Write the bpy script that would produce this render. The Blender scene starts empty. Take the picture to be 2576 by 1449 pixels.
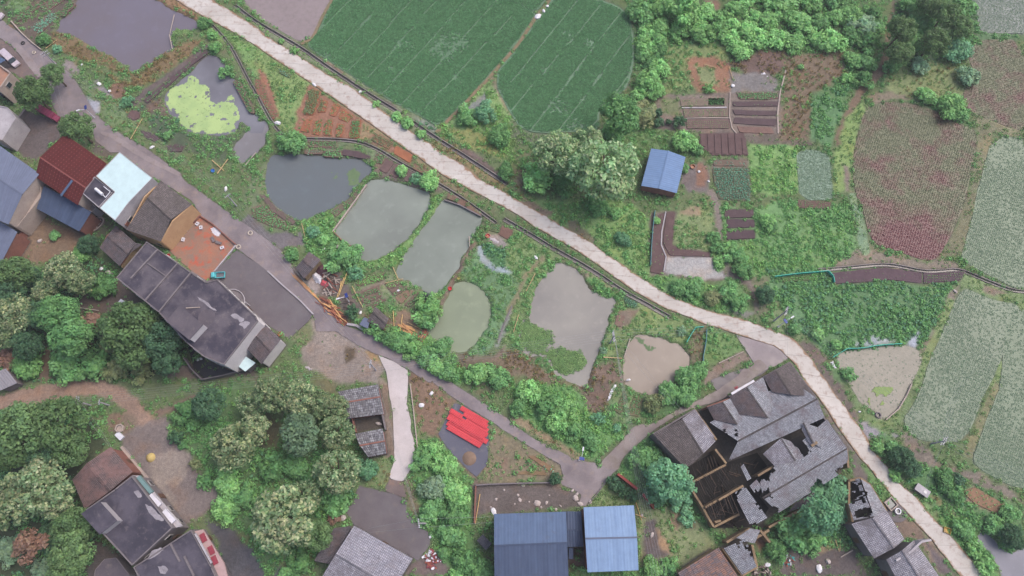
import bpy, bmesh, math, random
import numpy as np
from mathutils import Vector, Matrix
from mathutils.geometry import tessellate_polygon

random.seed(7); rng = np.random.default_rng(7)
R = math.radians
SC = bpy.context.scene
COL = SC.collection

# ------------------------------------------------------------------ camera, sky, sun, exposure
CAM_H, TILT, FOC, CU, CV = 146.0, R(18.5), 1778.0, 1288.0, 724.5
cam_d = bpy.data.cameras.new('camera'); cam = bpy.data.objects.new('camera', cam_d); COL.objects.link(cam)
cam.location = (0, 0, CAM_H); cam.rotation_euler = (TILT, 0, 0)
cam_d.sensor_width = 36.0; cam_d.lens = 36.0 * FOC / 2576.0
cam_d.clip_start = 1.0; cam_d.clip_end = 6000.0
SC.camera = cam

world = bpy.data.worlds.new('World'); SC.world = world; world.use_nodes = True
wn = world.node_tree; bg = wn.nodes['Background']
sky = wn.nodes.new('ShaderNodeTexSky'); sky.sky_type = 'NISHITA'; sky.sun_disc = False
SUN_EL, SUN_AZ = R(56), R(62)
sky.sun_elevation = SUN_EL; sky.sun_rotation = SUN_AZ
sky.air_density = 1.0; sky.dust_density = 5.0; sky.ozone_density = 1.0
wn.links.new(sky.outputs[0], bg.inputs[0]); bg.inputs[1].default_value = 0.14
sun_d = bpy.data.lights.new('sun', 'SUN'); sun = bpy.data.objects.new('sun', sun_d); COL.objects.link(sun)
sun_d.energy = 1.2; sun_d.angle = R(35); sun_d.color = (1.0, 0.95, 0.9)
sd_ = Vector((math.sin(SUN_AZ) * math.cos(SUN_EL), math.cos(SUN_AZ) * math.cos(SUN_EL), math.sin(SUN_EL)))
sun.rotation_euler = sd_.to_track_quat('Z', 'Y').to_euler()
SC.view_settings.view_transform = 'Standard'; SC.view_settings.look = 'None'
SC.view_settings.gamma = 1.0; SC.view_settings.exposure = 0.64
LEAFK = 1.75
KW = 1.42            # what a flat white surface shows at that exposure: turns seen colours into albedo

# ------------------------------------------------------------------ photo plan <-> ground
REG = {'P': (0, 0, 1.0), 'h': (1610.0, 905.6, .29167), 'i': (1677.1, 1167.25, .21875), 'j': (0, 281.75, .25), 'k': (0, 0, .166667)}
for _i in range(12): REG[str(_i)] = ((_i % 4) * 644.0, (_i // 4) * 483.0, 1 / 3.0)
CT, ST = math.cos(TILT), math.sin(TILT)
def uv(r, p):
    a, b, s = REG[r]; return (a + p[0] * s, b + p[1] * s)
def U(r, p, z=0.0):
    u, v = uv(r, p)
    dx, dy = (u - CU) / FOC, -(v - CV) / FOC
    wy, wz = dy * CT + ST, dy * ST - CT
    s = (z - CAM_H) / wz
    return Vector((dx * s, wy * s, z))
def UL(r, pts, z=0.0): return [U(r, p, z) for p in pts]
def lin(c): 
    c = c / 255.0
    return c / 12.92 if c <= .04045 else ((c + .055) / 1.055) ** 2.4
def S(r, g, b, k=1.0): return tuple(min(.9, max(.004, lin(x) / KW * k)) for x in (r, g, b))
def pts(s): return [tuple(float(q) for q in t.split(',')) for t in s.split()]

# ------------------------------------------------------------------ materials
MATS = {}
def newmat(name):
    m = bpy.data.materials.new(name); m.use_nodes = True
    nt = m.node_tree; b = nt.nodes['Principled BSDF']
    return m, nt, b
def N(nt, t, **kw):
    n = nt.nodes.new(t)
    for k, v in kw.items(): setattr(n, k, v)
    return n
def mixcol(nt, f, a, b, blend='MIX'):
    n = N(nt, 'ShaderNodeMix', data_type='RGBA', blend_type=blend)
    for s, v in ((n.inputs[0], f), (n.inputs[6], a), (n.inputs[7], b)):
        if hasattr(v, 'is_linked') or isinstance(v, bpy.types.NodeSocket): nt.links.new(v, s)
        elif isinstance(v, (int, float)): s.default_value = v
        else: s.default_value = (*v[:3], 1)
    return n.outputs[2]
def noise(nt, scale, detail=4, coord=None, rough=.6):
    n = N(nt, 'ShaderNodeTexNoise'); n.inputs['Scale'].default_value = scale; n.inputs['Detail'].default_value = detail
    n.inputs['Roughness'].default_value = rough
    if coord is not None: nt.links.new(coord, n.inputs['Vector'])
    return n.outputs[0]
def ramp(nt, v, a, b, ca=(0, 0, 0), cb=(1, 1, 1)):
    n = N(nt, 'ShaderNodeValToRGB'); e = n.color_ramp.elements
    e[0].position, e[1].position = a, b; e[0].color, e[1].color = (*ca, 1), (*cb, 1)
    nt.links.new(v, n.inputs[0]); return n.outputs[0]
def geopos(nt): return N(nt, 'ShaderNodeNewGeometry').outputs['Position']
def bump(nt, b, h, dist=.05, strength=.6):
    n = N(nt, 'ShaderNodeBump'); n.inputs['Distance'].default_value = dist; n.inputs['Strength'].default_value = strength
    nt.links.new(h, n.inputs['Height']); nt.links.new(n.outputs[0], b.inputs['Normal'])
def setb(b, col=None, rough=.8, spec=.3, metal=0):
    if col is not None: b.inputs['Base Color'].default_value = (*col, 1)
    b.inputs['Roughness'].default_value = rough; b.inputs['Metallic'].default_value = metal
    b.inputs['Specular IOR Level'].default_value = spec
def weathered(name, a, b_, c=None, s1=.25, s2=2.5, rough=.85, spec=.25, bd=.03, t=(.35, .65)):
    """a mottled surface: a -> b_ in broad stains, c in finer blotches"""
    if name in MATS: return MATS[name]
    m, nt, b = newmat(name); p = geopos(nt)
    col = mixcol(nt, ramp(nt, noise(nt, s1, 5, p), *t), a, b_)
    if c: col = mixcol(nt, ramp(nt, noise(nt, s2, 4, p, .7), .55, .78), col, c)
    g = ramp(nt, noise(nt, 9, 3, p), .2, .8, (.82,) * 3, (1.12,) * 3)
    col = mixcol(nt, 1.0, col, g, 'MULTIPLY')
    nt.links.new(col, b.inputs['Base Color']); setb(b, None, rough, spec)
    if bd: bump(nt, b, noise(nt, 6, 4, p), bd)
    MATS[name] = m; return m
def plain(name, c, rough=.6, spec=.4, metal=0, v=.12):
    if name in MATS: return MATS[name]
    m, nt, b = newmat(name); p = geopos(nt)
    g = ramp(nt, noise(nt, 1.7, 4, p), .25, .75, (1 - v,) * 3, (1 + v,) * 3)
    nt.links.new(mixcol(nt, 1.0, c, g, 'MULTIPLY'), b.inputs['Base Color']); setb(b, None, rough, spec, metal)
    MATS[name] = m; return m
def tilemat(name, a, b_, c, row=.33, colw=.32, moss=.6, rough=.8, hi=.78):
    """fired-clay / cement tiles laid in courses; UV is in metres (u along the eave, v up the slope)"""
    if name in MATS: return MATS[name]
    m, nt, b = newmat(name); uvn = N(nt, 'ShaderNodeUVMap').outputs[0]; p = geopos(nt)
    br = N(nt, 'ShaderNodeTexBrick'); nt.links.new(uvn, br.inputs['Vector'])
    br.inputs['Scale'].default_value = 1.0; br.inputs['Brick Width'].default_value = colw; br.inputs['Row Height'].default_value = row
    br.inputs['Mortar Size'].default_value = .035; br.inputs['Bias'].default_value = 0
    br.inputs['Color1'].default_value = (*a, 1); br.inputs['Color2'].default_value = (*b_, 1)
    br.inputs['Mortar'].default_value = tuple(x * .42 for x in a) + (1,); br.offset = 0.0
    col = mixcol(nt, ramp(nt, noise(nt, .35, 6, p, .65), moss - .1, moss + .1), br.outputs[0], c)
    col = mixcol(nt, ramp(nt, noise(nt, 3.5, 4, p, .75), .57, hi), col, tuple(min(.8, x * 1.6) for x in b_))
    col = mixcol(nt, ramp(nt, noise(nt, 2.6, 4, p, .8), .28, .42, (1,) * 3, (0,) * 3), col, tuple(x * .45 for x in a))
    g = ramp(nt, noise(nt, 1.3, 5, p), .25, .75, (.75,) * 3, (1.2,) * 3)
    nt.links.new(mixcol(nt, 1.0, col, g, 'MULTIPLY'), b.inputs['Base Color']); setb(b, None, rough, .2)
    bump(nt, b, br.outputs[1], -.03, .8); MATS[name] = m; return m
def metalmat(name, a, b_, c=None, rough=.45, panel=.9, spec=.4, dots=None):
    """ribbed sheet metal, UV in metres: panel joints, faint streaks down the slope, optional rows of fixings"""
    if name in MATS: return MATS[name]
    m, nt, b = newmat(name); uvn = N(nt, 'ShaderNodeUVMap').outputs[0]; p = geopos(nt)
    mp = N(nt, 'ShaderNodeMapping'); nt.links.new(uvn, mp.inputs[0]); mp.inputs['Scale'].default_value = (1.1, .09, 1)
    col = mixcol(nt, ramp(nt, noise(nt, 1.0, 5, mp.outputs[0]), .35, .68), a, b_)
    if c: col = mixcol(nt, ramp(nt, noise(nt, .5, 6, p, .7), .58, .75), col, c)
    br = N(nt, 'ShaderNodeTexBrick'); nt.links.new(uvn, br.inputs['Vector']); br.inputs['Scale'].default_value = 1.0
    br.inputs['Brick Width'].default_value = panel; br.inputs['Row Height'].default_value = 40.0; br.inputs['Mortar Size'].default_value = .03
    br.inputs['Color1'].default_value = (.97,) * 3 + (1,); br.inputs['Color2'].default_value = (1.03,) * 3 + (1,); br.inputs['Mortar'].default_value = (.86,) * 3 + (1,)
    br.offset = 0
    col = mixcol(nt, 1.0, col, br.outputs[0], 'MULTIPLY')
    if dots:
        vo = N(nt, 'ShaderNodeTexVoronoi'); vo.inputs['Randomness'].default_value = 0
        mp2 = N(nt, 'ShaderNodeMapping'); nt.links.new(uvn, mp2.inputs[0]); mp2.inputs['Scale'].default_value = (1 / .8, 1 / .8, 1)
        nt.links.new(mp2.outputs[0], vo.inputs['Vector']); vo.inputs['Scale'].default_value = 1
        col = mixcol(nt, ramp(nt, vo.outputs['Distance'], .1, .16, (1,) * 3, (0,) * 3), col, dots)
    col = mixcol(nt, 1.0, col, ramp(nt, noise(nt, .7, 6, p, .7), .3, .7, (.9,) * 3, (1.07,) * 3), 'MULTIPLY')
    nt.links.new(col, b.inputs['Base Color']); setb(b, None, max(rough, .62), .15); MATS[name] = m; return m
def redmask(nt, p):
    """where the rowed fields have turned dull red: broad patches, and the low end of the oval field"""
    r1 = ramp(nt, noise(nt, .11, 5, p, .65), .47, .62, (0,) * 3, (.8,) * 3)
    vd = N(nt, 'ShaderNodeVectorMath', operation='DISTANCE'); nt.links.new(p, vd.inputs[0]); vd.inputs[1].default_value = tuple(U('P', (2292, 640)))
    ad = N(nt, 'ShaderNodeMath', operation='MULTIPLY_ADD'); nt.links.new(noise(nt, .25, 5, p, .7), ad.inputs[0]); ad.inputs[1].default_value = .6; 
    m2 = N(nt, 'ShaderNodeMath', operation='MULTIPLY'); nt.links.new(vd.outputs['Value'], m2.inputs[0]); m2.inputs[1].default_value = .035; nt.links.new(m2.outputs[0], ad.inputs[2])
    r2 = ramp(nt, ad.outputs[0], .55, .8, (1,) * 3, (0,) * 3)
    n = N(nt, 'ShaderNodeMath', operation='MAXIMUM'); nt.links.new(r1, n.inputs[0]); nt.links.new(r2, n.inputs[1]); return n.outputs[0]
def leafmat(name, a, b_, sat_noise=.35, rough=.6, attr=True, red=False, calm=False):
    if name in MATS: return MATS[name]
    a, b_ = (tuple(min(.75, (x * .87 + .13 * (.3 * c[0] + .6 * c[1] + .1 * c[2])) * LEAFK * k) for x, k in zip(c, (.97, 1.0, 1.08))) for c in (a, b_))
    m, nt, b = newmat(name)
    oi = N(nt, 'ShaderNodeObjectInfo'); p = geopos(nt)
    f = ramp(nt, noise(nt, .5, 3, p), .3, .7)
    col = mixcol(nt, f, a, b_)
    if red: col = mixcol(nt, redmask(nt, p), col, S(112, 64, 72, LEAFK * .74))
    rr = ramp(nt, oi.outputs['Random'], 0, 1, (.95,) * 3 if calm else (.78, .8, .75), (1.05,) * 3 if calm else (1.22, 1.18, 1.2))
    col = mixcol(nt, 1.0, col, rr, 'MULTIPLY')
    if attr:
        at = N(nt, 'ShaderNodeAttribute', attribute_name='tone')
        col = mixcol(nt, 1.0, col, at.outputs['Color'], 'MULTIPLY')
    nt.links.new(col, b.inputs['Base Color']); setb(b, None, rough, .25)
    tr = N(nt, 'ShaderNodeBsdfTranslucent'); nt.links.new(col, tr.inputs[0])
    ms = N(nt, 'ShaderNodeMixShader'); ms.inputs[0].default_value = .42
    out = [n for n in nt.nodes if n.type == 'OUTPUT_MATERIAL'][0]
    nt.links.new(b.outputs[0], ms.inputs[1]); nt.links.new(tr.outputs[0], ms.inputs[2]); nt.links.new(ms.outputs[0], out.inputs[0])
    MATS[name] = m; return m

# ------------------------------------------------------------------ objects and meshes
def tag(o, label=None, cat=None, group=None, kind=None):
    if label: o['label'] = label
    if cat: o['category'] = cat
    if group: o['group'] = group
    if kind: o['kind'] = kind
    return o
def empty(name, loc, rz=0, label=None, cat=None, group=None):
    o = bpy.data.objects.new(name, None); COL.objects.link(o); o.location = loc; o.rotation_euler = (0, 0, rz)
    o.empty_display_size = .3
    return tag(o, label, cat, group)
class MB:
    def __init__(s): s.v, s.f, s.uv = [], [], []
    def face(s, ps, uvs=None):
        n = len(s.v); s.v += [tuple(p) for p in ps]; s.f.append(tuple(range(n, n + len(ps)))); s.uv.append(uvs)
    def box(s, c, size, rz=0, M=None):
        x, y, z = (q / 2 for q in size); ca, sa = math.cos(rz), math.sin(rz); n = len(s.v)
        for dx, dy, dz in ((-x, -y, -z), (x, -y, -z), (x, y, -z), (-x, y, -z), (-x, -y, z), (x, -y, z), (x, y, z), (-x, y, z)):
            q = Vector((c[0] + dx * ca - dy * sa, c[1] + dx * sa + dy * ca, c[2] + dz))
            s.v.append(tuple(M @ q if M else q))
        for f in ((3, 2, 1, 0), (4, 5, 6, 7), (0, 1, 5, 4), (1, 2, 6, 5), (2, 3, 7, 6), (3, 0, 4, 7)):
            s.f.append(tuple(n + i for i in f)); s.uv.append(None)
        return s
    def prism(s, poly, z0, z1):
        """poly: xy points counter-clockwise or not; closed top, sides and bottom"""
        P2 = [Vector((p[0], p[1], 0)) for p in poly]
        ar = sum(P2[i].x * P2[(i + 1) % len(P2)].y - P2[(i + 1) % len(P2)].x * P2[i].y for i in range(len(P2)))
        if ar < 0: P2.reverse()
        n, k = len(s.v), len(P2)
        t0 = (lambda i: z0[i]) if isinstance(z0, (list, tuple)) else (lambda i: z0)
        s.v += [(p.x, p.y, z0) for p in P2] + [(p.x, p.y, z1) for p in P2]
        for t in tessellate_polygon([P2]):
            a, b, c = t
            if (P2[b] - P2[a]).cross(P2[c] - P2[a]).z < 0: a, c = c, a
            s.f.append((n + k + a, n + k + b, n + k + c)); s.uv.append(None)
        for i in range(k):
            j = (i + 1) % k
            s.f.append((n + i, n + j, n + k + j, n + k + i)); s.uv.append(None)
        return s
    def tube(s, a, b, r0, r1=None, n=6, caps=True):
        a, b = Vector(a), Vector(b); r1 = r0 if r1 is None else r1
        d = (b - a).normalized(); up = Vector((0, 0, 1)) if abs(d.z) < .9 else Vector((1, 0, 0))
        x = d.cross(up).normalized(); y = d.cross(x); k = len(s.v)
        for c, r in ((a, r0), (b, r1)):
            for i in range(n):
                t = 2 * math.pi * i / n; s.v.append(tuple(c + x * (r * math.cos(t)) + y * (r * math.sin(t))))
        for i in range(n):
            j = (i + 1) % n; s.f.append((k + i, k + j, k + n + j, k + n + i)); s.uv.append(None)
        if caps:
            s.f.append(tuple(k + i for i in reversed(range(n)))); s.uv.append(None)
            s.f.append(tuple(k + n + i for i in range(n))); s.uv.append(None)
        return s
    def lathe(s, c, prof, n=16):
        k = len(s.v)
        for r, z in prof:
            for i in range(n):
                t = 2 * math.pi * i / n; s.v.append((c[0] + r * math.cos(t), c[1] + r * math.sin(t), c[2] + z))
        for q in range(len(prof) - 1):
            for i in range(n):
                j = (i + 1) % n; a = k + q * n
                s.f.append((a + i, a + j, a + n + j, a + n + i)); s.uv.append(None)
        return s
    def build(s, name, mat, parent=None, smooth=False, world=True):
        me = bpy.data.meshes.new(name); v = s.v
        me.from_pydata(v, [], s.f)
        if any(u is not None for u in s.uv):
            l = me.uv_layers.new(name='UVMap'); k = 0
            for f, u in zip(s.f, s.uv):
                for i in range(len(f)):
                    if u: l.data[k].uv = u[i]
                    k += 1
        if mat: me.materials.append(mat)
        if smooth: me.polygons.foreach_set('use_smooth', [True] * len(me.polygons))
        o = bpy.data.objects.new(name, me); COL.objects.link(o)
        if parent is not None:
            o.parent = parent
            if world: o.matrix_parent_inverse = Matrix.LocRotScale(parent.location, parent.rotation_euler, parent.scale).inverted()
        return o
def poly_area(p): return sum(p[i][0] * p[(i + 1) % len(p)][1] - p[(i + 1) % len(p)][0] * p[i][1] for i in range(len(p))) / 2
def grow(p, d):
    """offset a world polygon outwards by d metres"""
    p = [Vector((q[0], q[1])) for q in p]
    if poly_area(p) < 0: p.reverse()
    out = []
    for i in range(len(p)):
        a, b, c = p[i - 1], p[i], p[(i + 1) % len(p)]
        e1, e2 = (b - a), (c - b)
        if e1.length < 1e-6 or e2.length < 1e-6: out.append(b); continue
        n1, n2 = Vector((e1.y, -e1.x)).normalized(), Vector((e2.y, -e2.x)).normalized()
        n = n1 + n2
        n = n.normalized() if n.length > .2 else n1
        out.append(b + n * (d / max(.5, n.dot(n1))))
    return out
def smooth_poly(p, n=2, closed=True):
    for _ in range(n):
        q = []; m = len(p)
        rngi = range(m if closed else m - 1)
        if not closed: q.append(p[0])
        for i in rngi:
            a, b = p[i], p[(i + 1) % m]
            q += [tuple(a[k] * .75 + b[k] * .25 for k in range(len(a))), tuple(a[k] * .25 + b[k] * .75 for k in range(len(a)))]
        if not closed: q.append(p[-1])
        p = q
    return p
def resample(p, step):
    p = [Vector(q) for q in p]; out = [p[0].copy()]; acc = 0
    for a, b in zip(p, p[1:]):
        L = (b - a).length; t = step - acc
        while t <= L:
            out.append(a.lerp(b, t / L)); t += step
        acc = (acc + L) % step if L else acc
    if (out[-1] - p[-1]).length > step * .3: out.append(p[-1].copy())
    return out

# ------------------------------------------------------------------ value noise for the ground
def vnoise(x, y, scale, seed=0, octv=4, rough=.55):
    r = np.random.default_rng(seed); tab = r.random((256, 256)); out = np.zeros_like(x); amp, tot = 1.0, 0.0
    fx, fy = x / scale + 1000.3, y / scale + 1000.7
    for _ in range(octv):
        xi, yi = np.floor(fx).astype(int), np.floor(fy).astype(int); tx, ty = fx - xi, fy - yi
        tx, ty = tx * tx * (3 - 2 * tx), ty * ty * (3 - 2 * ty)
        a, b = tab[xi & 255, yi & 255], tab[(xi + 1) & 255, yi & 255]
        c, d = tab[xi & 255, (yi + 1) & 255], tab[(xi + 1) & 255, (yi + 1) & 255]
        out += amp * ((a * (1 - tx) + b * tx) * (1 - ty) + (c * (1 - tx) + d * tx) * ty); tot += amp
        amp *= rough; fx, fy = fx * 2.03 + 17.1, fy * 2.03 + 5.7
    return out / tot
def sdist(px, py, poly, closed=True):
    """signed distance of points to a polygon (positive inside); plain distance for an open line"""
    d2 = np.full(px.shape, 1e12); ins = np.zeros(px.shape, bool); n = len(poly)
    for i in range(n if closed else n - 1):
        ax, ay = poly[i][0], poly[i][1]; bx, by = poly[(i + 1) % n][0], poly[(i + 1) % n][1]
        ex, ey = bx - ax, by - ay; l2 = ex * ex + ey * ey + 1e-12
        t = np.clip(((px - ax) * ex + (py - ay) * ey) / l2, 0, 1)
        d2 = np.minimum(d2, (px - ax - t * ex) ** 2 + (py - ay - t * ey) ** 2)
        if closed:
            c = (ay > py) != (by > py)
            with np.errstate(divide='ignore', invalid='ignore'):
                ins ^= c & (px < (bx - ax) * (py - ay) / (by - ay + 1e-15) + ax)
    d = np.sqrt(d2)
    return np.where(ins, d, -d) if closed else d
# ================================================================== plan data (photo plan coordinates, unprojected to the ground)
# ---- ponds: name, label-ish, region, outline, water colour
POND = {
 'large_pond': ('0', "620,-90 590,20 530,100 450,150 460,200 430,240 560,262 640,310 720,370 830,400 900,460 970,510 1030,545 1080,490 1170,450 1240,390 1300,370 1310,300 1320,240 1450,240 1490,180 1400,130 1300,90 1180,20 1080,-60", (126,121,136), (134,126,136)),
 'algae_pond': ('0', "1390,610 1480,510 1560,410 1650,440 1700,520 1750,600 1850,720 1935,860 1960,960 1900,960 1820,900 1790,960 1760,1010 1700,1020 1600,1010 1480,1000 1400,980 1350,900 1270,830 1250,720 1280,680", (138,138,148), (120,118,128)),
 'side_pond': ('0', "1770,1110 1850,1020 1932,950 2000,900 2030,960 2000,1060 1930,1160 1840,1240 1790,1190", (148,146,152), (140,136,140)),
 'dark_pond': ('5', "100,-240 160,-280 270,-275 420,-270 560,-262 700,-245 790,-230 850,-205 870,-180 830,-120 760,-50 690,40 620,105 540,140 430,180 350,208 280,190 230,150 160,100 110,40 80,-50 85,-150", (112,120,126), (122,128,132)),
 'green_pond': ('5', "780,50 830,-60 870,-100 1000,-70 1150,-40 1290,0 1318,40 1300,110 1270,180 1200,280 1120,370 1040,440 940,490 850,530 810,510 780,450 720,410 660,380 590,312 640,250 720,150", (152,160,152), (146,152,146)),
 'long_pond': ('5', "1390,90 1420,65 1500,90 1600,140 1690,185 1705,200 1650,290 1610,370 1590,420 1550,500 1500,590 1440,670 1380,750 1340,770 1260,740 1170,680 1100,640 1055,590 1100,520 1140,450 1200,380 1270,270 1330,180", (150,158,150), (142,150,142)),
 'round_pond': ('5', "1530,680 1580,680 1650,715 1720,770 1758,840 1765,900 1740,990 1690,1080 1620,1160 1540,1210 1480,1180 1420,1140 1340,1080 1295,1042 1330,1000 1395,950 1420,860 1450,790 1490,730", (154,164,140), (148,158,136)),
 'broad_pond': ('6', "330,530 430,570 520,620 550,690 600,740 660,790 690,820 775,805 770,870 730,940 700,1010 680,1100 650,1180 605,1280 580,1380 560,1470 500,1460 420,1420 330,1380 300,1300 240,1240 130,1230 60,1160 60,1000 125,950 160,880 170,780 220,680 270,610", (164,160,154), (156,152,150)),
 'muddy_pond': ('6', "930,1075 1010,1100 1110,1090 1180,1150 1290,1170 1330,1240 1340,1300 1260,1350 1220,1400 1190,1449 1150,1470 1100,1500 1010,1530 940,1490 860,1450 845,1400 830,1330 860,1240 895,1150", (172,160,148), (166,152,142)),
 'ditch_stream': ('11', "1580,1120 1650,1110 1710,1200 1770,1270 1850,1290 1930,1230 2050,1220 2050,1500 1790,1500 1730,1360 1690,1260 1590,1190", (150,148,162), (140,140,152)),
}
# ---- ground paint: (region, outline, seen colour, feather m, edge noise m, plants, height)
PAINT = []
def PA(r, s, c, f=1.2, a=1.0, veg=None, dz=None, line=None): PAINT.append((r, pts(s), c, f, a, veg or {}, dz, line))
G0 = {'grass': 1.5, 'weed': .8}
# top left gardens and pond rim
PA('0', "0,0 620,-40 590,20 440,150 360,300 320,370 170,250 0,120", (112,96,84), veg={'grass': .9, 'weed': .5})
PA('0', "60,0 250,0 170,120 60,60", (104,140,84), veg={'grass': 2})
PA('0', "0,0 60,60 200,110 120,170 0,70", (80,98,66), veg={'weed': 1, 'dark': 1})
PA('0', "400,240 560,240 720,350 900,440 1030,560 1200,430 1330,340 1560,270 1500,360 1300,500 1080,650 940,660 800,560 600,450 430,380", (142,114,76), 1.5, 1.5, {'rust': 1.6, 'grass': .9})
PA('0', "520,430 700,470 860,520 1000,590 980,620 820,560 640,500", (104,124,74), veg={'grass': 1.5, 'weed': .8})
PA('0', "430,390 560,470 660,600 760,640 880,700 940,720 880,770 740,700 560,560", (150,140,146), 1, 1.5, {'grass': .2})
PA('0', "540,560 640,540 700,640 760,760 680,740 620,660", (104,128,80), veg={'grass': 1.6, 'weed': .6})
PA('0', "800,620 900,640 960,700 930,790 860,800", (150,108,86), 1, 1.5, {'rust': .5})
PA('0', "640,740 760,760 745,860 660,850", (176,176,196), 1, .8)
PA('0', "760,760 900,740 1000,800 1090,900 1000,1000 860,960 780,890", (104,132,78), 1.2, 1, {'grass': 1.6, 'weed': .5, 'rust': .3})
PA('0', "1560,350 1300,560 1100,690 1000,790", (118,100,100), .6, .4, line=1.7)
PA('0', "1600,370 1340,590 1140,720 1060,850", (92,104,76), .6, .4, {'dark': 1.2}, line=1.6)
PA('0', "1090,800 1250,690 1400,600 1500,500 1560,420 1690,430 1932,860 1932,1180 1700,1230 1450,1150 1300,1080 1110,880", (86,104,72), 1.5, 1.5, {'grass': 1.2, 'weed': .5})
PA('0', "1110,800 1250,740 1290,830 1240,880 1130,850", (128,104,92), 1, 1.2, {'grass': .3, 'rust': .4})
PA('0', "1540,450 1700,470 1720,560 1640,640 1560,600", (146,132,134), 1, 1.2)
PA('0', "1620,640 1690,640 1690,710 1630,710", (140,112,100), .8, .5, dz=.25)
PA('0', "1120,880 1330,890 1420,990 1400,1080 1240,1060 1100,960", (82,100,72), 1.2, 1, {'weed': .8, 'dark': .6})
PA('0', "1440,0 1500,40 1560,120 1500,190 1400,130 1300,80 1180,0 1180,-60 1380,-60", (168,124,84), .8, .6, {'rust': .5})
PA('0', "1500,110 1600,180 1750,260 1932,350 1932,560 1860,480 1760,330 1650,300 1560,260", (112,156,76), 1, 1, {'grass': 2, 'light': .7})
PA('0', "270,850 450,930 480,1010 270,1210 0,1090 20,1040 130,900 210,840", (112,98,100), .8, .8)
PA('0', "0,160 90,190 120,260 60,280 0,260", (176,112,82), 1.2, 1)
PA('0', "700,1040 800,1080 1010,1200 900,1150 780,1220 690,1130", (118,106,96), 1, .8, {'grass': .5})
# second region: strip south of the road, red soil garden
PA('1', "0,355 130,440 330,570 510,690 700,820 560,760 420,660 340,880 280,990 200,1000 100,800 0,520", (122,152,76), 1, .8, {'grass': 2, 'weed': .3})
PA('1', "20,520 90,580 110,620 170,850 180,900 120,840 40,620", (176,112,86), .6, .5)
PA('1', "400,640 330,800 290,980 400,1060 700,1060 880,1040 1050,1100 1200,1180 1180,1240 1040,1160 870,1080 1040,1070 900,960 700,830 560,740", (172,112,86), .8, .8, {'grass': .25})
PA('1', "760,920 900,960 1020,1050 880,1010 800,1060 740,1060", (170,140,96), 1, 1, {'grass': 1})
PA('1', "370,1050 620,1050 760,1060 900,1110 950,1180 870,1240 700,1200 360,1190", (104,124,80), .8, .6, {'grass': 1.4, 'weed': .6})
PA('1', "930,1130 1200,1260 1300,1330 1420,1449 1200,1449 1100,1370 930,1340 880,1290", (134,118,104), .8, .6, {'grass': .6})
PA('1', "1200,1180 1400,1330 1560,1420 1640,1480 1540,1480 1300,1330 1180,1240", (150,132,96), .8, .6, {'grass': 1, 'rust': .5})
PA('1', "0,90 350,335 450,440 700,560 940,720 1090,800 1250,890 1370,970 1310,1080 1140,970 960,840 770,690 520,540 240,370 0,200", (118,130,92), .8, .8, {'grass': 1.4, 'light': .25})
PA('1', "500,460 560,460 680,560 640,560", (160,130,108), .8, .5)
PA('1', "960,750 1060,800 1060,830 980,790", (130,108,104), .8, .5)
PA('1', "1200,880 1370,960 1350,1010 1230,920", (130,140,124), .8, .6, {'dark': .8})
PA('1', "1370,960 1560,860 1640,700 1770,590 1850,760 1932,830 1932,1240 1860,1200 1700,1150 1500,1050", (112,150,78), 1, 1.2, {'grass': 1.2, 'light': 1.2})
PA('1', "1560,830 1640,760 1760,700 1720,800 1640,860", (140,146,142), 1, 1)
PA('1', "1760,560 1800,640 1900,820 1932,870", (150,140,112), .6, .4, line=1.0)
PA('1', "1470,980 1600,970 1780,1040 1900,1200 1700,1160 1520,1060", (146,152,76), 1, 1, {'grass': 1.6, 'light': .4})
PA('1', "1330,1030 1470,1060 1860,1340 1932,1449 1860,1449 1560,1260 1320,1100", (146,130,84), .8, .8, {'grass': 1.2, 'rust': .6})
PA('1', "1540,1100 1700,1180 1850,1310 1800,1330 1560,1150", (130,106,100), .8, .5, {'grass': .2})
# right of field two: thicket floor and gardens
PA('2', "870,70 910,180 930,400 910,560 1160,520 1330,460 1640,470 1932,380 2830,360 2830,0 870,0", (84,116,64), 1.2, 1.2, {'weed': 1.2, 'light': .6})
PA('2', "1430,0 1560,0 1560,70 1470,70", (150,112,92), 1.2, 1.2)
PA('2', "1140,340 1600,330 1640,470 1340,520 1340,680 1160,690 1160,460", (118,138,74), 1.2, 1.2, {'grass': 2, 'weed': .4})
PA('2', "1340,450 1500,400 1620,480 1660,600 1640,690 1400,690 1330,560", (170,114,84), 1.2, 1.2, {'grass': .3})
PA('2', "1390,500 1520,520 1560,640 1420,620", (128,140,84), 1, 1.2, {'grass': 1.5})
PA('2', "1640,470 1750,400 1932,380 2100,400 2030,560 1900,560 1740,560", (128,98,90), 1.2, 1.2, {'rust': 1})
PA('2', "1080,720 1640,700 2020,690 2060,1030 1690,1040 1400,1000 1080,980", (142,122,112), .8, .6, {'grass': .15})
PA('2', "1110,750 1260,740 1270,880 1130,860", (124,132,84), 1, .8, {'grass': 1.4})
PA('2', "1650,540 1932,560 2010,580 1990,690 1660,690", (138,130,130), 1, .8, {'grass': .3})
PA('2', "680,980 1080,980 1400,1000 1420,1200 1300,1190 1050,1100 900,1120 780,1090", (96,132,72), 1, 1, {'grass': 2, 'weed': .5})
PA('2', "740,1080 820,1090 800,1140 750,1130", (132,100,84), .8, .6)
PA('2', "1300,1240 1480,1240 1500,1449 1330,1449 1270,1380", (134,118,118), 1, .8)
PA('2', "1400,1240 1470,1250 1470,1420 1390,1400", (160,112,90), 1, .8)
PA('2', "1490,1200 1800,1190 1800,1320 1500,1300", (136,118,104), .8, .6, {'grass': .4})
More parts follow.
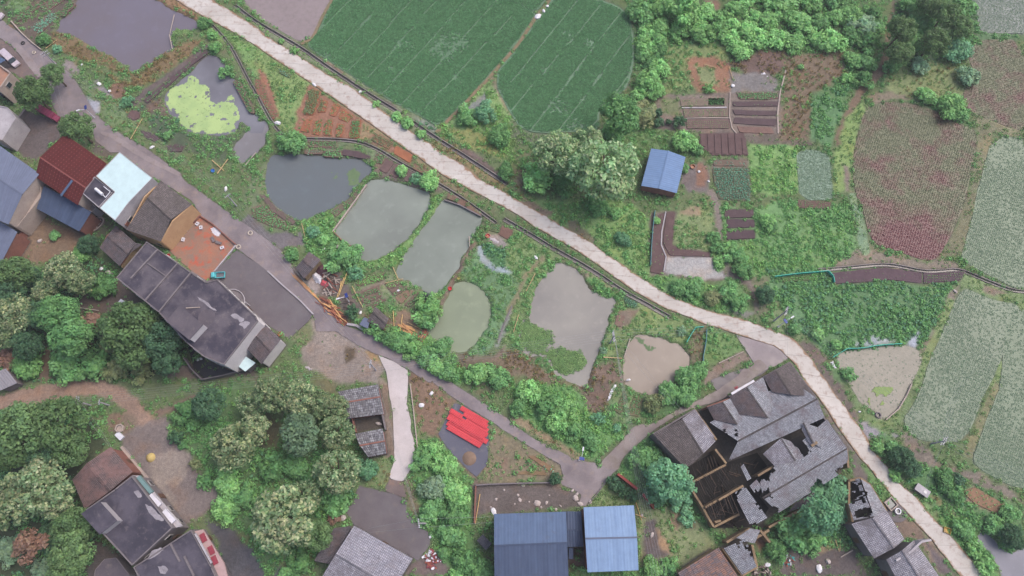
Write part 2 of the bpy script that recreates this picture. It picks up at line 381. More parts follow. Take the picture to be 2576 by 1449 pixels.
PA('2', "1780,1090 2060,1110 2160,1120 2160,1480 1800,1449", (118,160,76), 1, 1, {'light': 1.2, 'grass': 1.4})
PA('2', "1700,1010 2060,1010 2300,1080 2140,1110 1800,1080", (118,104,92), .8, .8, {'grass': .8})
PA('2', "0,900 50,970 160,1010 300,1010 180,1080 60,1100 0,1060", (100,112,84), 1, .8, {'grass': 1.2})
PA('2', "0,1290 120,1250 110,1449 0,1449", (128,116,88), 1, 1.2, {'grass': 1.2, 'rust': .4})
# region 3
PA('3', "90,420 560,370 590,560 440,660 330,720 320,1050 100,1040 130,520", (136,112,88), 1.2, 1.4, {'rust': .8, 'grass': .9, 'light': .25})
PA('3', "340,700 640,620 560,860 500,1000 480,1110 320,1050", (88,138,80), 1, 1, {'weed': 1.8, 'dark': .4})
PA('3', "590,400 860,420 800,600 660,700 560,720 640,600", (88,128,70), 1, 1, {'weed': 1.8})
PA('3', "970,-20 960,80 925,220 910,340 880,480 800,590 700,690 640,800 590,900 550,1000 535,1080", (140,112,88), .6, .4, line=1.9)
PA('3', "890,600 1080,560 1200,460 1400,480 1480,700 1340,780 1250,740 1090,740 900,690", (122,136,78), 1.2, 1.2, {'grass': 1.6, 'rust': .3})
PA('3', "740,720 900,690 1080,740 960,740 780,800", (150,132,108), 1, .8, {'grass': .4})
PA('3', "540,1080 580,900 720,770 740,850 680,1000 640,1200 620,1449 510,1449 500,1150", (124,156,74), 1, .8, {'grass': 2})
PA('3', "560,1230 620,1260 620,1449 580,1449", (146,126,114), .8, .6)
PA('3', "960,0 1500,0 1590,140 1590,260 1500,440 1230,460 1000,480 900,440", (70,100,64), 1.2, 1.2, {'weed': 1.4, 'dark': .6})
PA('3', "1100,740 1500,850 1540,960 1350,880 1200,820", (84,120,64), 1, .8, {'weed': 1.5})
PA('3', "1590,240 1932,250 1932,310 1560,300", (88,124,76), .6, .4, {'weed': 1})
PA('3', "1540,880 1620,880 1800,940 1932,960 1932,1040 1700,1000 1640,1300 1560,1449 1520,1449 1560,1200 1590,1000", (138,134,98), .8, .7, {'grass': 1.3})
PA('3', "160,1100 210,1120 240,1449 -150,1449 -150,1110", (110,156,76), 1, .8, {'light': 1.4, 'weed': .5})
# region 5: banks, gardens
PA('5', "0,-130 80,-240 100,-100 110,60 230,160 290,215 330,215 250,300 120,290 -60,190 -120,60", (104,120,80), 1, .8, {'grass': 1.2, 'weed': .6})
PA('5', "-60,170 120,310 230,300 300,330 360,280 380,400 200,420 50,360 -120,240", (126,116,122), .8, .6)
PA('5', "560,120 700,50 780,60 800,0 850,-60 780,150 640,310 580,300 620,200 480,250 400,290 360,220", (108,140,84), .8, .7, {'weed': 1, 'grass': 1})
PA('5', "360,230 560,170 600,330 780,460 840,540 800,600 560,560 440,520 360,400", (106,152,76), 1, 1, {'weed': 1.4, 'light': .9})
PA('5', "1340,30 1390,100 1200,390 1060,560 850,560 840,530 1050,440 1210,280 1310,110", (108,156,72), .5, .3, {'light': 1.2, 'grass': 1.5}, .15)
PA('5', "1720,180 1640,330 1560,520 1400,780 1330,830 1340,770 1450,670 1550,500 1600,370", (96,150,70), .5, .4, {'weed': 2, 'light': .8}, .1)
PA('5', "1640,390 1590,470 1480,680 1400,840", (140,116,96), .4, .3, line=1.1)
PA('5', "700,690 980,620 1120,660 1240,740 1180,850 1090,900 1040,920 900,870 800,880 740,800", (116,130,86), .8, .6, {'grass': 1.7, 'weed': .5})
PA('5', "720,760 960,670 980,690 740,780", (156,132,116), .6, .4)
PA('5', "880,830 1010,800 1080,880 1070,920 920,890", (88,122,66), .6, .5, {'weed': 1.6})
PA('5', "240,560 420,560 600,560 740,760 830,890 700,960 600,800 440,780 320,660", (124,110,104), .8, .8)
PA('5', "400,640 480,640 480,760 440,780 380,720", (170,150,146), .8, .6)
PA('5', "780,900 1000,960 1120,880 1310,980 1290,1080 1150,1080 1030,1020 850,1030", (150,118,92), .8, .6, {'grass': .2})
PA('5', "840,1040 1000,1000 1300,1090 1500,1190 1540,1240 1600,1449 1400,1449 1000,1250 930,1130", (96,150,78), 1, .8, {'weed': 1.5, 'light': 1})
PA('5', "1540,660 1640,470 1700,420 1932,480 2050,560 1932,900 1840,1100 1720,1230 1600,1240 1780,900 1760,800 1650,700", (98,142,88), .8, .8, {'grass': 1.6, 'weed': .8, 'dark': .3})
PA('5', "1700,400 1740,380 1932,470 2110,560 2040,620 1932,590 1720,510", (74,128,72), .8, .6, {'dark': 2.0, 'weed': .6})
PA('5', "1690,420 1720,520 1800,580 1932,600 2030,650", (142,158,170), .5, .4, line=1.2)
PA('5', "1932,880 1870,1020 1820,1160", (150,156,146), .5, .4, line=1.2)
PA('5', "1760,230 1932,300 2000,400 1932,440 1740,340", (128,136,92), .8, .6, {'grass': 1.2})
PA('5', "1700,320 1820,330 1932,410 2080,520 2040,550 1900,440 1760,370", (166,152,150), .6, .5)
PA('5', "1490,1210 1720,1240 1932,1190 2130,1260 2000,1400 1700,1330 1560,1320", (132,114,92), 1, 1, {'grass': 1, 'rust': .5})
PA('5', "1932,1130 1800,1260 1680,1380", (136,112,92), .5, .3, line=1.2)
PA('5', "260,1090 420,950 470,1060 440,1130 330,1180 250,1110", (124,130,84), .8, .8, {'grass': 1.6})
PA('5', "420,950 620,1030 860,1180 960,1320 990,1449 600,1449 420,1340 340,1250 330,1180 440,1120", (162,142,132), 1, 1.2, {'grass': .12})
PA('5', "660,1160 760,1180 760,1270 680,1290", (112,92,72), .8, .6, {'rust': .8})
PA('5', "800,1190 900,1200 950,1300 860,1260", (176,140,92), .8, .8, {'grass': .8})
PA('5', "460,800 520,790 720,980 680,1010 560,920", (146,92,78), .8, .5)
PA('5', "1150,1340 1250,1350 1500,1480 1300,1580 1160,1580", (146,112,88), .9, .9, {'grass': .5, 'rust': .5})
# region 6
PA('6', "-40,250 100,330 330,470 620,610 830,760 790,800 540,620 330,500 300,560 130,940 40,1180 -60,1200 0,900 60,700 -40,560", (112,142,78), .9, .7, {'grass': 1.6, 'weed': .8})
PA('6', "320,480 560,600 800,750 700,790 600,680 440,560", (156,140,108), .7, .6, {'grass': .7})
PA('6', "560,650 620,650 790,790 680,800", (92,156,68), .6, .4, {'weed': 2, 'light': .5})
PA('6', "230,500 90,640 40,800 -30,900", (150,142,100), .5, .3, line=1.1)
PA('6', "790,800 1030,830 1180,930 1420,1000 1440,1030 1310,1140 1290,1170 1180,1150 1110,1090 930,1070 720,1240 620,1290 680,1100 700,1000", (118,142,76), 1, 1, {'grass': 1.6, 'weed': .6})
PA('6', "840,780 950,830 940,880 850,840", (70,124,78), .6, .4, {'dark': 2})
PA('6', "770,900 960,890 880,1000 820,1040", (150,128,108), .7, .6, {'grass': .4})
PA('6', "1310,1150 1400,1040 1450,1040 1460,1250 1380,1330 1320,1260", (132,120,88), .8, .8, {'rust': 1, 'grass': .8})
PA('6', "1460,1020 1690,1080 1740,1200 1560,1290 1440,1300", (104,142,72), .8, .8, {'weed': 1.2, 'grass': .8})
PA('6', "1560,1280 1740,1210 1800,1260 1640,1330 1540,1400 1460,1449 1440,1380", (152,128,114), .7, .6, {'grass': .3})
PA('6', "600,1290 760,1300 860,1400 880,1449 560,1449", (136,108,92), 1, 1, {'rust': 1, 'grass': .6})
PA('6', "-40,1180 100,1250 330,1400 560,1480 500,1520 200,1449 -60,1300", (134,108,86), 1, .8, {'rust': 1.2, 'grass': .5})
PA('6', "0,40 150,125 420,280 600,380 850,560 1080,720 1050,520 1040,200 900,80 500,60", (110,150,74), 1, 1, {'grass': 1.8, 'weed': .7, 'light': .3})
PA('6', "60,20 200,90 300,160 240,190 100,100", (140,116,96), 1, 1, {'grass': .6})
PA('6', "400,200 480,220 640,370 620,390 430,290", (126,118,90), .8, .7, {'grass': 1, 'rust': .5})
PA('6', "1045,150 1240,140 1520,460 1640,660 1500,680 1200,640 1040,640", (134,112,104), .7, .5, {'grass': .15})
PA('6', "1240,140 1420,80 1510,130 1500,440 1280,430 1210,390 1230,200", (120,140,82), .9, .9, {'grass': 1.8, 'weed': .3})
PA('6', "1250,140 1420,90 1420,170 1260,190", (166,140,106), 1, .8, {'grass': .3})
PA('6', "1170,490 1500,480 1600,640 1480,670 1250,630 1150,610", (182,176,178), .8, .9)
PA('6', "1500,0 1560,140 1570,380 1600,520 1680,640 1790,690 1850,800 1870,900", (146,128,120), .5, .4, line=1.6)
PA('6', "1500,300 1560,300 1610,560 1560,600 1500,450", (98,146,70), .8, .6, {'weed': 2})
PA('6', "1040,640 1200,630 1500,690 1700,650 1800,900 1560,900 1300,820 1080,720", (96,146,74), .9, .8, {'weed': 1.6, 'light': .4})
PA('6', "1590,370 1840,360 2240,480 2600,520 2600,600 2330,600 1840,650 1720,640 1640,560", (100,146,72), 1, .8, {'weed': 1.6, 'light': .6})
PA('6', "1580,120 1840,120 2100,60 2560,100 2600,480 2240,500 1840,380 1600,370", (100,150,80), 1, .8, {'weed': 2.4, 'light': .8})
PA('6', "1640,880 1820,910 1760,950 1680,910", (146,146,140), .6, .5)
PA('6', "1800,640 1932,640 1932,900 1880,940 1840,800", (126,128,92), .9, .7, {'grass': 1.2, 'weed': .5})
# region 7: marsh, channel, paths
PA('7', "0,560 380,590 480,610 500,700 900,670 1170,700 1420,670 1330,880 1250,1100 1000,1150 700,1190 480,1250 330,1150 160,950 20,760", (90,136,80), 1, .9, {'weed': 2.4, 'dark': 1.6})
PA('7', "640,1150 820,1080 960,1130 700,1180", (150,160,168), .8, .8, {'weed': .3})
PA('7', "1050,1140 1110,1080 1150,1030 1150,1100 1100,1170", (176,182,202), .6, .6)
PA('7', "1370,760 1450,700 1340,960 1200,1230 1150,1200 1280,960", (146,128,112), .7, .6, {'grass': .9})
PA('7', "1380,840 1330,960 1260,1110 1180,1290 1100,1449", (118,140,80), .6, .4, {'grass': 1.8}, line=1.8)
PA('7', "600,0 690,80 740,400 780,420 1200,520 1300,500 1480,470 1560,200 1590,0 1500,0 1420,300 1290,480 1180,525 900,460 760,400 720,200 640,0", (132,128,92), .8, .7, {'grass': 1.4})
PA('7', "700,430 860,460 1180,530 1420,520 1450,590 1180,600 880,550 500,590 480,560", (150,132,114), .7, .7, {'grass': .9})
PA('7', "640,40 700,240 730,440", (116,150,110), .5, .4, {'grass': 1.5}, line=2)
PA('7', "1480,600 1932,760 1932,860 1700,810 1480,720 1430,680", (116,142,82), .8, .7, {'grass': 1.6})
PA('7', "1640,700 1800,760 1700,780 1620,740", (146,124,106), .8, .6, {'grass': .5})
PA('7', "1920,850 1840,1090 1760,1290 1690,1449", (120,144,78), .5, .4, {'grass': 1.6}, line=1.8)
PA('7', "230,1130 330,1260 450,1449 620,1760 700,1730 560,1449 430,1240 320,1140", (130,112,104), .8, .7, {'grass': .5})
PA('7', "440,1290 600,1300 700,1449 620,1449 540,1449", (94,132,74), .8, .7, {'weed': 1.2})
PA('7', "0,770 100,900 150,1010 300,1100 200,1120 40,1020 0,960", (116,138,84), .9, .7, {'grass': 1.2, 'weed': .5})
# region 8: woods floor, track, yards
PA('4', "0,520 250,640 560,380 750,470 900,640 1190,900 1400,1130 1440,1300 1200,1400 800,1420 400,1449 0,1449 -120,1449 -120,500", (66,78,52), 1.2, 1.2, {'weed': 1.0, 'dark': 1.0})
PA('4', "620,700 900,650 1150,880 1000,900 760,920 560,900 600,800", (104,88,82), 1, 1, {'weed': .3})
PA('4', "320,1180 380,1180 370,1449 300,1449", (128,104,84), .8, .8)
PA('4', "300,190 600,300 760,380 560,450 400,530 190,540 80,500", (146,114,88), 1, .8, {'grass': .15})
PA('4', "760,250 860,230 800,330 720,330", (110,112,80), .8, .6, {'grass': .8})
PA('4', "1290,1340 1500,1260 1700,1310 1932,1330 1932,1449 1200,1449", (116,100,92), 1, .8, {'grass': .5})
PA('8', "0,0 1900,-60 1932,200 1300,260 900,200 600,80 0,260", (98,116,70), 1, 1, {'grass': 1.4, 'weed': .5})
PA('8', "-200,180 0,150 150,105 300,72 480,38 620,18 760,30 900,85 1000,170 1080,260 1150,340", (170,132,112), .7, .5, line=3.4)
PA('8', "1932,-20 1650,60 1480,110 1300,180 1200,220", (136,112,96), .6, .5, line=1.6)
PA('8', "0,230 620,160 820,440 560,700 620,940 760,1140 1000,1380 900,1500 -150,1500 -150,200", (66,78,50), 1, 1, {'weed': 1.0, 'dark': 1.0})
PA('8', "830,230 930,200 1020,260 1030,330 930,400 800,360", (140,116,96), .9, .8, {'grass': .6})
PA('8', "700,1150 1000,1380 1000,1500 640,1500 700,1300", (108,96,94), .9, .8)
PA('8', "920,400 1030,330 1140,260 1270,240 1280,380 1370,480 1440,520 1500,640 1570,780 1690,760 1690,850 1560,970 1380,1080 1320,1000 1100,690 920,480", (140,122,120), .9, .8)
PA('8', "1140,560 1300,500 1440,520 1420,700 1260,780 1340,1000 1150,700", (164,144,134), 1, 1)
PA('8', "1540,1010 1760,1090 1860,1200 1960,1250 2120,1300 2120,1500 1690,1500 1640,1200 1540,1080", (100,96,106), .8, .7)
PA('8', "1300,260 1600,20 1932,-40 1932,1200 1760,1090 1600,1000 1700,820 1570,780 1440,500 1280,380", (86,122,66), 1, 1, {'weed': 1.4, 'light': .3})
PA('9', "-20,250 80,200 170,300 160,450 0,510 -40,400", (92,90,64), 1, .8, {'weed': .6})
PA('9', "-40,500 700,520 780,760 720,900 560,1080 460,1300 240,1300 100,1500 -40,1250", (84,118,62), 1, 1, {'weed': 1.4, 'light': .3, 'dark': .3})
PA('9', "440,-40 620,-20 620,60 520,60", (120,120,84), 1, .8, {'grass': 1.2})
PA('9', "930,0 1000,0 1040,300 1045,560 980,560", (140,116,98), .6, .5, {'grass': .3})
PA('9', "880,560 1045,560 1005,720 960,780 860,760", (112,128,76), .9, .8, {'grass': 1.6, 'rust': .4})
PA('9', "1140,0 1165,0 1225,400 1225,560 1200,560 1150,150", (110,138,80), .5, .4, {'grass': 1.6})
PA('9', "1180,0 1340,0 1500,120 1420,220 1360,400 1230,380", (150,114,90), 1, 1, {'grass': .5, 'rust': .3})
PA('9', "1360,390 1500,130 1740,280 1760,480 1740,620 1660,720 1560,650 1440,520", (150,114,90), 1, .7)
PA('9', "1200,420 1360,420 1480,520 1640,760 1640,1000 1640,1200 1760,1340 1900,1449 1400,1500 1320,1120 1190,1030 1130,950 1150,700 1200,600", (92,142,70), .9, .8, {'weed': 1.6, 'light': .5, 'dark': .2})
PA('9', "1120,700 1180,700 1240,960 1180,1000 1130,900", (130,120,90), .7, .6, {'grass': 1})
PA('9', "1640,700 1700,740 1932,750 2300,740 2330,800 1932,820 1690,760 1660,1050 1640,1050", (140,116,100), .7, .5, {'grass': .4})
PA('9', "1740,280 1932,400 2300,600 2320,740 1932,740 1700,740 1760,560", (142,126,96), .9, .8, {'grass': 1.2, 'weed': .2})
PA('9', "1860,560 1900,560 1880,700 1850,700", (150,118,96), .6, .4)
PA('9', "1220,1330 1320,1230 1420,1330 1500,1449 1240,1449 1120,1449 1150,1350", (130,108,106), .9, .9, {'grass': .3})
# region 10
PA('10', "0,0 450,0 560,100 700,240 830,380 620,570 440,540 300,420 0,200", (96,150,72), .9, .8, {'weed': 1.6, 'light': .9})
PA('10', "0,220 300,390 520,530 560,580 460,570 320,480 0,290", (166,140,104), .7, .6, {'grass': .9, 'rust': .5})
PA('10', "440,0 740,0 740,140 640,260 540,120", (132,106,92), 1, 1, {'rust': 1, 'grass': .5})
PA('10', "720,130 860,40 1000,90 980,260 840,300 700,240", (108,138,82), .8, .7, {'grass': 1.2, 'weed': .4})
PA('10', "1000,100 1150,20 1440,0 1400,130 1200,220 1040,270", (84,130,70), .9, .8, {'weed': 1.5})
PA('10', "1050,330 1440,170 1932,-80 1932,0 1600,150 1480,260 1060,400", (116,116,84), .8, .7, {'grass': 1})
PA('10', "860,530 1060,380 1140,560 1330,660 1380,860 1060,920 930,780 790,660", (90,140,74), .9, .8, {'weed': 1.4, 'light': .3})
PA('10', "730,700 790,690 960,830 1060,940 920,920 540,930 640,830", (120,142,84), .8, .7, {'grass': 1.5})
PA('10', "-300,760 370,760 530,860 510,930 -120,980 -280,1000 -290,840", (118,104,102), .7, .6)
PA('10', "920,900 1060,940 1300,930 1380,900 1640,1200 1540,1260 1200,1420 1100,1449 960,1449 950,1100", (126,138,88), 1, 1, {'grass': 1.3, 'weed': .3})
PA('10', "1000,1010 1080,1020 1200,1300 1000,1310 970,1200", (110,96,98), .9, .9, {'grass': .2})
PA('10', "1080,1060 1180,1210 1210,1290 1130,1240", (180,142,104), .8, .6)
PA('10', "1220,970 1300,1000 1240,1110 1180,1060", (166,134,104), 1, .9, {'grass': .6})
PA('10', "420,1220 560,1260 570,1420 430,1449", (112,90,76), .8, .6, {'weed': .6})
PA('10', "430,1400 560,1400 950,1410 1250,1420 1240,1500 430,1500", (90,128,66), .9, .8, {'weed': 1.5})
PA('10', "1340,780 1640,1200 1560,1240 1340,980", (84,120,66), .8, .7, {'weed': 1.5})
PA('h', "620,500 560,400 640,350 700,340 640,460 640,520", (96,100,76), .8, .6, {'weed': .8})
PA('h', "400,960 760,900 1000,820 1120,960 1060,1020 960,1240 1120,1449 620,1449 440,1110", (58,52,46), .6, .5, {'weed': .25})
PA('h', "490,1150 640,1020 760,1060 600,1240", (74,84,54), .7, .6, {'weed': 1})
# region 11
PA('i', "1150,640 1300,560 1650,400 2100,500 2150,900 1950,1000 1700,1100 1300,1130 1130,1000 1180,800", (84,126,68), .9, .8, {'weed': 1.6, 'dark': .6})
PA('i', "980,850 1130,780 1180,900 1060,1020", (140,100,82), .8, .7)
PA('i', "1350,1000 1500,1000 2150,960 2300,1288 1300,1288", (112,98,98), .9, .8, {'grass': .2})
PA('i', "1650,1000 1900,900 1930,950 1760,1040", (164,136,98), .8, .7, {'grass': .5})
PA('11', "330,40 420,160 560,340 700,570 740,700 640,520 520,400 420,200", (130,118,112), .7, .6, {'grass': .4})
PA('11', "690,600 740,620 900,780 950,870 830,880 800,760", (96,140,68), .7, .6, {'grass': 2, 'weed': .4})
PA('11', "640,520 740,680 830,880 900,940 1000,1050 1040,1160 960,1100 820,880 650,700", (126,110,106), .7, .6)
PA('11', "960,1030 1080,1010 1250,1200 1420,1449 1320,1449 1100,1160 1020,1160", (146,118,100), .8, .7, {'grass': .2})
PA('11', "1200,1200 1440,1449 1300,1449", (120,104,108), .7, .6)
PA('11', "660,270 760,280 900,370 1000,400 860,400 740,400", (158,150,162), .8, .8)
PA('11', "600,0 640,60 760,240 860,260 1060,60 1090,160 900,400 1060,560 1000,440 700,260", (110,138,80), .8, .7, {'grass': 1.6})
PA('11', "860,380 1010,460 1070,560 1200,620 1400,680 1440,760 1360,900 1300,1000 1200,870 1000,700 870,540", (84,132,70), .9, .8, {'weed': 1.8, 'dark': .4})
PA('11', "1000,330 1180,470 1300,600 1600,680 1932,860 1932,900 1580,760 1400,680 1180,600 1050,540", (142,126,112), .8, .7, {'grass': .5})
PA('11', "1450,800 1560,780 1800,900 1740,990 1560,910", (156,128,104), .8, .7, {'grass': .7, 'rust': .3})
PA('11', "1400,760 1470,750 1620,800 1932,930 1932,1240 1700,1250 1600,1120 1450,980 1380,900", (88,128,72), 1, .8, {'weed': 1.4, 'dark': .5})
PA('11', "1480,830 1560,790 1790,920 1740,980 1500,900", (152,124,100), .8, .7, {'grass': .8, 'rust': .4})
PA('11', "1270,1010 1450,1000 1600,1120 1700,1280 1740,1400 1760,1500 1640,1449 1450,1230 1380,1120", (92,148,68), .9, .8, {'weed': 1.4, 'light': .9})
PA('11', "1130,880 1200,880 1270,1020 1180,930", (110,150,76), .7, .6, {'grass': 1.8})
PA('11', "1210,840 1260,830 1330,910 1290,930", (146,140,84), .7, .6, {'grass': 1, 'rust': .5})
PA('11', "1740,20 1660,180 1580,370 1520,520", (140,138,92), .6, .4, {'grass': 1.4}, line=2.2)

# ---- fields: name -> (region, outline, mud colour, crop colour, row direction (two plan points), row gap, plant gap, plant size, bald threshold)
FIELD = {
 'rice_field_west': ('1', "590,-60 500,180 440,260 370,340 500,430 700,560 940,715 1090,800 1250,885 1375,965 1560,800 1760,570 1932,380 2080,170 2130,110 2020,40 1960,-60", (96,128,98), 'rice', ((700,0), (480,220)), .42, .30, .30, .25),
 'rice_field_middle': ('2', "330,-40 620,-20 860,70 905,180 925,400 905,560 860,680 760,740 650,830 670,985 500,995 160,1005 60,960 0,880 -150,590 0,400 200,130", (98,130,102), 'rice', ((480,30), (0,620)), .42, .30, .30, .25),
 'rice_field_corner': ('2', "-60,-60 300,-60 180,110 60,40", (98,130,102), 'rice', ((480,30), (0,620)), .42, .30, .3, .25),
 'purple_field': ('3', "780,800 860,770 1000,770 1160,800 1300,860 1460,940 1560,980 1570,1100 1540,1250 1500,1449 1470,1560 1400,1740 1300,1920 1240,1965 1160,1960 1000,1900 840,1860 770,1790 720,1600 660,1449 640,1300 650,1150 690,960 720,860", (124,92,98), 'vetch', ((1060,840), (860,1449)), .5, .30, .23, .30),
 'purple_field_far': ('3', "1560,300 1950,300 1950,990 1850,970 1720,920 1520,850 1470,720 1500,640 1580,580 1500,420", (132,108,110), 'vetch', ((1560,300), (1950,380)), .5, .32, .23, .30),
 'seedling_field_far': ('3', "1500,-60 2000,-60 2000,260 1700,245 1600,240 1580,130", (132,140,136), 'sparse', ((1500,0), (1900,60)), .42, .34, .22, .40),
 'seedling_field_east': ('7', "1600,-80 1700,-430 1990,-400 1990,720 1900,740 1700,650 1455,515 1470,440 1530,240", (120,138,114), 'sparse', ((1930,-100), (1700,560)), .42, .33, .22, .40),
 'seedling_field_south': ('7', "1500,725 1620,790 1760,830 1900,845 1890,950 1820,1120 1740,1310 1660,1480 1600,1600 1500,1870 1280,1900 1090,1850 1010,1720 1080,1640 1170,1449 1220,1270 1300,1100 1380,900 1440,770", (122,138,116), 'sparse', ((1860,900), (1560,1700)), .42, .33, .22, .44),
 'seedling_field_corner': ('11', "1800,-560 2000,-560 2000,800 1800,760 1560,620 1545,560 1600,400 1680,200 1760,0", (118,136,112), 'sparse', ((1932,0), (1740,600)), .42, .33, .22, .38),
 'small_green_plot': ('3', "215,1120 440,1150 470,1200 485,1449 495,1510 240,1510 225,1300", (122,150,130), 'sparse', ((330,1130), (345,1500)), .4, .34, .24, .2),
 'flooded_paddy': ('1', "-150,-60 0,110 100,180 240,262 350,325 440,260 470,180 510,100 565,10 530,-60", (158,144,146), None, None, 0, 0, 0, 0),
 'muddy_paddy': ('7', "495,1255 590,1192 700,1195 900,1160 1000,1155 1100,1170 1170,1235 1150,1300 1120,1380 1075,1470 1030,1570 980,1630 890,1715 815,1700 810,1650 700,1600 640,1490 560,1360", (152,146,134), 'tiny', ((500,1250), (1100,1200)), .9, .8, .16, .46),
}
# ---- hard ground: (name, region, outline, top z, material key)

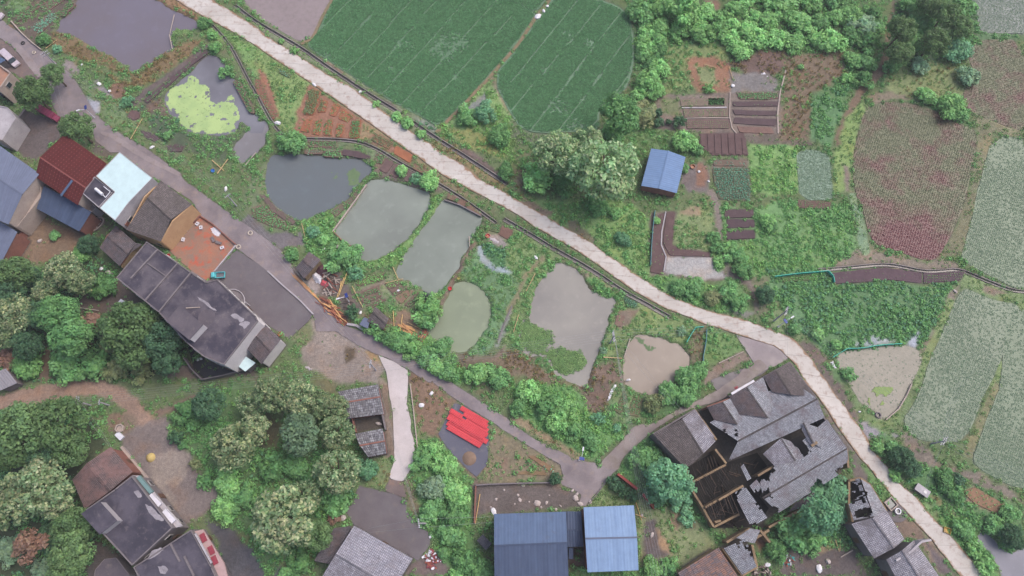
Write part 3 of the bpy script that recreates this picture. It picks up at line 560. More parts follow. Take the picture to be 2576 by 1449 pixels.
# ---- vegetable beds: label, region, outline, soil, crop, row gap, plant gap, plant size, fill
DK, BR, OR = (102, 84, 88), (130, 108, 98), (172, 112, 86)
BEDS = [
 ('purple-soil seedling bed under the wires beside the street', '0', "1062,985 1150,1010 1205,1042 1180,1072 1110,1045", DK, 'sprout', .7, .6, .18, .5), ('small oval dark bed near the algae pond', '0', "1255,1105 1330,1090 1385,1108 1370,1145 1290,1145", DK, 'leafy', .6, .5, .22, .6), ('bare brown mound bed at the end of the field path', '0', "960,885 995,832 1050,845 1056,890 1010,908", (120,96,96), None),
 ('big-leaved garden bed beside the village pond corner', '0', "245,205 385,95 440,130 305,255", BR, 'blue', .5, .5, .45, .97), ('leafy strip at the very edge of the village pond', '0', "440,105 540,12 575,35 482,128", BR, 'leafy', .5, .45, .4, .97), ('long leafy row running to the top left edge', '0', "100,130 330,-15 365,15 140,165", BR, 'leafy', .6, .45, .4, .9), ('leafy patch right at the top left edge', '0', "300,60 470,-40 520,-20 350,100", BR, 'leafy', .6, .45, .4, .85),
 ('vegetable strip climbing beside the algae pond path', '0', "1090,755 1240,625 1440,470 1560,375 1580,395 1440,500 1260,660 1110,780", DK, 'leafy', .8, .5, .26, .75), ('leafy strip between algae pond and steep channel', '0', "1760,620 1800,600 1900,790 1925,860 1880,850", BR, 'leafy', .5, .45, .4, .9),
 ('tall corn bed next to the concrete road', '1', "415,665 485,690 470,780 440,870 362,868 385,760", OR, 'corn', .55, .45, .45, .95), ('second corn bed right of the tall corn', '1', "492,750 545,765 525,850 468,850", OR, 'corn', .55, .45, .42, .9), ('narrow planted bed, upper middle of the red garden', '1', "590,775 640,800 600,885 550,870", OR, 'leafy', .5, .4, .28, .7), ('planted bed, upper right of the red garden', '1', "650,820 735,880 690,925 620,895", OR, 'leafy', .5, .4, .28, .7),
 ('lower bed of the red garden, first from the left', '1', "440,918 500,900 485,1025 420,1012", OR, 'leafy', .45, .4, .34, .9), ('lower bed of the red garden, second from the left', '1', "530,908 582,900 568,1025 508,1022", OR, 'leafy', .45, .4, .32, .85), ('lower bed of the red garden, third from the left', '1', "612,930 670,942 650,1036 598,1032", OR, 'leafy', .45, .4, .32, .85), ('dense green bed, right end of the red garden', '1', "725,920 795,905 780,1042 698,1042", OR, 'leafy', .4, .38, .38, 1.0), ('sparse bed left of the lower red garden beds', '1', "365,905 425,900 405,1000 335,990", OR, 'leafy', .6, .5, .25, .5),
 ('planted wedge between red garden and road', '1', "905,1005 1040,1080 1005,1130 868,1058", (150,120,96), 'corn', .5, .42, .32, .85), ('bare orange clay bed beside the road', '1', "1052,1100 1180,1170 1162,1232 1040,1160", (178,116,86), None), ('leafy strip along the head of the dark pond', '1', "395,1065 612,1068 612,1120 398,1112", BR, 'leafy', .45, .42, .36, .9), ('onion row at the head of the dark pond', '1', "370,1135 510,1140 505,1165 368,1165", BR, 'blue', .5, .4, .25, .8), ('leafy clump bed at the pond head beside the onion row', '1', "515,1140 650,1140 650,1190 515,1185", BR, 'leafy', .4, .4, .4, 1.0), ('bare dark strip curving along the dark pond', '1', "660,1130 770,1145 862,1180 850,1205 740,1185 650,1172", DK, None),
 ('brown bed, first of three above the green pond', '1', "990,1200 1042,1232 985,1310 930,1280", (122,100,98), None), ('brown bed, second of three above the green pond', '1', "1056,1240 1120,1275 1062,1345 1000,1318", (122,100,98), None), ('brown bed, third of three above the green pond', '1', "1150,1290 1200,1315 1170,1385 1112,1362", (118,98,98), None), ('planted strip under the road below the clay bed', '1', "1195,1240 1330,1300 1310,1335 1180,1272", (140,114,96), 'leafy', .5, .45, .28, .7), ('leafy patch at the channel bend', '1', "915,1155 985,1180 950,1240 890,1215", BR, 'leafy', .45, .45, .36, .9),
 ('striped vegetable strip on red soil beside the steep channel', '1', "0,600 35,605 100,760 160,880 130,905 60,780 0,690", (146,106,90), 'leafy', .7, .4, .26, .75), ('blue-green vegetable patch on the road bank', '1', "165,515 265,565 255,590 175,550", (110,120,80), 'blue', .5, .45, .3, .9),
 ('pale bed with white markers at the garden top', '2', "1270,752 1612,742 1612,796 1280,804", (140,126,112), 'sprout', .6, .5, .2, .6), ('half-planted bed, second row of the garden', '2', "1290,832 1632,822 1632,880 1300,886", (136,118,108), 'sprout', .5, .5, .18, .6), ('dotted seedling bed, third row of the garden', '2', "1312,906 1640,902 1642,970 1320,972", (128,106,102), 'sprout', .55, .5, .16, .8), ('dense green vegetable row right of the brown plots', '2', "1695,702 2000,700 2010,745 1930,752 1715,750", BR, 'leafy', .45, .42, .36, 1.0), ('dark empty bed, first below the dense green row', '2', "1668,770 2015,770 2012,802 1668,802", DK, 'sprout', .8, .8, .15, .4), ('dark empty bed, second below the dense green row', '2', "1668,832 1995,842 1992,872 1680,868", DK, None), ('dark empty bed, third below the dense green row', '2', "1680,890 1995,902 1985,952 1670,932", DK, None), ('brown bed at the garden foot with dug hole', '2', "1700,955 1960,965 1980,1010 1720,1000", (140,112,104), None),
 ('leafy corner of the pale garden bed', '2', "1480,745 1605,742 1600,792 1480,796", (140,126,112), 'leafy', .5, .45, .26, .9),
 ('ploughed plot with six dark ridges', '2', "1415,1095 1412,1012 1745,1004 1782,1172 1500,1172", (112,90,90), None, .6, .45, .3, .9, .12, 7), ('strip of young plants above the cabbage plot', '2', "1520,1212 1760,1210 1768,1255 1520,1252", (130,112,100), 'blue', .6, .5, .28, .6), ('large blue-green cabbage plot', '2', "1512,1272 1788,1270 1800,1400 1790,1520 1560,1500 1530,1400", (112,112,92), 'blue', .5, .48, .4, .97),
 ('dark soil bed, top of three right of the footpath', '6', "1602,135 1820,132 1822,190 1602,196", DK, None), ('dark soil bed, middle of three right of the footpath', '6', "1620,206 1825,210 1832,266 1620,272", (96,78,84), None), ('dark soil bed, bottom of three right of the footpath', '6', "1615,292 1832,290 1832,350 1620,362", (96,78,84), None),
 ('long dark bed inside the blue net', '6', "1080,190 1150,160 1122,380 1160,490 1122,622 1045,602 1052,400", (112,90,90), 'sprout', .9, .8, .14, .3), ('curved dark bed around the grassy plot', '6', "1165,155 1228,150 1208,400 1262,432 1500,460 1502,488 1190,480 1140,385", (112,90,90), 'sprout', .9, .8, .14, .3),
 ('long dark planted strip below the purple field, left part', '7', "482,612 870,572 1160,612 1156,690 900,662 700,682 500,692", (104,84,92), 'sprout', .9, .9, .14, .5), ('long dark planted strip below the purple field, right part', '7', "1172,612 1320,615 1490,592 1450,668 1300,680 1172,692", (100,82,90), 'sprout', .55, .5, .18, .9), ('short dark bed below the small green plot', '7', "222,62 470,78 470,126 232,122", (120,98,90), 'sprout', .5, .5, .2, .7), ('pale leafy row inside the teal net', '7', "95,640 360,615 370,665 110,680", (100,120,80), 'bright', .6, .5, .4, .9),
 ('leafy crescent bed along the street below the dark pond', '5', "-30,120 60,100 130,150 240,255 225,285 100,255 -20,190", BR, 'leafy', .5, .45, .38, .97), ('dark crescent strip along the dark pond', '5', "30,20 75,30 150,120 310,225 270,250 110,135", (122,106,100), 'leafy', .8, .7, .22, .4), ('vegetable strip between dark pond and green pond', '5', "560,150 620,110 700,60 770,-20 790,10 690,110 600,190", (122,110,96), 'leafy', .5, .45, .26, .7),
 ('bright lettuce strip above the small gardens', '5', "755,660 960,605 975,640 960,665 765,715", (120,110,88), 'bright', .45, .42, .34, .95), ('garden bed, first row below the dirt strip', '5', "770,765 925,705 930,745 790,800", BR, 'leafy', .5, .45, .34, .9), ('garden bed, second row below the dirt strip', '5', "790,815 935,755 945,790 815,850", BR, 'leafy', .5, .45, .34, .85), ('garden bed, third row below the dirt strip', '5', "830,860 950,800 985,815 870,880", BR, 'leafy', .5, .45, .32, .8), ('garden bed right of the cross path, upper', '5', "975,690 1080,665 1100,690 1000,740", BR, 'bright', .45, .42, .32, .9), ('garden bed right of the cross path, middle', '5', "1010,745 1120,700 1150,725 1045,790", BR, 'leafy', .5, .45, .3, .8), ('garden bed beside the black tarpaulin', '5', "1120,850 1230,745 1265,765 1160,870", BR, 'leafy', .5, .45, .36, .95), ('garden bed right of the cross path, lower', '5', "1055,800 1150,740 1190,750 1090,850", (150,124,106), 'leafy', .6, .5, .26, .5),
 ('small bed, first above the long pond', '5', "1455,10 1525,42 1495,72 1440,48", (138,114,98), 'leafy', .5, .5, .24, .6), ('small bed, second above the long pond', '5', "1545,52 1600,82 1572,112 1512,84", (134,106,92), None), ('strip bed, third above the long pond', '5', "1610,95 1700,165 1690,182 1585,120", (138,112,98), 'sprout', .6, .5, .2, .5), ('green square bed near the ditch bridge', '5', "1775,238 1852,252 1832,312 1762,292", (110,120,84), 'leafy', .5, .45, .3, .8), ('brown square bed near the ditch bridge', '5', "1862,255 1940,292 1905,362 1832,322", (134,104,94), None),
 ('weedy bed under the wires, first', '10', "775,200 845,60 872,80 822,232", (120,116,88), 'leafy', .5, .45, .3, .8), ('weedy bed under the wires, second', '10', "862,232 930,80 985,110 955,245", (120,116,88), 'leafy', .5, .45, .3, .8), ('blue-green vegetable row beside the dirt bank', '10', "1290,965 1340,960 1390,1080 1350,1090", (120,116,88), 'blue', .5, .45, .36, .9),
 ('row of big-leaved plants on the red garden by the junction', '10', "120,545 160,540 320,640 300,670", (150,122,96), 'blue', .9, 1.3, .5, .9), ('second row of big-leaved plants on the red garden', '10', "40,680 70,660 250,660 260,690", (146,122,94), 'blue', .9, 1.3, .45, .8), ('dark green tilled square beside the ditch', '6', "845,785 945,832 932,878 850,838", (84,110,80), 'blue', .4, .4, .3, 1.0), ('small brown bed beside the broad pond', '6', "790,925 850,935 820,1020 775,1010", (140,116,104), 'sprout', .6, .6, .2, .4),
 ('ploughed plot with rusty stubble near the stream', '11', "1470,815 1555,780 1790,915 1745,985 1560,905", (156,124,100), 'sprout', .8, .7, .25, .6),
]
HARD = [
 ('village_road', '0', "-60,110 0,140 90,210 165,255 315,385 420,470 540,560 600,660 650,740 700,830 760,900 850,970 1000,1060 1150,1150 1360,1310 1400,1370 1500,1440 1932,1750 2030,1820 2120,1890 2185,1970 2235,2090 2370,2240 2490,2350 2610,2460 2810,2530 2930,2610 3130,2720 3330,2840 3440,2910 3630,3030 3830,3160 3864,3200 4010,3300 4200,3395 4340,3470 4500,3495 4655,3545 4600,3600 4500,3720 4420,3815 4370,3815 4390,3740 4320,3690 4230,3650 4250,3590 4230,3510 4060,3410 3864,3285 3660,3150 3430,3010 3280,2890 3230,2880 3070,2785 2940,2710 2830,2670 2710,2610 2530,2500 2390,2500 2370,2385 2250,2250 2130,2150 2020,2050 1932,1980 1790,1880 1700,1780 1640,1720 1520,1630 1440,1510 1215,1370 1150,1340 900,1150 830,1150 720,1060 690,960 500,930 450,900 320,620 300,580 80,340 -60,250", .06, 'road_dark'),
 ('van_yard', '0', "-60,260 80,345 300,590 205,625 120,560 0,520 -60,500", .04, 'yard_brown'),
 ('concrete_strip', '0', "80,325 130,320 330,540 310,590 280,585", .085, 'lane_grey'),
 ('broken_pavement', '0', "760,990 860,1010 1120,1180 1370,1310 1350,1335 1080,1200 830,1040 760,1010", .085, 'lane_grey'),
 ('concrete_yard', '4', "1785,440 1932,530 2022,600 2362,915 2340,960 2182,1108 2100,1050 1990,985 1932,925 1640,660 1615,612", .09, 'yard_grey'),
 ('red_clay_yard', '4', "1515,185 1620,245 1790,405 1620,605 1570,680 1450,600 1275,440", .05, 'clay'),
 ('concrete_lane', '9', "925,-215 1010,-185 1145,-105 1150,0 1140,80 1135,150 1165,250 1170,350 1200,440 1195,550 1170,640 1140,690 1110,735 1005,715 1020,660 1045,560 1040,400 1030,200 1010,100 1000,0 980,-100 950,-160", .10, 'lane_white'),
 ('lane_ramp', '9', "1005,718 1110,738 1135,860 970,805", .07, 'yard_brown'),
 ('lower_yard', '9', "775,770 860,790 1040,830 1140,875 1130,950 1190,1030 1240,1080 1320,1120 1310,1220 1220,1335 1170,1300 740,1065 680,960 740,880", .075, 'yard_grey'),
 ('gravel_path', '10', "655,605 740,520 830,430 900,340 960,308 1050,308 1180,235 1300,165 1440,105 1570,35 1700,-60 1760,-130 1860,-190 1932,-130 1800,-20 1560,130 1340,190 1200,262 1060,352 950,450 860,530 820,590 800,652 720,640", .065, 'path_grey'),
 ('concrete_apron', '6', "1690,1078 1932,1147 2010,1175 2085,1255 1990,1310 1870,1360", .05, 'apron'),
 ('apron_ledge', '6', "1500,1420 1860,1290 1930,1340 1880,1380 1640,1460 1540,1500", .04, 'yard_grey'),
 ('gravel_pad', '9', "1375,380 1500,140 1600,180 1745,300 1760,480 1740,610 1660,700 1590,640 1440,480", .05, 'gravel'),
 ('courtyard_slab', '8', "1110,690 1370,1040 1330,1005 1060,640 920,470 950,480", .05, 'lane_grey'),
]
ROAD_UP = [('0', "1570,-20 1750,90 1932,205"), ('1', "100,290 240,370 520,550 620,605 770,690 960,840 1060,910 1140,975 1310,1080 1420,1170 1560,1240 1680,1350 1860,1440"),
 ('6', "60,75 150,125 290,205 420,280 600,380 720,480 850,560 960,640 1080,720 1200,790 1400,870 1500,905 1700,950 1932,1025"), ('7', "100,1070 230,1132 270,1200 330,1260 380,1340 450,1449"),
 ('11', "560,150 650,270 760,430 780,500 880,590 960,720 1100,840 1180,940 1270,1040 1380,1150 1480,1260 1640,1449 1760,1600")]
ROAD_LO = [('0', "1300,-20 1500,110 1700,210 1932,345"), ('1', "130,440 330,570 510,690 700,820 900,960 1040,1060 1200,1170 1400,1320 1560,1400 1640,1449"),
 ('6', "0,145 100,215 180,270 300,340 400,390 520,465 620,530 700,590 800,660 920,745 1060,830 1180,890 1300,930 1420,985 1500,1010 1700,1075 1932,1147"), ('7', "60,1170 150,1250 210,1305 290,1449"),
 ('11', "420,160 530,330 700,570 880,770 960,880 1080,1010 1250,1200 1450,1449 1580,1600")]
def edge_line(E):
    out = []
    for r, s in E: out += [U(r, p) for p in pts(s)]
    return smooth_poly([tuple(p) for p in out], 1, False)
CHANNEL = [  # irrigation channels: name, label, region, line, width, kerb
 ('irrigation_channel', 'narrow dark concrete irrigation channel beside the striped rice fields', '1', "-160,40 0,163 150,250 340,360 500,475 700,610 900,740 1090,855", .7),
 ('irrigation_channel', 'dark channel between rice field corner and concrete road, past the tall weeds', '1', "1180,918 1340,1030 1500,1130 1700,1260 1890,1385", .8),
 ('irrigation_channel', 'channel curving from garden tree along red soil beds to long pond', '1', "370,1048 600,1052 780,1068 930,1130 1070,1220 1240,1310 1400,1400 1560,1500 1700,1600 1810,1680", .6),
 ('irrigation_channel', 'straight ditch below the concrete road north of the broad pond', '6', "-60,205 0,240 130,315 300,420 500,530 650,620 830,745 950,810 1040,860 1190,945", .8),
 ('irrigation_channel', 'winding channel between purple field and dark planted strip', '7', "380,590 620,570 870,545 1000,560 1180,600 1300,597 1440,583 1560,630 1700,690 1850,745 1960,755", .6),
 ('irrigation_channel', 'short steep channel beside red soil strips near algae pond', '1', "-400,110 -200,330 -130,460 -60,600 0,700 60,820 130,940 200,1020", .55),
]
# ---- ground grid
def axis(a, b, st):
    inner = list(np.arange(a, b + 1e-6, st)); lo, hi, d = [], [], st
    x = a
    while x > -2500: d *= 1.5; x -= d; lo.append(x)
    x, d = b, st
    while x < 2500: d *= 1.5; x += d; hi.append(x)
    return np.array(lo[::-1] + inner + hi)
GX, GY = axis(-150, 150, .45), axis(-32, 150, .45)
gx, gy = np.meshgrid(GX, GY); SHP = gx.shape
px, py = gx.ravel(), gy.ravel()
colr = np.zeros((px.size, 3)); gz = np.zeros(px.size)
KINDS = ['grass', 'weed', 'light', 'dark', 'rust']
dens = {k: np.zeros(px.size) for k in KINDS}
def lin3(c):
    g = .3 * c[0] + .59 * c[1] + .11 * c[2]; return np.array(S(*[x + (g * k - x) * .33 for x, k in zip(c, (.97, 1.0, 1.01))]))
nA, nB, nC = vnoise(px, py, 14, 1), vnoise(px, py, 3.2, 2), vnoise(px, py, 1.3, 3, 2)
t = np.clip((nA - .35) / .3, 0, 1)[:, None]
colr[:] = lin3((98, 126, 72)) * (1 - t) + lin3((112, 132, 78)) * t
t = np.clip((nB - .62) / .1, 0, 1)[:, None] * .5
colr[:] = colr * (1 - t) + lin3((132, 116, 92)) * t
dens['grass'][:] = 1.5; dens['weed'][:] = .6
EN = vnoise(px, py, 2.2, 9, 3) - .5
def brush(poly, f, a, line=None):
    xs = [p[0] for p in poly]; ys = [p[1] for p in poly]; m = (line or 0) / 2 + f + a + .5
    idx = np.nonzero((px > min(xs) - m) & (px < max(xs) + m) & (py > min(ys) - m) & (py < max(ys) + m))[0]
    if not idx.size: return idx, None
    sd = sdist(px[idx], py[idx], poly) if not line else line / 2 - sdist(px[idx], py[idx], poly, False)
    w = np.clip((sd + 2.2 * a * EN[idx]) / f + .5, 0, 1); w = w * w * (3 - 2 * w)
    k = w > .002
    return idx[k], w[k]
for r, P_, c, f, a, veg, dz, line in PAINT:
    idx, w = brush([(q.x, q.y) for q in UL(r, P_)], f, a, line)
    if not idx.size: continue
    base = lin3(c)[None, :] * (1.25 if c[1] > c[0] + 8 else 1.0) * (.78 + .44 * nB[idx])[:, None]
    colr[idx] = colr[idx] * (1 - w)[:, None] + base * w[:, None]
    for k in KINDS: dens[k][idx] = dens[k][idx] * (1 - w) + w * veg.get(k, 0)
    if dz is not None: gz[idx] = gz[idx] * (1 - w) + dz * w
def under(poly, c, dz, f=.5, a=0, line=None, g=0):
    if g: poly = grow(poly, g)
    idx, w = brush([(q[0], q[1]) for q in poly], f, a, line)
    if not idx.size: return
    if c is not None: colr[idx] = colr[idx] * (1 - w)[:, None] + lin3(c) * w[:, None]
    for k in KINDS: dens[k][idx] *= (1 - w)
    if dz is not None: gz[idx] = gz[idx] * (1 - w) + dz * w
WATER_Z = -.42
PONDW = {}
for n, (r, s, c1, c2) in POND.items():
    w = UL(r, smooth_poly(pts(s), 1), WATER_Z); PONDW[n] = w
    under(w, (96, 92, 80), -1.3, 1.9, .6, g=.05)
FIELDW = {}
for n, fd in FIELD.items():
    w = UL(fd[0], smooth_poly(pts(fd[1]), 1)); FIELDW[n] = w
    under(w, fd[2], -.14, .6, .3)
for n, r, s, z, m in HARD: under(UL(r, pts(s)), (118, 108, 106), -.10, .4, .2)
RU, RL = edge_line(ROAD_UP), edge_line(ROAD_LO)
under([(p[0], p[1]) for p in RU] + [(p[0], p[1]) for p in reversed(RL)], (150, 132, 112), -.08, .5, .3)
for n, lab, r, s, wd in CHANNEL: under(smooth_poly([tuple(p) for p in UL(r, pts(s))], 1, False), (74, 68, 68), -.45, .35, 0, line=wd)
for row in BEDS: under(UL(row[1], pts(row[2])), row[3], -.05, .5, .15, g=.12)
for w in PONDW.values():          # lush fringe where the banks meet the water
    xs, ys = [q[0] for q in w], [q[1] for q in w]
    idx = np.nonzero((px > min(xs) - 3) & (px < max(xs) + 3) & (py > min(ys) - 3) & (py < max(ys) + 3))[0]; sd = sdist(px[idx], py[idx], w)
    ring = idx[(sd < .9) & (sd > -1.7) & (sum(dens[k][idx] for k in KINDS) > .02)]; dens['grass'][ring] += 1.3; dens['weed'][ring] += .7
PAD = []          # building footprints are filled in below, before the mesh is made
# ================================================================== buildings
T_GREY = tilemat('grey_roof_tiles', S(156, 152, 164), S(186, 184, 194), S(126, 120, 126), .34, .32, .56)
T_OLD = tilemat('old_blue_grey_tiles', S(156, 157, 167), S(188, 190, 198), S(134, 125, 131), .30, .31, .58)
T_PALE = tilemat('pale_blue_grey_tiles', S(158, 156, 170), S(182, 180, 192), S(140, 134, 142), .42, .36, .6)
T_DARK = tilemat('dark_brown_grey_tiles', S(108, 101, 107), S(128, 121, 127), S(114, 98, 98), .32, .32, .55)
T_BROWN = tilemat('weathered_brown_tiles', S(112, 104, 106), S(138, 128, 128), S(92, 86, 84), .32, .32, .58)
T_RED = tilemat('reddish_brick_tiles', S(112, 98, 100), S(132, 116, 116), S(134, 106, 104), .3, .3, .5)
T_WHITE = tilemat('limed_grey_tiles', S(108, 104, 112), S(176, 176, 182), S(124, 120, 124), .5, .42, .62)
T_STREAK = tilemat('grey_tiles_with_orange', S(126, 118, 124), S(168, 126, 108), S(104, 98, 104), .9, .32, .62)
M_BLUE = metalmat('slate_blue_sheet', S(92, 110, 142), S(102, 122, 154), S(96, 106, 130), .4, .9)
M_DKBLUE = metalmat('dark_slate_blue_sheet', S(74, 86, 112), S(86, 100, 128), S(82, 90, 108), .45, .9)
M_LTBLUE = metalmat('light_blue_sheet', S(132, 158, 196), S(146, 172, 208), S(128, 148, 182), .35, 1.0)
M_STEEL = metalmat('steel_blue_sheet', S(116, 144, 186), S(124, 152, 194), S(112, 132, 164), .5, .9)
M_GREYB = metalmat('grey_blue_sheet', S(112, 120, 144), S(122, 130, 154), None, .5, .9)
M_MAROON = metalmat('maroon_sheet', S(90, 38, 38), S(98, 44, 42), S(106, 52, 44), .5, .9, .3, S(140, 84, 80))
M_CYAN = metalmat('pale_cyan_panel', S(226, 250, 254), S(218, 246, 252), None, .35, 3.5)
M_SHED = metalmat('galvanised_sheet', S(160, 156, 164), S(146, 142, 150), S(128, 118, 120), .4, .8)
W_WHITE = weathered('white_plaster', S(196, 190, 196), S(176, 170, 176), S(150, 144, 150), .4)
W_BRIGHT = weathered('bright_white_plaster', S(236, 230, 234), S(220, 214, 220), S(196, 190, 196), .3)
W_TAN = weathered('tan_plaster', S(212, 176, 138), S(200, 162, 126), S(176, 140, 112), .4)
W_BEIGE = weathered('beige_plaster', S(196, 180, 170), S(178, 162, 156), S(156, 142, 138), .4)
W_BRICK = weathered('red_brick', S(158, 110, 98), S(140, 96, 88), S(172, 134, 120), .6, 5)
W_EARTH = weathered('rammed_earth', S(166, 142, 112), S(138, 116, 94), S(96, 82, 70), .7)
W_GREY = weathered('grey_render', S(140, 132, 136), S(122, 114, 118), S(104, 98, 100), .4)
R_CON = weathered('stained_roof_concrete', S(106, 99, 108), S(72, 68, 82), S(130, 121, 124), .22, .9, t=(.4, .58))
R_CON2 = weathered('dark_roof_concrete', S(96, 91, 104), S(68, 65, 78), S(116, 108, 114), .24, .9, t=(.4, .6))
R_CON3 = weathered('brownish_roof_concrete', S(108, 100, 108), S(92, 86, 96), S(128, 118, 118), .35, 1.2)
GLASS = plain('dark_window_glass', (.03, .04, .05), .1, .5)
DOORM = plain('brown_door_wood', S(104, 76, 60)); FRAMEM = plain('pale_frame', S(176, 172, 172))
TIMB = plain('old_timber', S(96, 80, 70), .9); CHAR = plain('charred_timber', S(52, 46, 44), .9)
def v3(r, p): return U(r, p[:2], p[2])
def slope(parent, q, mat, pitch=.32, row=None, amp=.045, hole=None, name='roof_slope', lap=.0):
    """q: eave A, eave B, ridge C (above B), ridge D (above A)"""
    A, B, C, D = q; L = max((B - A).length, (C - D).length); Hh = ((D - A).length + (C - B).length) / 2
    nu = max(2, int(L / pitch * 2)); nv = max(1, int(Hh / row)) if row else 1
    nrm = (B - A).cross(D - A).normalized()
    if nrm.z < 0: nrm = -nrm
    mb = MB()
    for j in range(nv + 1):
        tv = j / nv
        for i in range(nu + 1):
            tu = i / nu; p0 = A.lerp(B, tu).lerp(D.lerp(C, tu), tv)
            mb.v.append(tuple(p0 + nrm * (amp if i % 2 else 0)))
    for j in range(nv):
        for i in range(nu):
            a = j * (nu + 1) + i
            if hole is not None:
                c = [(mb.v[a][k] + mb.v[a + nu + 2][k]) / 2 for k in range(2)]
                if hole(c[0], c[1]): continue
            mb.f.append((a, a + 1, a + nu + 2, a + nu + 1)); x0, x1, y0, y1 = i / nu * L, (i + 1) / nu * L, j / nv * Hh, (j + 1) / nv * Hh
            mb.uv.append([(x0, y0), (x1, y0), (x1, y1), (x0, y1)])
    return mb.build(name, mat, parent)
def bar(mb, a, b, w, h):
    """a box from a to b (its top edge line), w wide, h deep"""
    a, b = Vector(a), Vector(b); d = (b - a); dx = d.normalized(); s = dx.cross(Vector((0, 0, 1))); s = s.normalized() * (w / 2) if s.length > 1e-3 else Vector((w / 2, 0, 0))
    u = Vector((0, 0, -h)); k = len(mb.v)
    for p in (a, b):
        for o in (-s, s, s + u, -s + u): mb.v.append(tuple(p + o))
    for c in range(4): mb.f.append((k + c, k + (c + 1) % 4, k + 4 + (c + 1) % 4, k + 4 + c)); mb.uv.append(None)
    mb.f += [(k + 3, k + 2, k + 1, k), (k + 4, k + 5, k + 6, k + 7)]; mb.uv += [None, None]
    return mb
def openings(parent, a, b, floors=1, fh=3.0):
    """door and windows, each its own part, on the wall from a to b (xy)"""
    a, b = Vector((a[0], a[1], 0)), Vector((b[0], b[1], 0)); L = (b - a).length; d = (b - a) / L; rz = math.atan2(d.y, d.x)
    n = max(1, int(L / 3.2))
    for f in range(floors):
        for i in range(n):
            c = a + d * (L * (i + .5) / n)
            if f == 0 and i == n // 2:
                MB().box((c.x, c.y, 1.08), (1.1, .32, 2.16), rz).build('door', DOORM, parent)
            else:
                z = f * fh + 1.6
                w = MB().box((c.x, c.y, z), (1.3, .32, 1.3), rz).build('window', FRAMEM, parent)
                MB().box((c.x, c.y, z), (1.1, .36, 1.1), rz).build('pane', GLASS, w)
def gable(name, label, r, A, B, R1, R2, C, D, he, hr, mat, wall, mat2=None, over=.35, cat='house', pitch=.32, amp=.045, ridge=None, floors=1, he2=None, doors=(0, 1), row=None, hole=None):
    he2 = he if he2 is None else he2
    a, b = U(r, A, he), U(r, B, he); c, d = U(r, C, he2), U(r, D, he2); r1, r2 = U(r, R1, hr), U(r, R2, hr)
    ctr = (a + b + c + d) / 4; o = empty(name, (ctr.x, ctr.y, 0), 0, label, cat)
    slope(o, (a, b, r2, r1), mat, pitch, row, amp, hole); slope(o, (d, c, r2, r1), mat2 or mat, pitch, row, amp, hole)
    if ridge is not False:
        up = Vector((0, 0, amp + .06)); bar(MB(), r1 + up, r2 + up, .3, .1).build('ridge_cap', ridge or mat, o)
    fp = grow([(q.x, q.y) for q in (a, b, c, d)], -over)
    # the four walls, each a prism under the eaves, the ends rising to the ridge
    ord_ = [Vector((q[0], q[1])) for q in fp]
    def near(q): return min(ord_, key=lambda w: (w - Vector((q.x, q.y))).length)
    na, nb, nc, nd = near(a), near(b), near(c), near(d)
    for (p0, p1, h0, h1, top) in ((na, nb, he, he, None), (nb, nc, he, he2, r2), (nc, nd, he2, he2, None), (nd, na, he2, he, r1)):
        t = (p1 - p0); Lw = t.length
        if Lw < .3: continue
        t /= Lw; nn = Vector((-t.y, t.x)) * .12; mb = MB()
        z0, z1 = h0 - .12, h1 - .12
        prof = [(p0, -.3), (p1, -.3), (p1, z1)]
        if top is not None:
            k = max(.05, min(.95, (Vector((top.x, top.y)) - p0).dot(t) / Lw)); prof.append((p0.lerp(p1, k), hr - .16))
        prof.append((p0, z0))
        f1 = [(q.x - nn.x, q.y - nn.y, z) for q, z in prof]; f2 = [(q.x + nn.x, q.y + nn.y, z) for q, z in prof]
        mb.face(f1); mb.face(f2[::-1])
        for i in range(len(prof)):
            j = (i + 1) % len(prof); mb.face([f1[j], f1[i], f2[i], f2[j]])
        mb.build('wall', wall, o)
    if 0 in doors: openings(o, na, nb, floors)
    if 1 in doors: openings(o, nc, nd, floors)
    PAD.append([(q.x, q.y) for q in (a, b, c, d)])
    return o
def flat(name, label, r, P, h, mat, wall, par=.35, pw=.22, cat='house', floors=2, pmat=None, over=.0, base=-.3, op=True, skip=None):
    w = [U(r, q, h) for q in P]; ctr = sum(w, Vector()) / len(w); o = empty(name, (ctr.x, ctr.y, 0), 0, label, cat)
    poly = [(q.x, q.y) for q in w]
    if poly_area(poly) < 0: poly.reverse()
    for i in range(len(poly)):
        a, b = Vector(poly[i]), Vector(poly[(i + 1) % len(poly)]); d = (b - a)
        if d.length < .2: continue
        d.normalize(); n_ = Vector((-d.y, d.x)) * .12; e = d * .12
        MB().prism([a, b, b + n_ - e, a + n_ + e], base, h - .16).build('wall', wall, o)
        if op and (b - a).length > 4 and not (skip and ((a + b) / 2 - U(r, skip, h).xy).length < 3): openings(o, a, b, floors)
    if par:
        for i in range(len(poly)):
            a, b = Vector(poly[i]), Vector(poly[(i + 1) % len(poly)]); d = (b - a)
            if d.length < .3: continue
            d.normalize(); n_ = Vector((-d.y, d.x)) * pw; e = d * pw
            MB().prism([a, b, b + n_ - e, a + n_ + e], h - .15, h + par + .004 * i).build('parapet', pmat or wall, o)
    MB().prism(grow(poly, -.02 if par else over), h - .16, h).build('roof', mat, o)
    PAD.append(poly); return o
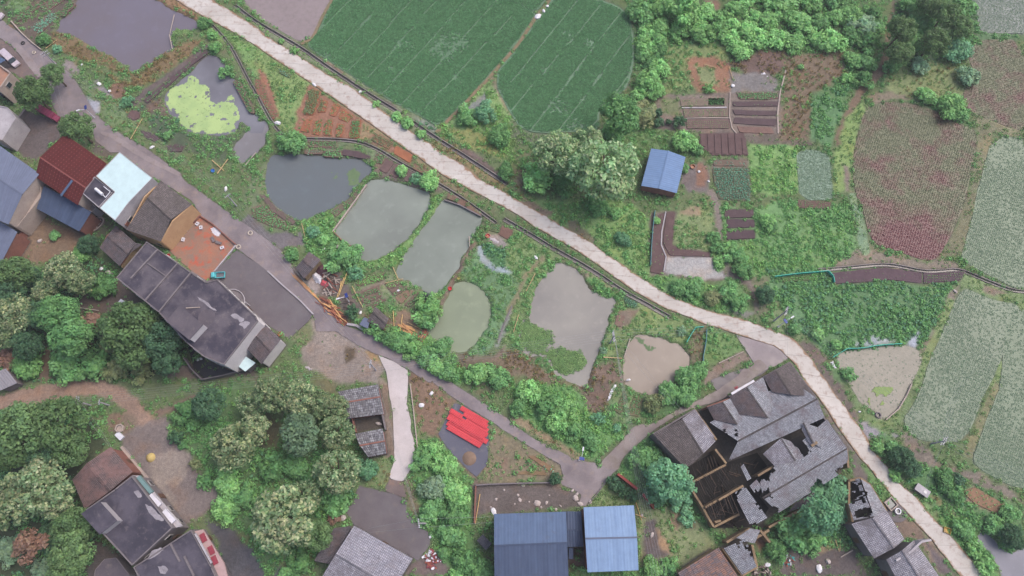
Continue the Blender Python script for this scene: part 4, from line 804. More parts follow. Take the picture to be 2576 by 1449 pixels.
def lean(name, label, r, q, mat, wall, cat='shed', pitch=.32, amp=.04, row=None, hole=None):
    """single-pitch roof; q = four (x, y, z) corners: eave, eave, top, top"""
    w = [v3(r, p) for p in q]; ctr = sum(w, Vector()) / 4; o = empty(name, (ctr.x, ctr.y, 0), 0, label, cat)
    slope(o, w, mat, pitch, row, amp, hole)
    fp = grow([(p.x, p.y) for p in w], -.3); hs = {}
    for i in range(4):
        a, b = Vector(fp[i]), Vector(fp[(i + 1) % 4]); za = min(w, key=lambda p: (p.xy - a).length).z - .1; zb = min(w, key=lambda p: (p.xy - b).length).z - .1
        d = (b - a).normalized(); n_ = Vector((-d.y, d.x)) * .1; mb = MB()
        f1 = [(a.x, a.y, -.3), (b.x, b.y, -.3), (b.x, b.y, zb), (a.x, a.y, za)]; f2 = [(p[0] + n_.x, p[1] + n_.y, p[2]) for p in f1]
        mb.face(f1); mb.face(f2[::-1])
        for i2 in range(4): mb.face([f1[(i2 + 1) % 4], f1[i2], f2[i2], f2[(i2 + 1) % 4]])
        mb.build('wall', wall, o)
    PAD.append([(p.x, p.y) for p in w]); return o
def wallrun(name, label, r, line, h, w, mat, cat='wall', z0=-.3, cap=None):
    P = UL(r, line) ; o = empty(name, P[0], 0, label, cat)
    for a, b in zip(P, P[1:]):
        bar(MB(), (a.x, a.y, h), (b.x, b.y, h), w, h - z0).build('wall_section', mat, o)
        if cap: bar(MB(), (a.x, a.y, h + .06), (b.x, b.y, h + .06), w + .08, .058).build('coping', cap, o)
    return o

B = gable('village_house', 'big house with slate-blue metal roof cut by the left photo edge', 'j', (-150,235), (400,622), (-190,560), (225,832), (85,1132), (-220,1000), 7.2, 8.2, M_GREYB, W_BEIGE, pitch=.6, amp=.02, doors=())
lean('side_house', 'lower slate-blue roof below the big slate-blue house', '4', [(-150,420,4.2), (15,525,4.2), (132,302,5), (0,222,5)], M_GREYB, W_BRICK, 'house', .6, .015)
flat('terrace_block', 'beige terrace block between slate-blue and maroon roofs', 'j', [(372,690), (432,722), (424,870), (190,1162), (112,1062), (228,835)], 4.2, W_BEIGE, W_BEIGE, .5, .15, op=False)
B = gable('village_house', 'house with maroon ribbed metal roof', 'j', (650,222), (1075,520), (402,455), (862,762), (783,938), (352,650), 7.0, 8.0, M_MAROON, W_BEIGE, pitch=.7, amp=.04, floors=2)
bar(MB(), v3('j', (726,686,8.0)), v3('j', (612,842,7.2)), .55, .06).build('skylight_strip', M_BLUE, B)
HW = flat('village_house', 'house with bright pale cyan flat roof', 'j', [(1205,402), (1535,664), (1290,920), (1160,1094), (1002,966), (1155,806), (967,646)], 8.2, M_CYAN, W_WHITE, .06, .12, floors=2)
HD = flat('roof_terrace', 'dark flat roof tucked beside the cyan roof', 'j', [(955,655), (1145,806), (1000,966), (832,820)], 7.4, R_CON2, W_WHITE, .25, .15, op=False)
flat('side_annex', 'narrow pinkish brick annex between cyan roof and grey tiled house', 'j', [(1172,1094), (1300,930), (1535,690), (1565,720), (1400,900), (1270,1145)], 4.6, W_BEIGE, W_BRICK, .4, .25, pmat=W_BRICK, op=False)
flat('outhouse', 'small pale flat-roofed outhouse below the maroon roof', 'j', [(868,864), (968,960), (930,1012), (812,932)], 3.2, W_GREY, W_WHITE, .1, .12, op=False)
lean('side_house', 'slate-blue lean-to roof below the maroon house', 'j', [(368,972,4.2), (798,1202,4.2), (920,1006,5), (440,740,5)], M_DKBLUE, W_BRICK, 'house', .6, .015)
gable('tiled_house', 'brown-grey tiled house with tan gable wall beside clay plot', '4', (1212,-88), (1450,95), (1112,45), (1290,210), (1215,375), (950,283), 5.2, 6.8, T_BROWN, W_TAN, over=.15)
gable('tiled_shed', 'dark tiled shed behind the long flat-roofed row', '4', (872,250), (1026,385), (810,335), (965,470), (905,560), (750,420), 3.4, 4.3, T_DARK, W_BRICK, cat='shed')
lean('tiled_shed', 'small sloping roof wedged between dark shed and flat-roofed row', '4', [(905,560,2.8), (965,470,3.2), (1075,395,3.4), (1025,385,3.4)], T_DARK, W_EARTH)
ROW = flat('row_house', 'long row house with stained dark flat concrete roof', '4', [(1110,375), (1190,430), (1340,535), (1440,605), (1560,685), (1640,660), (1932,938), (1950,975), (1692,1305), (1540,1245), (1405,1135), (1200,910), (880,650)], 8.6, R_CON, W_BRIGHT, .18, .2, pmat=W_GREY, floors=3, skip=(1821, 1140))
for a, b in (((1190,430), (985,650)), ((1340,535), (1088,822)), ((1440,605), (1196,905))):
    bar(MB(), U('4', a, 8.95), U('4', b, 8.95), .3, .36).build('party_wall', W_GREY, ROW)
bar(MB(), U('4', (1110,535), 8.85), U('4', (1260,640), 8.85), .2, .26).build('party_wall', W_GREY, ROW)
def block(parent, r, P, z0, z1, mat, wall, name='stair_head'):
    w = [U(r, q, z1) for q in P]; o = MB().prism([(q.x, q.y) for q in w], z0, z1).build(name, wall, parent)
    MB().prism(grow([(q.x, q.y) for q in w], .12), z1, z1 + .12).build('stair_roof', mat, o); return o
block(ROW, '4', [(1355,865), (1530,1002), (1430,1112), (1262,975)], 8.6, 11.0, R_CON3, W_BRIGHT)
MB().lathe(U('4', (1560,945), 8.6), [(0, .02), (1.6, .02), (1.75, .0)], 14).build('puddle_stain', R_CON3, ROW)
# half-round porch step in the yard
for k, rr in enumerate((2.6, 2.2)):
    pass
gable('tiled_house', 'small dark tiled house with white end wall below the yard', '5', (70,1000), (190,1112), (0,1088), (115,1205), (42,1300), (-72,1180), 4.6, 5.6, T_DARK, W_BRIGHT, doors=())
lean('awning', 'pale blue sheet awning at the small tiled house corner', '4', [(1790,1310,2.6), (1852,1355,2.6), (1930,1290,2.9), (1848,1236,2.9)], M_CYAN, W_GREY, 'awning', .5, .03)
for lab, P_ in (('upper brick shed with limed tile roof beside the white lane', [(615,58), (920,3), (668,140), (938,97), (965,226), (690,262)]), ('lower brick shed with limed tile roof beside the white lane', [(745,376), (955,336), (782,465), (972,430), (986,525), (845,552)])):
    gable('brick_shed', lab, '9', P_[0], P_[1], P_[2], P_[3], P_[4], P_[5], 2.7, 3.5, T_WHITE, W_BRICK, cat='shed', ridge=W_BRICK, pitch=.42, amp=.07)
SHC = [(q.x, q.y) for q in UL('9', pts('690,262 965,226 985,340 955,336 745,376'))]; PAD.append(SHC)
wallrun('yard_wall', 'low grey wall joining the two brick sheds, lane side', '9', [(955,215), (985,350)], 1.4, .25, W_GREY)
wallrun('yard_wall', 'low brick wall joining the two brick sheds, tree side', '9', [(735,262), (760,370)], 1.3, .25, W_BRICK)
gable('tiled_house', 'large pale grey tiled house at the bottom edge below the grey yard', '9', (740,1068), (1182,1318), (600,1285), (1040,1545), (900,1750), (470,1500), 4.6, 6.0, T_PALE, W_GREY, mat2=T_GREY)
lean('tiled_shed', 'dark tiled lean-to on the tree side of the large tiled house', '9', [(438,1335,2.6), (590,1086,2.6), (722,1075,3.4), (560,1360,3.4)], T_DARK, W_GREY)
gable('metal_hall', 'hall with dark blue sheet roof at the bottom edge', 'P', (1243,1293), (1424,1287), (1243,1373), (1427,1365), (1431,1466), (1244,1474), 6.5, 7.2, M_BLUE, W_BRICK, mat2=M_DKBLUE, pitch=.6, amp=.015, ridge=M_DKBLUE, floors=2)  # lower slope in a darker blue: its shade is put into the colour
gable('metal_annex', 'narrow grey ribbed roof wedged between the two blue halls', '10', (412,962), (522,962), (412,1100), (530,1100), (540,1226), (416,1230), 4.6, 5.2, M_DKBLUE, W_GREY, pitch=.5, amp=.05, cat='shed')
lean('metal_annex', 'small grey roof end below the narrow annex', '10', [(428,1322,3.6), (462,1320,3.6), (462,1236,4), (428,1236,4)], M_DKBLUE, W_GREY, 'shed', .5, .05)
gable('metal_hall', 'hall with light blue sheet roof at the bottom edge', '10', (540,930), (920,915), (553,1166), (944,1157), (955,1406), (570,1421), 7.0, 7.7, M_LTBLUE, W_BRICK, pitch=.6, amp=.015, ridge=M_GREYB, floors=2)
gable('tiled_house', 'grey tiled house with white gable parapet beside the road bottom right', '11', (890,950), (1030,1172), (788,1010), (950,1238), (800,1318), (628,1055), 4.2, 5.4, T_GREY, W_GREY)
gable('tiled_house', 'tiled house at the bottom edge next to the concrete road', '11', (1100,1178), (1305,1470), (1010,1256), (1180,1530), (1020,1570), (892,1325), 5.0, 6.2, T_GREY, W_GREY)
wallrun('gable_parapet', 'white stepped parapet between the two roadside tiled houses', '11', [(1105,1172), (1035,1185), (950,1262), (850,1322)], 5.9, .35, W_WHITE, 'parapet', 3.0)
gable('blue_shed', 'blue metal roofed shed beside the chestnut trees and vegetable plots', '2', (1050,1120), (975,1402), (1180,1138), (1108,1424), (1243,1458), (1310,1185), 2.7, 3.2, M_STEEL, W_BRICK, cat='shed', pitch=.5, amp=.015, doors=())
gable('tiled_house', 'reddish tiled house beside the muddy courtyard, bottom left', '8', (838,472), (1002,662), (655,597), (825,812), (640,945), (545,722), 4.6, 5.9, T_RED, W_BRICK)
FL = flat('concrete_house', 'flat-roofed house with white balcony beside the muddy courtyard', '8', [(870,795), (1000,692), (1308,1085), (1000,1370), (770,1120), (650,950)], 6.8, R_CON2, W_GREY, .25, .22)
block(FL, '8', [(752,892), (880,1032), (757,1130), (622,980)], 6.8, 9.0, R_CON2, W_WHITE)
w_ = [U('8', q, 5.6) for q in ((998,690), (1056,690), (1378,1072), (1312,1088))]
bal = MB().prism([(q.x, q.y) for q in w_], 5.2, 5.6).build('balcony', W_WHITE, FL)
for a, b in (((1128,840), (1205,915)), ((1235,955), (1310,1040))): bar(MB(), U('8', a, 6.3), U('8', b, 6.3), .9, .7).build('balcony_panel', plain('white_panel', S(226, 222, 232)), bal)
bar(MB(), U('8', (1040,700), 6.3), U('8', (1140,820), 6.3), .7, .7).build('balcony_panel', plain('teal_grey_panel', S(118, 148, 150)), bal)
FL2 = flat('concrete_house', 'flat-roofed house with pink balcony cut by the bottom edge', '8', [(1010,1382), (1445,1098), (1600,1380), (1640,1470), (1100,1560)], 6.6, R_CON2, W_GREY, .25, .2)
w_ = [U('8', q, 5.6) for q in ((1462,1112), (1532,1098), (1690,1350), (1720,1470), (1640,1470))]
bal = MB().prism([(q.x, q.y) for q in w_], 5.2, 5.6).build('balcony', plain('pink_plaster', S(190, 160, 160)), FL2)
for a, b in (((1520,1130), (1545,1190)), ((1580,1225), (1605,1285)), ((1605,1300), (1630,1360))): bar(MB(), U('8', a, 5.85), U('8', b, 5.85), .9, .2).build('balcony_panel', plain('crimson_cloth', S(156, 62, 78)), bal)
bar(MB(), U('8', (1472,1130), 7.1), U('8', (1595,1352), 7.1), .35, .3).build('white_ridge', W_WHITE, FL2)
for a, b in (((1285,1205), (1355,1340)), ((1388,1300), (1462,1449))): bar(MB(), U('8', a, 6.8), U('8', b, 6.8), .35, .2).build('roof_beam', W_GREY, FL2)
STAIN = weathered('lime_stain', S(176, 170, 178), S(150, 144, 152), S(96, 92, 104), .8, 2.5)
def stain(par, r, P_, z, seed):
    w = UL(r, pts(P_), z); MB().prism([(x + random.uniform(-.12, .12), y + random.uniform(-.12, .12)) for x, y in [(q.x, q.y) for q in resample([tuple(v) for v in w + w[:1]], .5)[:-1]]], z, z + .012).build('roof_stain', STAIN, par)
stain(FL, '8', '1010,810 1040,795 1080,840 1060,862 1030,850', 6.8, 1); stain(FL, '8', '1090,900 1150,930 1240,1020 1230,1040 1170,1020 1110,950', 6.8, 2)
stain(FL2, '8', '1110,1320 1150,1260 1220,1230 1240,1250 1180,1300 1120,1330', 6.6, 3); stain(FL2, '8', '1190,1380 1240,1365 1275,1400 1240,1440 1200,1420', 6.6, 4)
stain(ROW, '4', '1740,930 1780,910 1850,960 1820,985', 8.6, 5); stain(ROW, '4', '1800,1000 1850,970 1890,990 1850,1035', 8.6, 6); stain(ROW, '4', '1480,790 1520,800 1640,900 1600,890', 8.6, 7)
flat('outhouse', 'low flat outhouse at the bottom edge left of the flat-roofed houses', '8', [(790,1320), (880,1310), (980,1440), (960,1520), (700,1520), (720,1400)], 2.8, R_CON3, W_GREY, .12, .12, op=False)
lean('metal_shed', 'pale metal shed roof at the left photo edge by the dirt track', '4', [(0,1500,2.8), (130,1442,2.8), (45,1332,3.2), (-90,1380,3.2)], M_SHED, W_GREY, 'shed', .5, .05)
gable('storage_hut', 'dark little hut with plank roof beside the rubbish heap', '5', (400,450), (490,512), (352,510), (430,580), (362,655), (300,570), 2.4, 3.0, T_DARK, W_EARTH, cat='hut')
gable('storage_hut', 'low brown tiled hut beside the bamboo poles and round pond', '5', (898,862), (1002,955), (880,905), (985,1000), (960,1040), (838,975), 2.2, 2.8, T_BROWN, W_EARTH, cat='hut')
lean('storage_hut', 'small blue-grey sheet roof at the low tiled hut', '5', [(778,1000,1.9), (845,1032,1.9), (862,962,2.2), (815,945,2.2)], M_GREYB, W_EARTH, 'hut')
flat('village_house', 'white-roofed house at the left photo edge above the brown yard', '0', [(0,800), (60,812), (125,892), (20,1060), (-90,1020), (-90,800)], 5.0, W_WHITE, W_WHITE, .2, .2, op=False)
flat('village_house', 'orange-floored terrace house at the left photo edge beside parked van', '0', [(0,490), (92,558), (0,690), (-90,620), (-90,500)], 5.5, weathered('orange_terrace', S(188, 140, 116), S(170, 132, 116), S(160, 150, 148), .5), W_BEIGE, .5, .25)
lean('awning', 'blue sheet awning at the left photo edge behind the van', '0', [(-60,500,2.6), (0,480,2.6), (46,452,2.8), (-60,400,2.8)], M_BLUE, W_GREY, 'awning', .5, .03)
lean('tiled_house', 'tiled house with orange streaked roof at the bottom edge below the ruin', 'i', [(130,1250,3.6), (330,1640,3.6), (840,1320,4.8), (597,960,4.8)][:4], T_STREAK, W_EARTH, 'house')
# solar water heater on the dark roof terrace
o = empty('solar_heater', U('j', (1030,810), 7.4), 0, 'white solar water heater with bent pipe frame on dark roof terrace', 'water heater')
a, b = U('j', (962,772), 8.4), U('j', (1030,830), 8.4); MB().tube(a, b, .32, n=12).build('tank', plain('white_tank', S(236, 236, 244)), o)
for P_ in ([(1042,748), (1110,802), (1062,860)], [(1030,828), (1062,860)]):
    for p0, p1 in zip(P_, P_[1:]): MB().tube(U('j', p0, 8.1), U('j', p1, 8.1), .09).build('pipe', plain('white_tank', S(236, 236, 244)), o)
for p0 in ((980,790), (1020,822), (1108,802)):
    q = U('j', p0, 8.1); MB().tube((q.x, q.y, 7.4), (q.x, q.y, 8.1), .05).build('leg', FRAMEM, o)

# ------------------------------------------------------------------ the old courtyard house, half burnt out
OH = empty('courtyard_house', U('h', (1000,800)), 0, 'large old grey-tiled courtyard house, half of it burnt out and roofless', 'house')
def holes(r, polys, z, seed, amp=.5, speck=None):
    PW = [[(q.x, q.y) for q in UL(r, pts(s), z)] for s in polys]; SP = [([(q.x, q.y) for q in UL(r, pts(s), z)], t) for s, t in (speck or [])]
    def f(x, y):
        X, Y = np.array([x]), np.array([y]); n = float(vnoise(X, Y, 1.1, seed, 3)[0]) - .5
        for pw in PW:
            if float(sdist(X, Y, pw)[0]) + n * 2.2 * amp > 0: return True
        for pw, t in SP:
            if float(sdist(X, Y, pw)[0]) > 0 and float(vnoise(X, Y, .9, seed + 7, 2)[0]) > t: return True
        return False
    return f
H_A = holes('h', ["380,960 430,900 560,860 700,790 560,1000", "610,600 660,690 745,650 730,600 690,620"], 4.6, 3, .5)
H_N = holes('h', ["615,610 655,690 690,680 745,655 735,600 690,625", "600,680 640,760 600,800 540,760"], 5, 4, .45, [("640,560 840,600 830,830 700,820 640,700", .66)])
H_S = holes('h', ["1000,800 880,880 780,880 740,980 1100,980 1120,930 1062,810", "1310,690 1388,650 1475,792 1412,838"], 5, 5, .3, [("640,700 840,690 800,860 740,880", .62)])
H_S2 = holes('h', ["1310,690 1388,650 1475,792 1412,838", "1000,1000 1020,1060 1180,960 1150,900 1040,960", "880,1100 960,1060 1010,1180 1110,1100 1110,1190 1020,1230 960,1240"], 5, 6, .45, [("940,1000 1120,1000 1120,1260 960,1260", .66), ("1060,1220 1200,1200 1200,1330 1060,1300", .62)])
H_S3 = holes('h', ["960,1090 1100,1100 1110,1180 1010,1225", "1060,1270 1200,1260 1200,1330 1080,1310", "1690,970 1800,870 1900,870 1900,1100", "1480,1130 1540,1020 1600,1100 1500,1200"], 5, 8, .5, [("940,1040 1140,1040 1140,1280 960,1260", .64)])
H_W = holes('h', ["1000,1120 1110,1190 1010,1230", "1060,1320 1130,1300 1110,1370", "930,1440 1000,1400 1020,1470"], 5, 9, .4, [("800,1080 960,1100 960,1200 820,1200", .68), ("960,1230 1110,1250 1100,1340", .66)])
OQ = [([(115,640,4.2), (400,945,4.2), (545,808,5.6), (360,510,5.6)], T_BROWN, H_A), ([(475,425,4.2), (662,690,4.2), (545,808,5.6), (360,510,5.6)], T_GREY, H_A),  # west slopes get darker tiles than east ones: slope shading put into the colour
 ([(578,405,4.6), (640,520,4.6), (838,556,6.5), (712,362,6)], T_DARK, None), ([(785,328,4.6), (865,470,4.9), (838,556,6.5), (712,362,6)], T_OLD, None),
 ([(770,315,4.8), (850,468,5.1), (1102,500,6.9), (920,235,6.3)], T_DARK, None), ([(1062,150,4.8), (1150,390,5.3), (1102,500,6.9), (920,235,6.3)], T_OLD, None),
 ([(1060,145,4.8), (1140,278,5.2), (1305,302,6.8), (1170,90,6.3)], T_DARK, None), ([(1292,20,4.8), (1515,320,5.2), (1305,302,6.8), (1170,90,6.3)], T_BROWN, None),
 ([(600,540,4.6), (1300,170,4.6), (1530,335,6.5), (845,700,6.5)], T_OLD, H_N), ([(760,872,4.6), (1590,497,4.6), (1530,335,6.5), (845,700,6.5)], T_OLD, H_S),
 ([(1060,810,4.5), (1160,915,4.5), (1340,870,5.8), (1215,672,5.8)], T_GREY, None), ([(1300,700,4.8), (1365,790,4.8), (1340,870,5.8), (1215,672,5.8)], T_OLD, None),
 ([(1395,600,5.0), (1470,745,5.2), (1495,715,6.2), (1410,540,6.0)], T_GREY, None), ([(1590,600,5.0), (1585,780,5.6), (1495,715,6.2), (1410,540,6.0)], T_OLD, None),
 ([(1030,1020,4.4), (1612,510,4.6), (1785,765,6.3), (1060,1190,6.3)], T_OLD, H_S2), ([(1195,1318,4.4), (1800,935,4.4), (1785,765,6.3), (1060,1190,6.3)], T_OLD, H_S3),
 ([(1285,1305,3.1), (1530,1232,3.1), (1500,1140,4.0), (1340,1232,4.0)], T_DARK, None),
 ([(808,1150,4.4), (960,1445,4.4), (1100,1360,5.5), (905,1088,5.3)], T_OLD, H_W), ([(868,922,4.8), (925,1042,4.8), (960,1020,5), (892,895,5)], T_OLD, None),
 ([(945,1085,4.6), (1000,1165,4.6), (1050,1090,5.1), (1005,1030,5.1)], T_OLD, H_W)]
def low(p): return (p[0], p[1], p[2] if p[2] < 4.6 else 4.6 + (p[2] - 4.6) * .55)
for q, mt, hl in OQ: slope(OH, [v3('h', low(p)) for p in q], mt, .31, .32, .08, hl)
for a, b in (((360,510,5.72), (545,808,5.72)), ((712,362,6.1), (838,556,6.6)), ((920,235,6.4), (1102,500,7.0)), ((1170,90,6.4), (1305,302,6.9)), ((845,700,6.62), (1530,335,6.62)), ((1215,672,5.9), (1340,870,5.9)), ((1410,540,6.1), (1495,715,6.3)), ((1060,1190,6.42), (1785,765,6.42))):
    bar(MB(), v3('h', low(a)), v3('h', low(b)), .32, .14).build('ridge_cap', T_BROWN, OH)
bar(MB(), v3('h', (1480,742,5.4)), v3('h', (1530,708,5.5)), .5, .25).build('chimney', W_EARTH, OH)
for a, b, h, mt in (((115,640), (400,945), 4.0, W_GREY), ((115,640), (475,425), 4.2, W_GREY), ((475,425), (660,690), 4.0, W_EARTH), ((578,405), (785,328), 4.4, W_BRICK), ((770,315), (1062,150), 4.5, W_GREY), ((1062,150), (1292,20), 4.5, W_GREY),
    ((1292,20), (1515,320), 4.4, W_GREY), ((1520,335), (1590,497), 4.3, W_GREY), ((1590,500), (1785,765), 4.3, W_GREY), ((1785,765), (1800,930), 4.0, W_EARTH),
    ((462,1050), (745,902), 3.6, W_EARTH), ((568,1272), (892,1084), 3.8, W_EARTH), ((440,1100), (640,1440), 2.6, W_EARTH), ((1018,998), (1158,914), 3.8, W_EARTH), ((650,770), (745,892), 4.0, W_EARTH),
    ((1115,1445), (1375,1300), 2.4, W_EARTH), ((1375,1300), (1520,1225), 2.4, W_EARTH), ((640,1440), (860,1330), 2.2, W_EARTH), ((400,940), (445,1090), 3.0, W_EARTH), ((890,1100), (1020,1290), 3.8, W_GREY), ((650,1400), (700,1385), 2.5, W_EARTH)):
    A_, B_ = U('h', a, h), U('h', b, h); n = max(1, int((B_ - A_).length / 2.2)); jag = mt is W_EARTH
    mb = MB()
    for i in range(n):
        p0, p1 = A_.lerp(B_, i / n), A_.lerp(B_, (i + 1) / n); dz = random.uniform(-.35, .1) if jag else 0
        bar(mb, p0 + Vector((0, 0, dz)), p1 + Vector((0, 0, dz)), .4 if jag else .3, h + dz + .3)
    mb.build('wall', mt, OH)
# charred rafters over the open rooms, each one lying from wall to wall
def rafters(a0, a1, b0, b1, n, z, keep=.8):
    for i in range(n):
        if random.random() > keep: continue
        t = (i + random.uniform(-.2, .2)) / n; A_ = v3('h', (a0[0] + (a1[0] - a0[0]) * t, a0[1] + (a1[1] - a0[1]) * t, z + random.uniform(-.2, .2)))
        e = random.uniform(.55, 1.0); B_ = v3('h', (b0[0] + (b1[0] - b0[0]) * t, b0[1] + (b1[1] - b0[1]) * t, z - .2)); B_ = A_.lerp(B_, e)
        B_.z -= (1 - e) * 1.5; MB().tube(A_, B_, .07, .06, 5).build('rafter', CHAR if random.random() < .6 else TIMB, OH)
rafters((420,900), (700,800), (470,1040), (740,905), 12, 4.2)
rafters((470,1045), (740,905), (575,1265), (890,1085), 17, 4.0, .75)
rafters((580,1260), (800,1150), (650,1440), (870,1310), 13, 3.9)
rafters((790,900), (880,890), (830,1030), (960,1010), 5, 4.4)
rafters((1700,940), (1790,880), (1740,1010), (1850,980), 6, 3.9)
for k in range(26):      # burnt debris on the room floors
    q = v3('h', (random.uniform(470, 900), 0, 0)) if False else None
for (cx, cy, n, sp) in ((580,960,7,60), (640,1130,8,80), (760,1010,8,80), (700,1300,9,70), (800,1400,9,70), (960,900,5,50)):
    for k in range(n):
        q = U('h', (cx + random.uniform(-sp, sp), cy + random.uniform(-sp, sp) * .5), .2); a = random.uniform(0, 3.1); l = random.uniform(.6, 1.6)
        MB().tube((q.x - l * math.cos(a), q.y - l * math.sin(a), .15), (q.x + l * math.cos(a), q.y + l * math.sin(a), random.uniform(.2, .9)), .09, .07, 5).build('fallen_beam', CHAR if k % 3 else TIMB, OH)
w_ = [U('h', (790,292), 4.9), U('h', (985,178), 4.9)]; bar(MB(), w_[0], w_[1], .45, .3).build('white_gutter', plain('white_panel', S(226, 222, 232)), OH)
MB().prism([(q.x, q.y) for q in UL('h', pts("400,930 640,790 760,880 1010,800 1130,960 1030,1180 1110,1280 1000,1440 640,1449 440,1100"))], -.2, .06).build('charred_floor', weathered('charred_floor', S(44, 40, 38), S(32, 30, 30), S(62, 58, 50), .5), OH)
MB().prism([(q.x, q.y) for q in UL('h', pts("1300,690 1390,645 1480,795 1410,842"), .06)], -.2, .05).build('court_floor', plain('dark_court_stone', S(58, 56, 62)), OH)  # court floor in one even near-black grey
# the ruined outbuilding below it
OB = empty('ruined_outbuilding', U('i', (860,1000)), 0, 'grey-tiled outbuilding with broken roof joined below the ruin', 'house')
HB = holes('i', ["780,870 820,880 830,920 800,920", "800,940 840,950 830,970", "910,960 990,920 1040,1020 960,1060 940,1010"], 4.2, 12, .4, [("800,880 1000,800 1050,900 900,1000", .74)])
slope(OB, [v3('i', p) for p in ((655,970,3.6), (870,1275,3.6), (1035,1180,4.8), (905,860,4.8))], T_OLD, .31, .32, .05, HB)
slope(OB, [v3('i', p) for p in ((1010,920,3.8), (1075,760,3.8), (960,740,4.6), (800,850,4.8))], T_OLD, .31, .32, .05, HB)
for a, b, h in (((655,975), (870,1280), 3.4), ((870,1280), (1040,1185), 3.4), ((1040,1185), (985,930), 2.6), ((1075,760), (1190,900), 2.4), ((690,900), (960,745), 3.4), ((1030,850), (1180,760), 2.2)):
    bar(MB(), U('i', a, h), U('i', b, h), .45, h + .3).build('wall', W_EARTH, OB)
PAD.append([(q.x, q.y) for q in UL('h', pts('460,430 580,400 1290,20 1600,500 1800,780 1800,930 1200,1310 1000,1440 640,1440 440,1100 400,950 115,640'))])
PAD.append([(q.x, q.y) for q in UL('i', pts("655,970 960,745 1075,760 1010,930 1040,1180 870,1275"), 3.5)])
# ruined roof end north of the roadside tiled house
RE = empty('ruined_house_end', U('11', (700,850)), 0, 'collapsed tiled roof end north of the roadside tiled house', 'house')
HR = holes('11', ["640,960 760,930 750,1000 660,1020", "600,880 640,820 720,800 700,840 640,900", "620,720 680,760 700,830 640,800"], 4.2, 14, .4, [("600,700 740,760 740,900 620,900", .6)])
slope(RE, [v3('11', p) for p in ((608,905,3.8), (645,1030,4.2), (800,1000,5.2), (740,860,5.0))], T_OLD, .31, .32, .05, HR)
slope(RE, [v3('11', p) for p in ((625,730,3.6), (640,880,3.6), (740,860,4.8), (690,710,4.6))], T_OLD, .31, .32, .05, HR)
slope(RE, [v3('11', p) for p in ((770,760,3.8), (895,960,4.2), (800,1000,5.2), (700,715,4.8))], T_OLD, .31, .32, .05, HR)
for a, b, h in (((610,900), (640,1040), 3.4), ((770,760), (895,960), 3.6), ((620,730), (700,710), 3.4), ((700,712), (772,760), 3.4), ((615,725), (612,900), 3.2)):
    bar(MB(), U('11', a, h), U('11', b, h), .4, h + .3).build('wall', W_EARTH, RE)
PAD.append([(q.x, q.y) for q in UL('11', pts("610,720 770,750 900,960 650,1030"), 3.5)])
# ================================================================== ground mesh
for poly in PAD: under(poly, (92, 84, 80), 0.0, .5, .15)
veg_here = np.clip(sum(dens.values()), 0, 1)
inner = (px > -149) & (px < 149) & (py > -31) & (py < 149)
gz += veg_here * (nC - .5) * .22 * inner + (nB - .5) * .08 * inner
gz[(gz > -.2) & (veg_here < .05)] -= .0
me = bpy.data.meshes.new('ground')
nx, ny = len(GX), len(GY)
ii = np.arange(nx * ny).reshape(ny, nx)
quads = np.stack([ii[:-1, :-1], ii[:-1, 1:], ii[1:, 1:], ii[1:, :-1]], -1).reshape(-1, 4)
me.vertices.add(px.size); me.vertices.foreach_set('co', np.stack([px, py, gz], -1).ravel())
me.loops.add(quads.size); me.loops.foreach_set('vertex_index', quads.ravel())
me.polygons.add(len(quads)); me.polygons.foreach_set('loop_start', np.arange(0, quads.size, 4)); me.polygons.foreach_set('use_smooth', np.ones(len(quads), bool))
me.update(calc_edges=True)
at = me.attributes.new('soil', 'FLOAT_COLOR', 'POINT')
at.data.foreach_set('color', np.concatenate([np.clip(colr, 0, .9), np.ones((px.size, 1))], 1).ravel())
m, nt, b = newmat('earth_and_grass'); p = geopos(nt)
a_ = N(nt, 'ShaderNodeAttribute', attribute_name='soil').outputs['Color']
g = ramp(nt, noise(nt, 1.6, 6, p, .7), .28, .72, (.66, .66, .66), (1.3, 1.3, 1.28))
c_ = mixcol(nt, 1.0, a_, g, 'MULTIPLY')
g = ramp(nt, noise(nt, 5.5, 3, p, .7), .3, .72, (.72, .72, .72), (1.26, 1.26, 1.26))
c_ = mixcol(nt, 1.0, c_, g, 'MULTIPLY')
c_ = mixcol(nt, ramp(nt, noise(nt, .22, 5, p), .5, .7), c_, mixcol(nt, 1.0, c_, (1.12, .98, .86), 'MULTIPLY'))
nt.links.new(c_, b.inputs['Base Color']); setb(b, None, .9, .2); bump(nt, b, noise(nt, 3, 5, p, .7), .12, .7)
me.materials.append(m)
ground = bpy.data.objects.new('ground', me); COL.objects.link(ground); tag(ground, 'rolling village ground of grass, earth and mud', kind='structure')

GZ = gz.reshape(SHP); DN = {k: v.reshape(SHP) for k, v in dens.items()}
def gsample(A, x, y):
    fx = np.interp(x, GX, np.arange(nx)); fy = np.interp(y, GY, np.arange(ny))
    x0, y0 = np.clip(fx.astype(int), 0, nx - 2), np.clip(fy.astype(int), 0, ny - 2); tx, ty = fx - x0, fy - y0
    return (A[y0, x0] * (1 - tx) + A[y0, x0 + 1] * tx) * (1 - ty) + (A[y0 + 1, x0] * (1 - tx) + A[y0 + 1, x0 + 1] * tx) * ty
def gh(x, y): return float(gsample(GZ, np.array([x]), np.array([y]))[0])

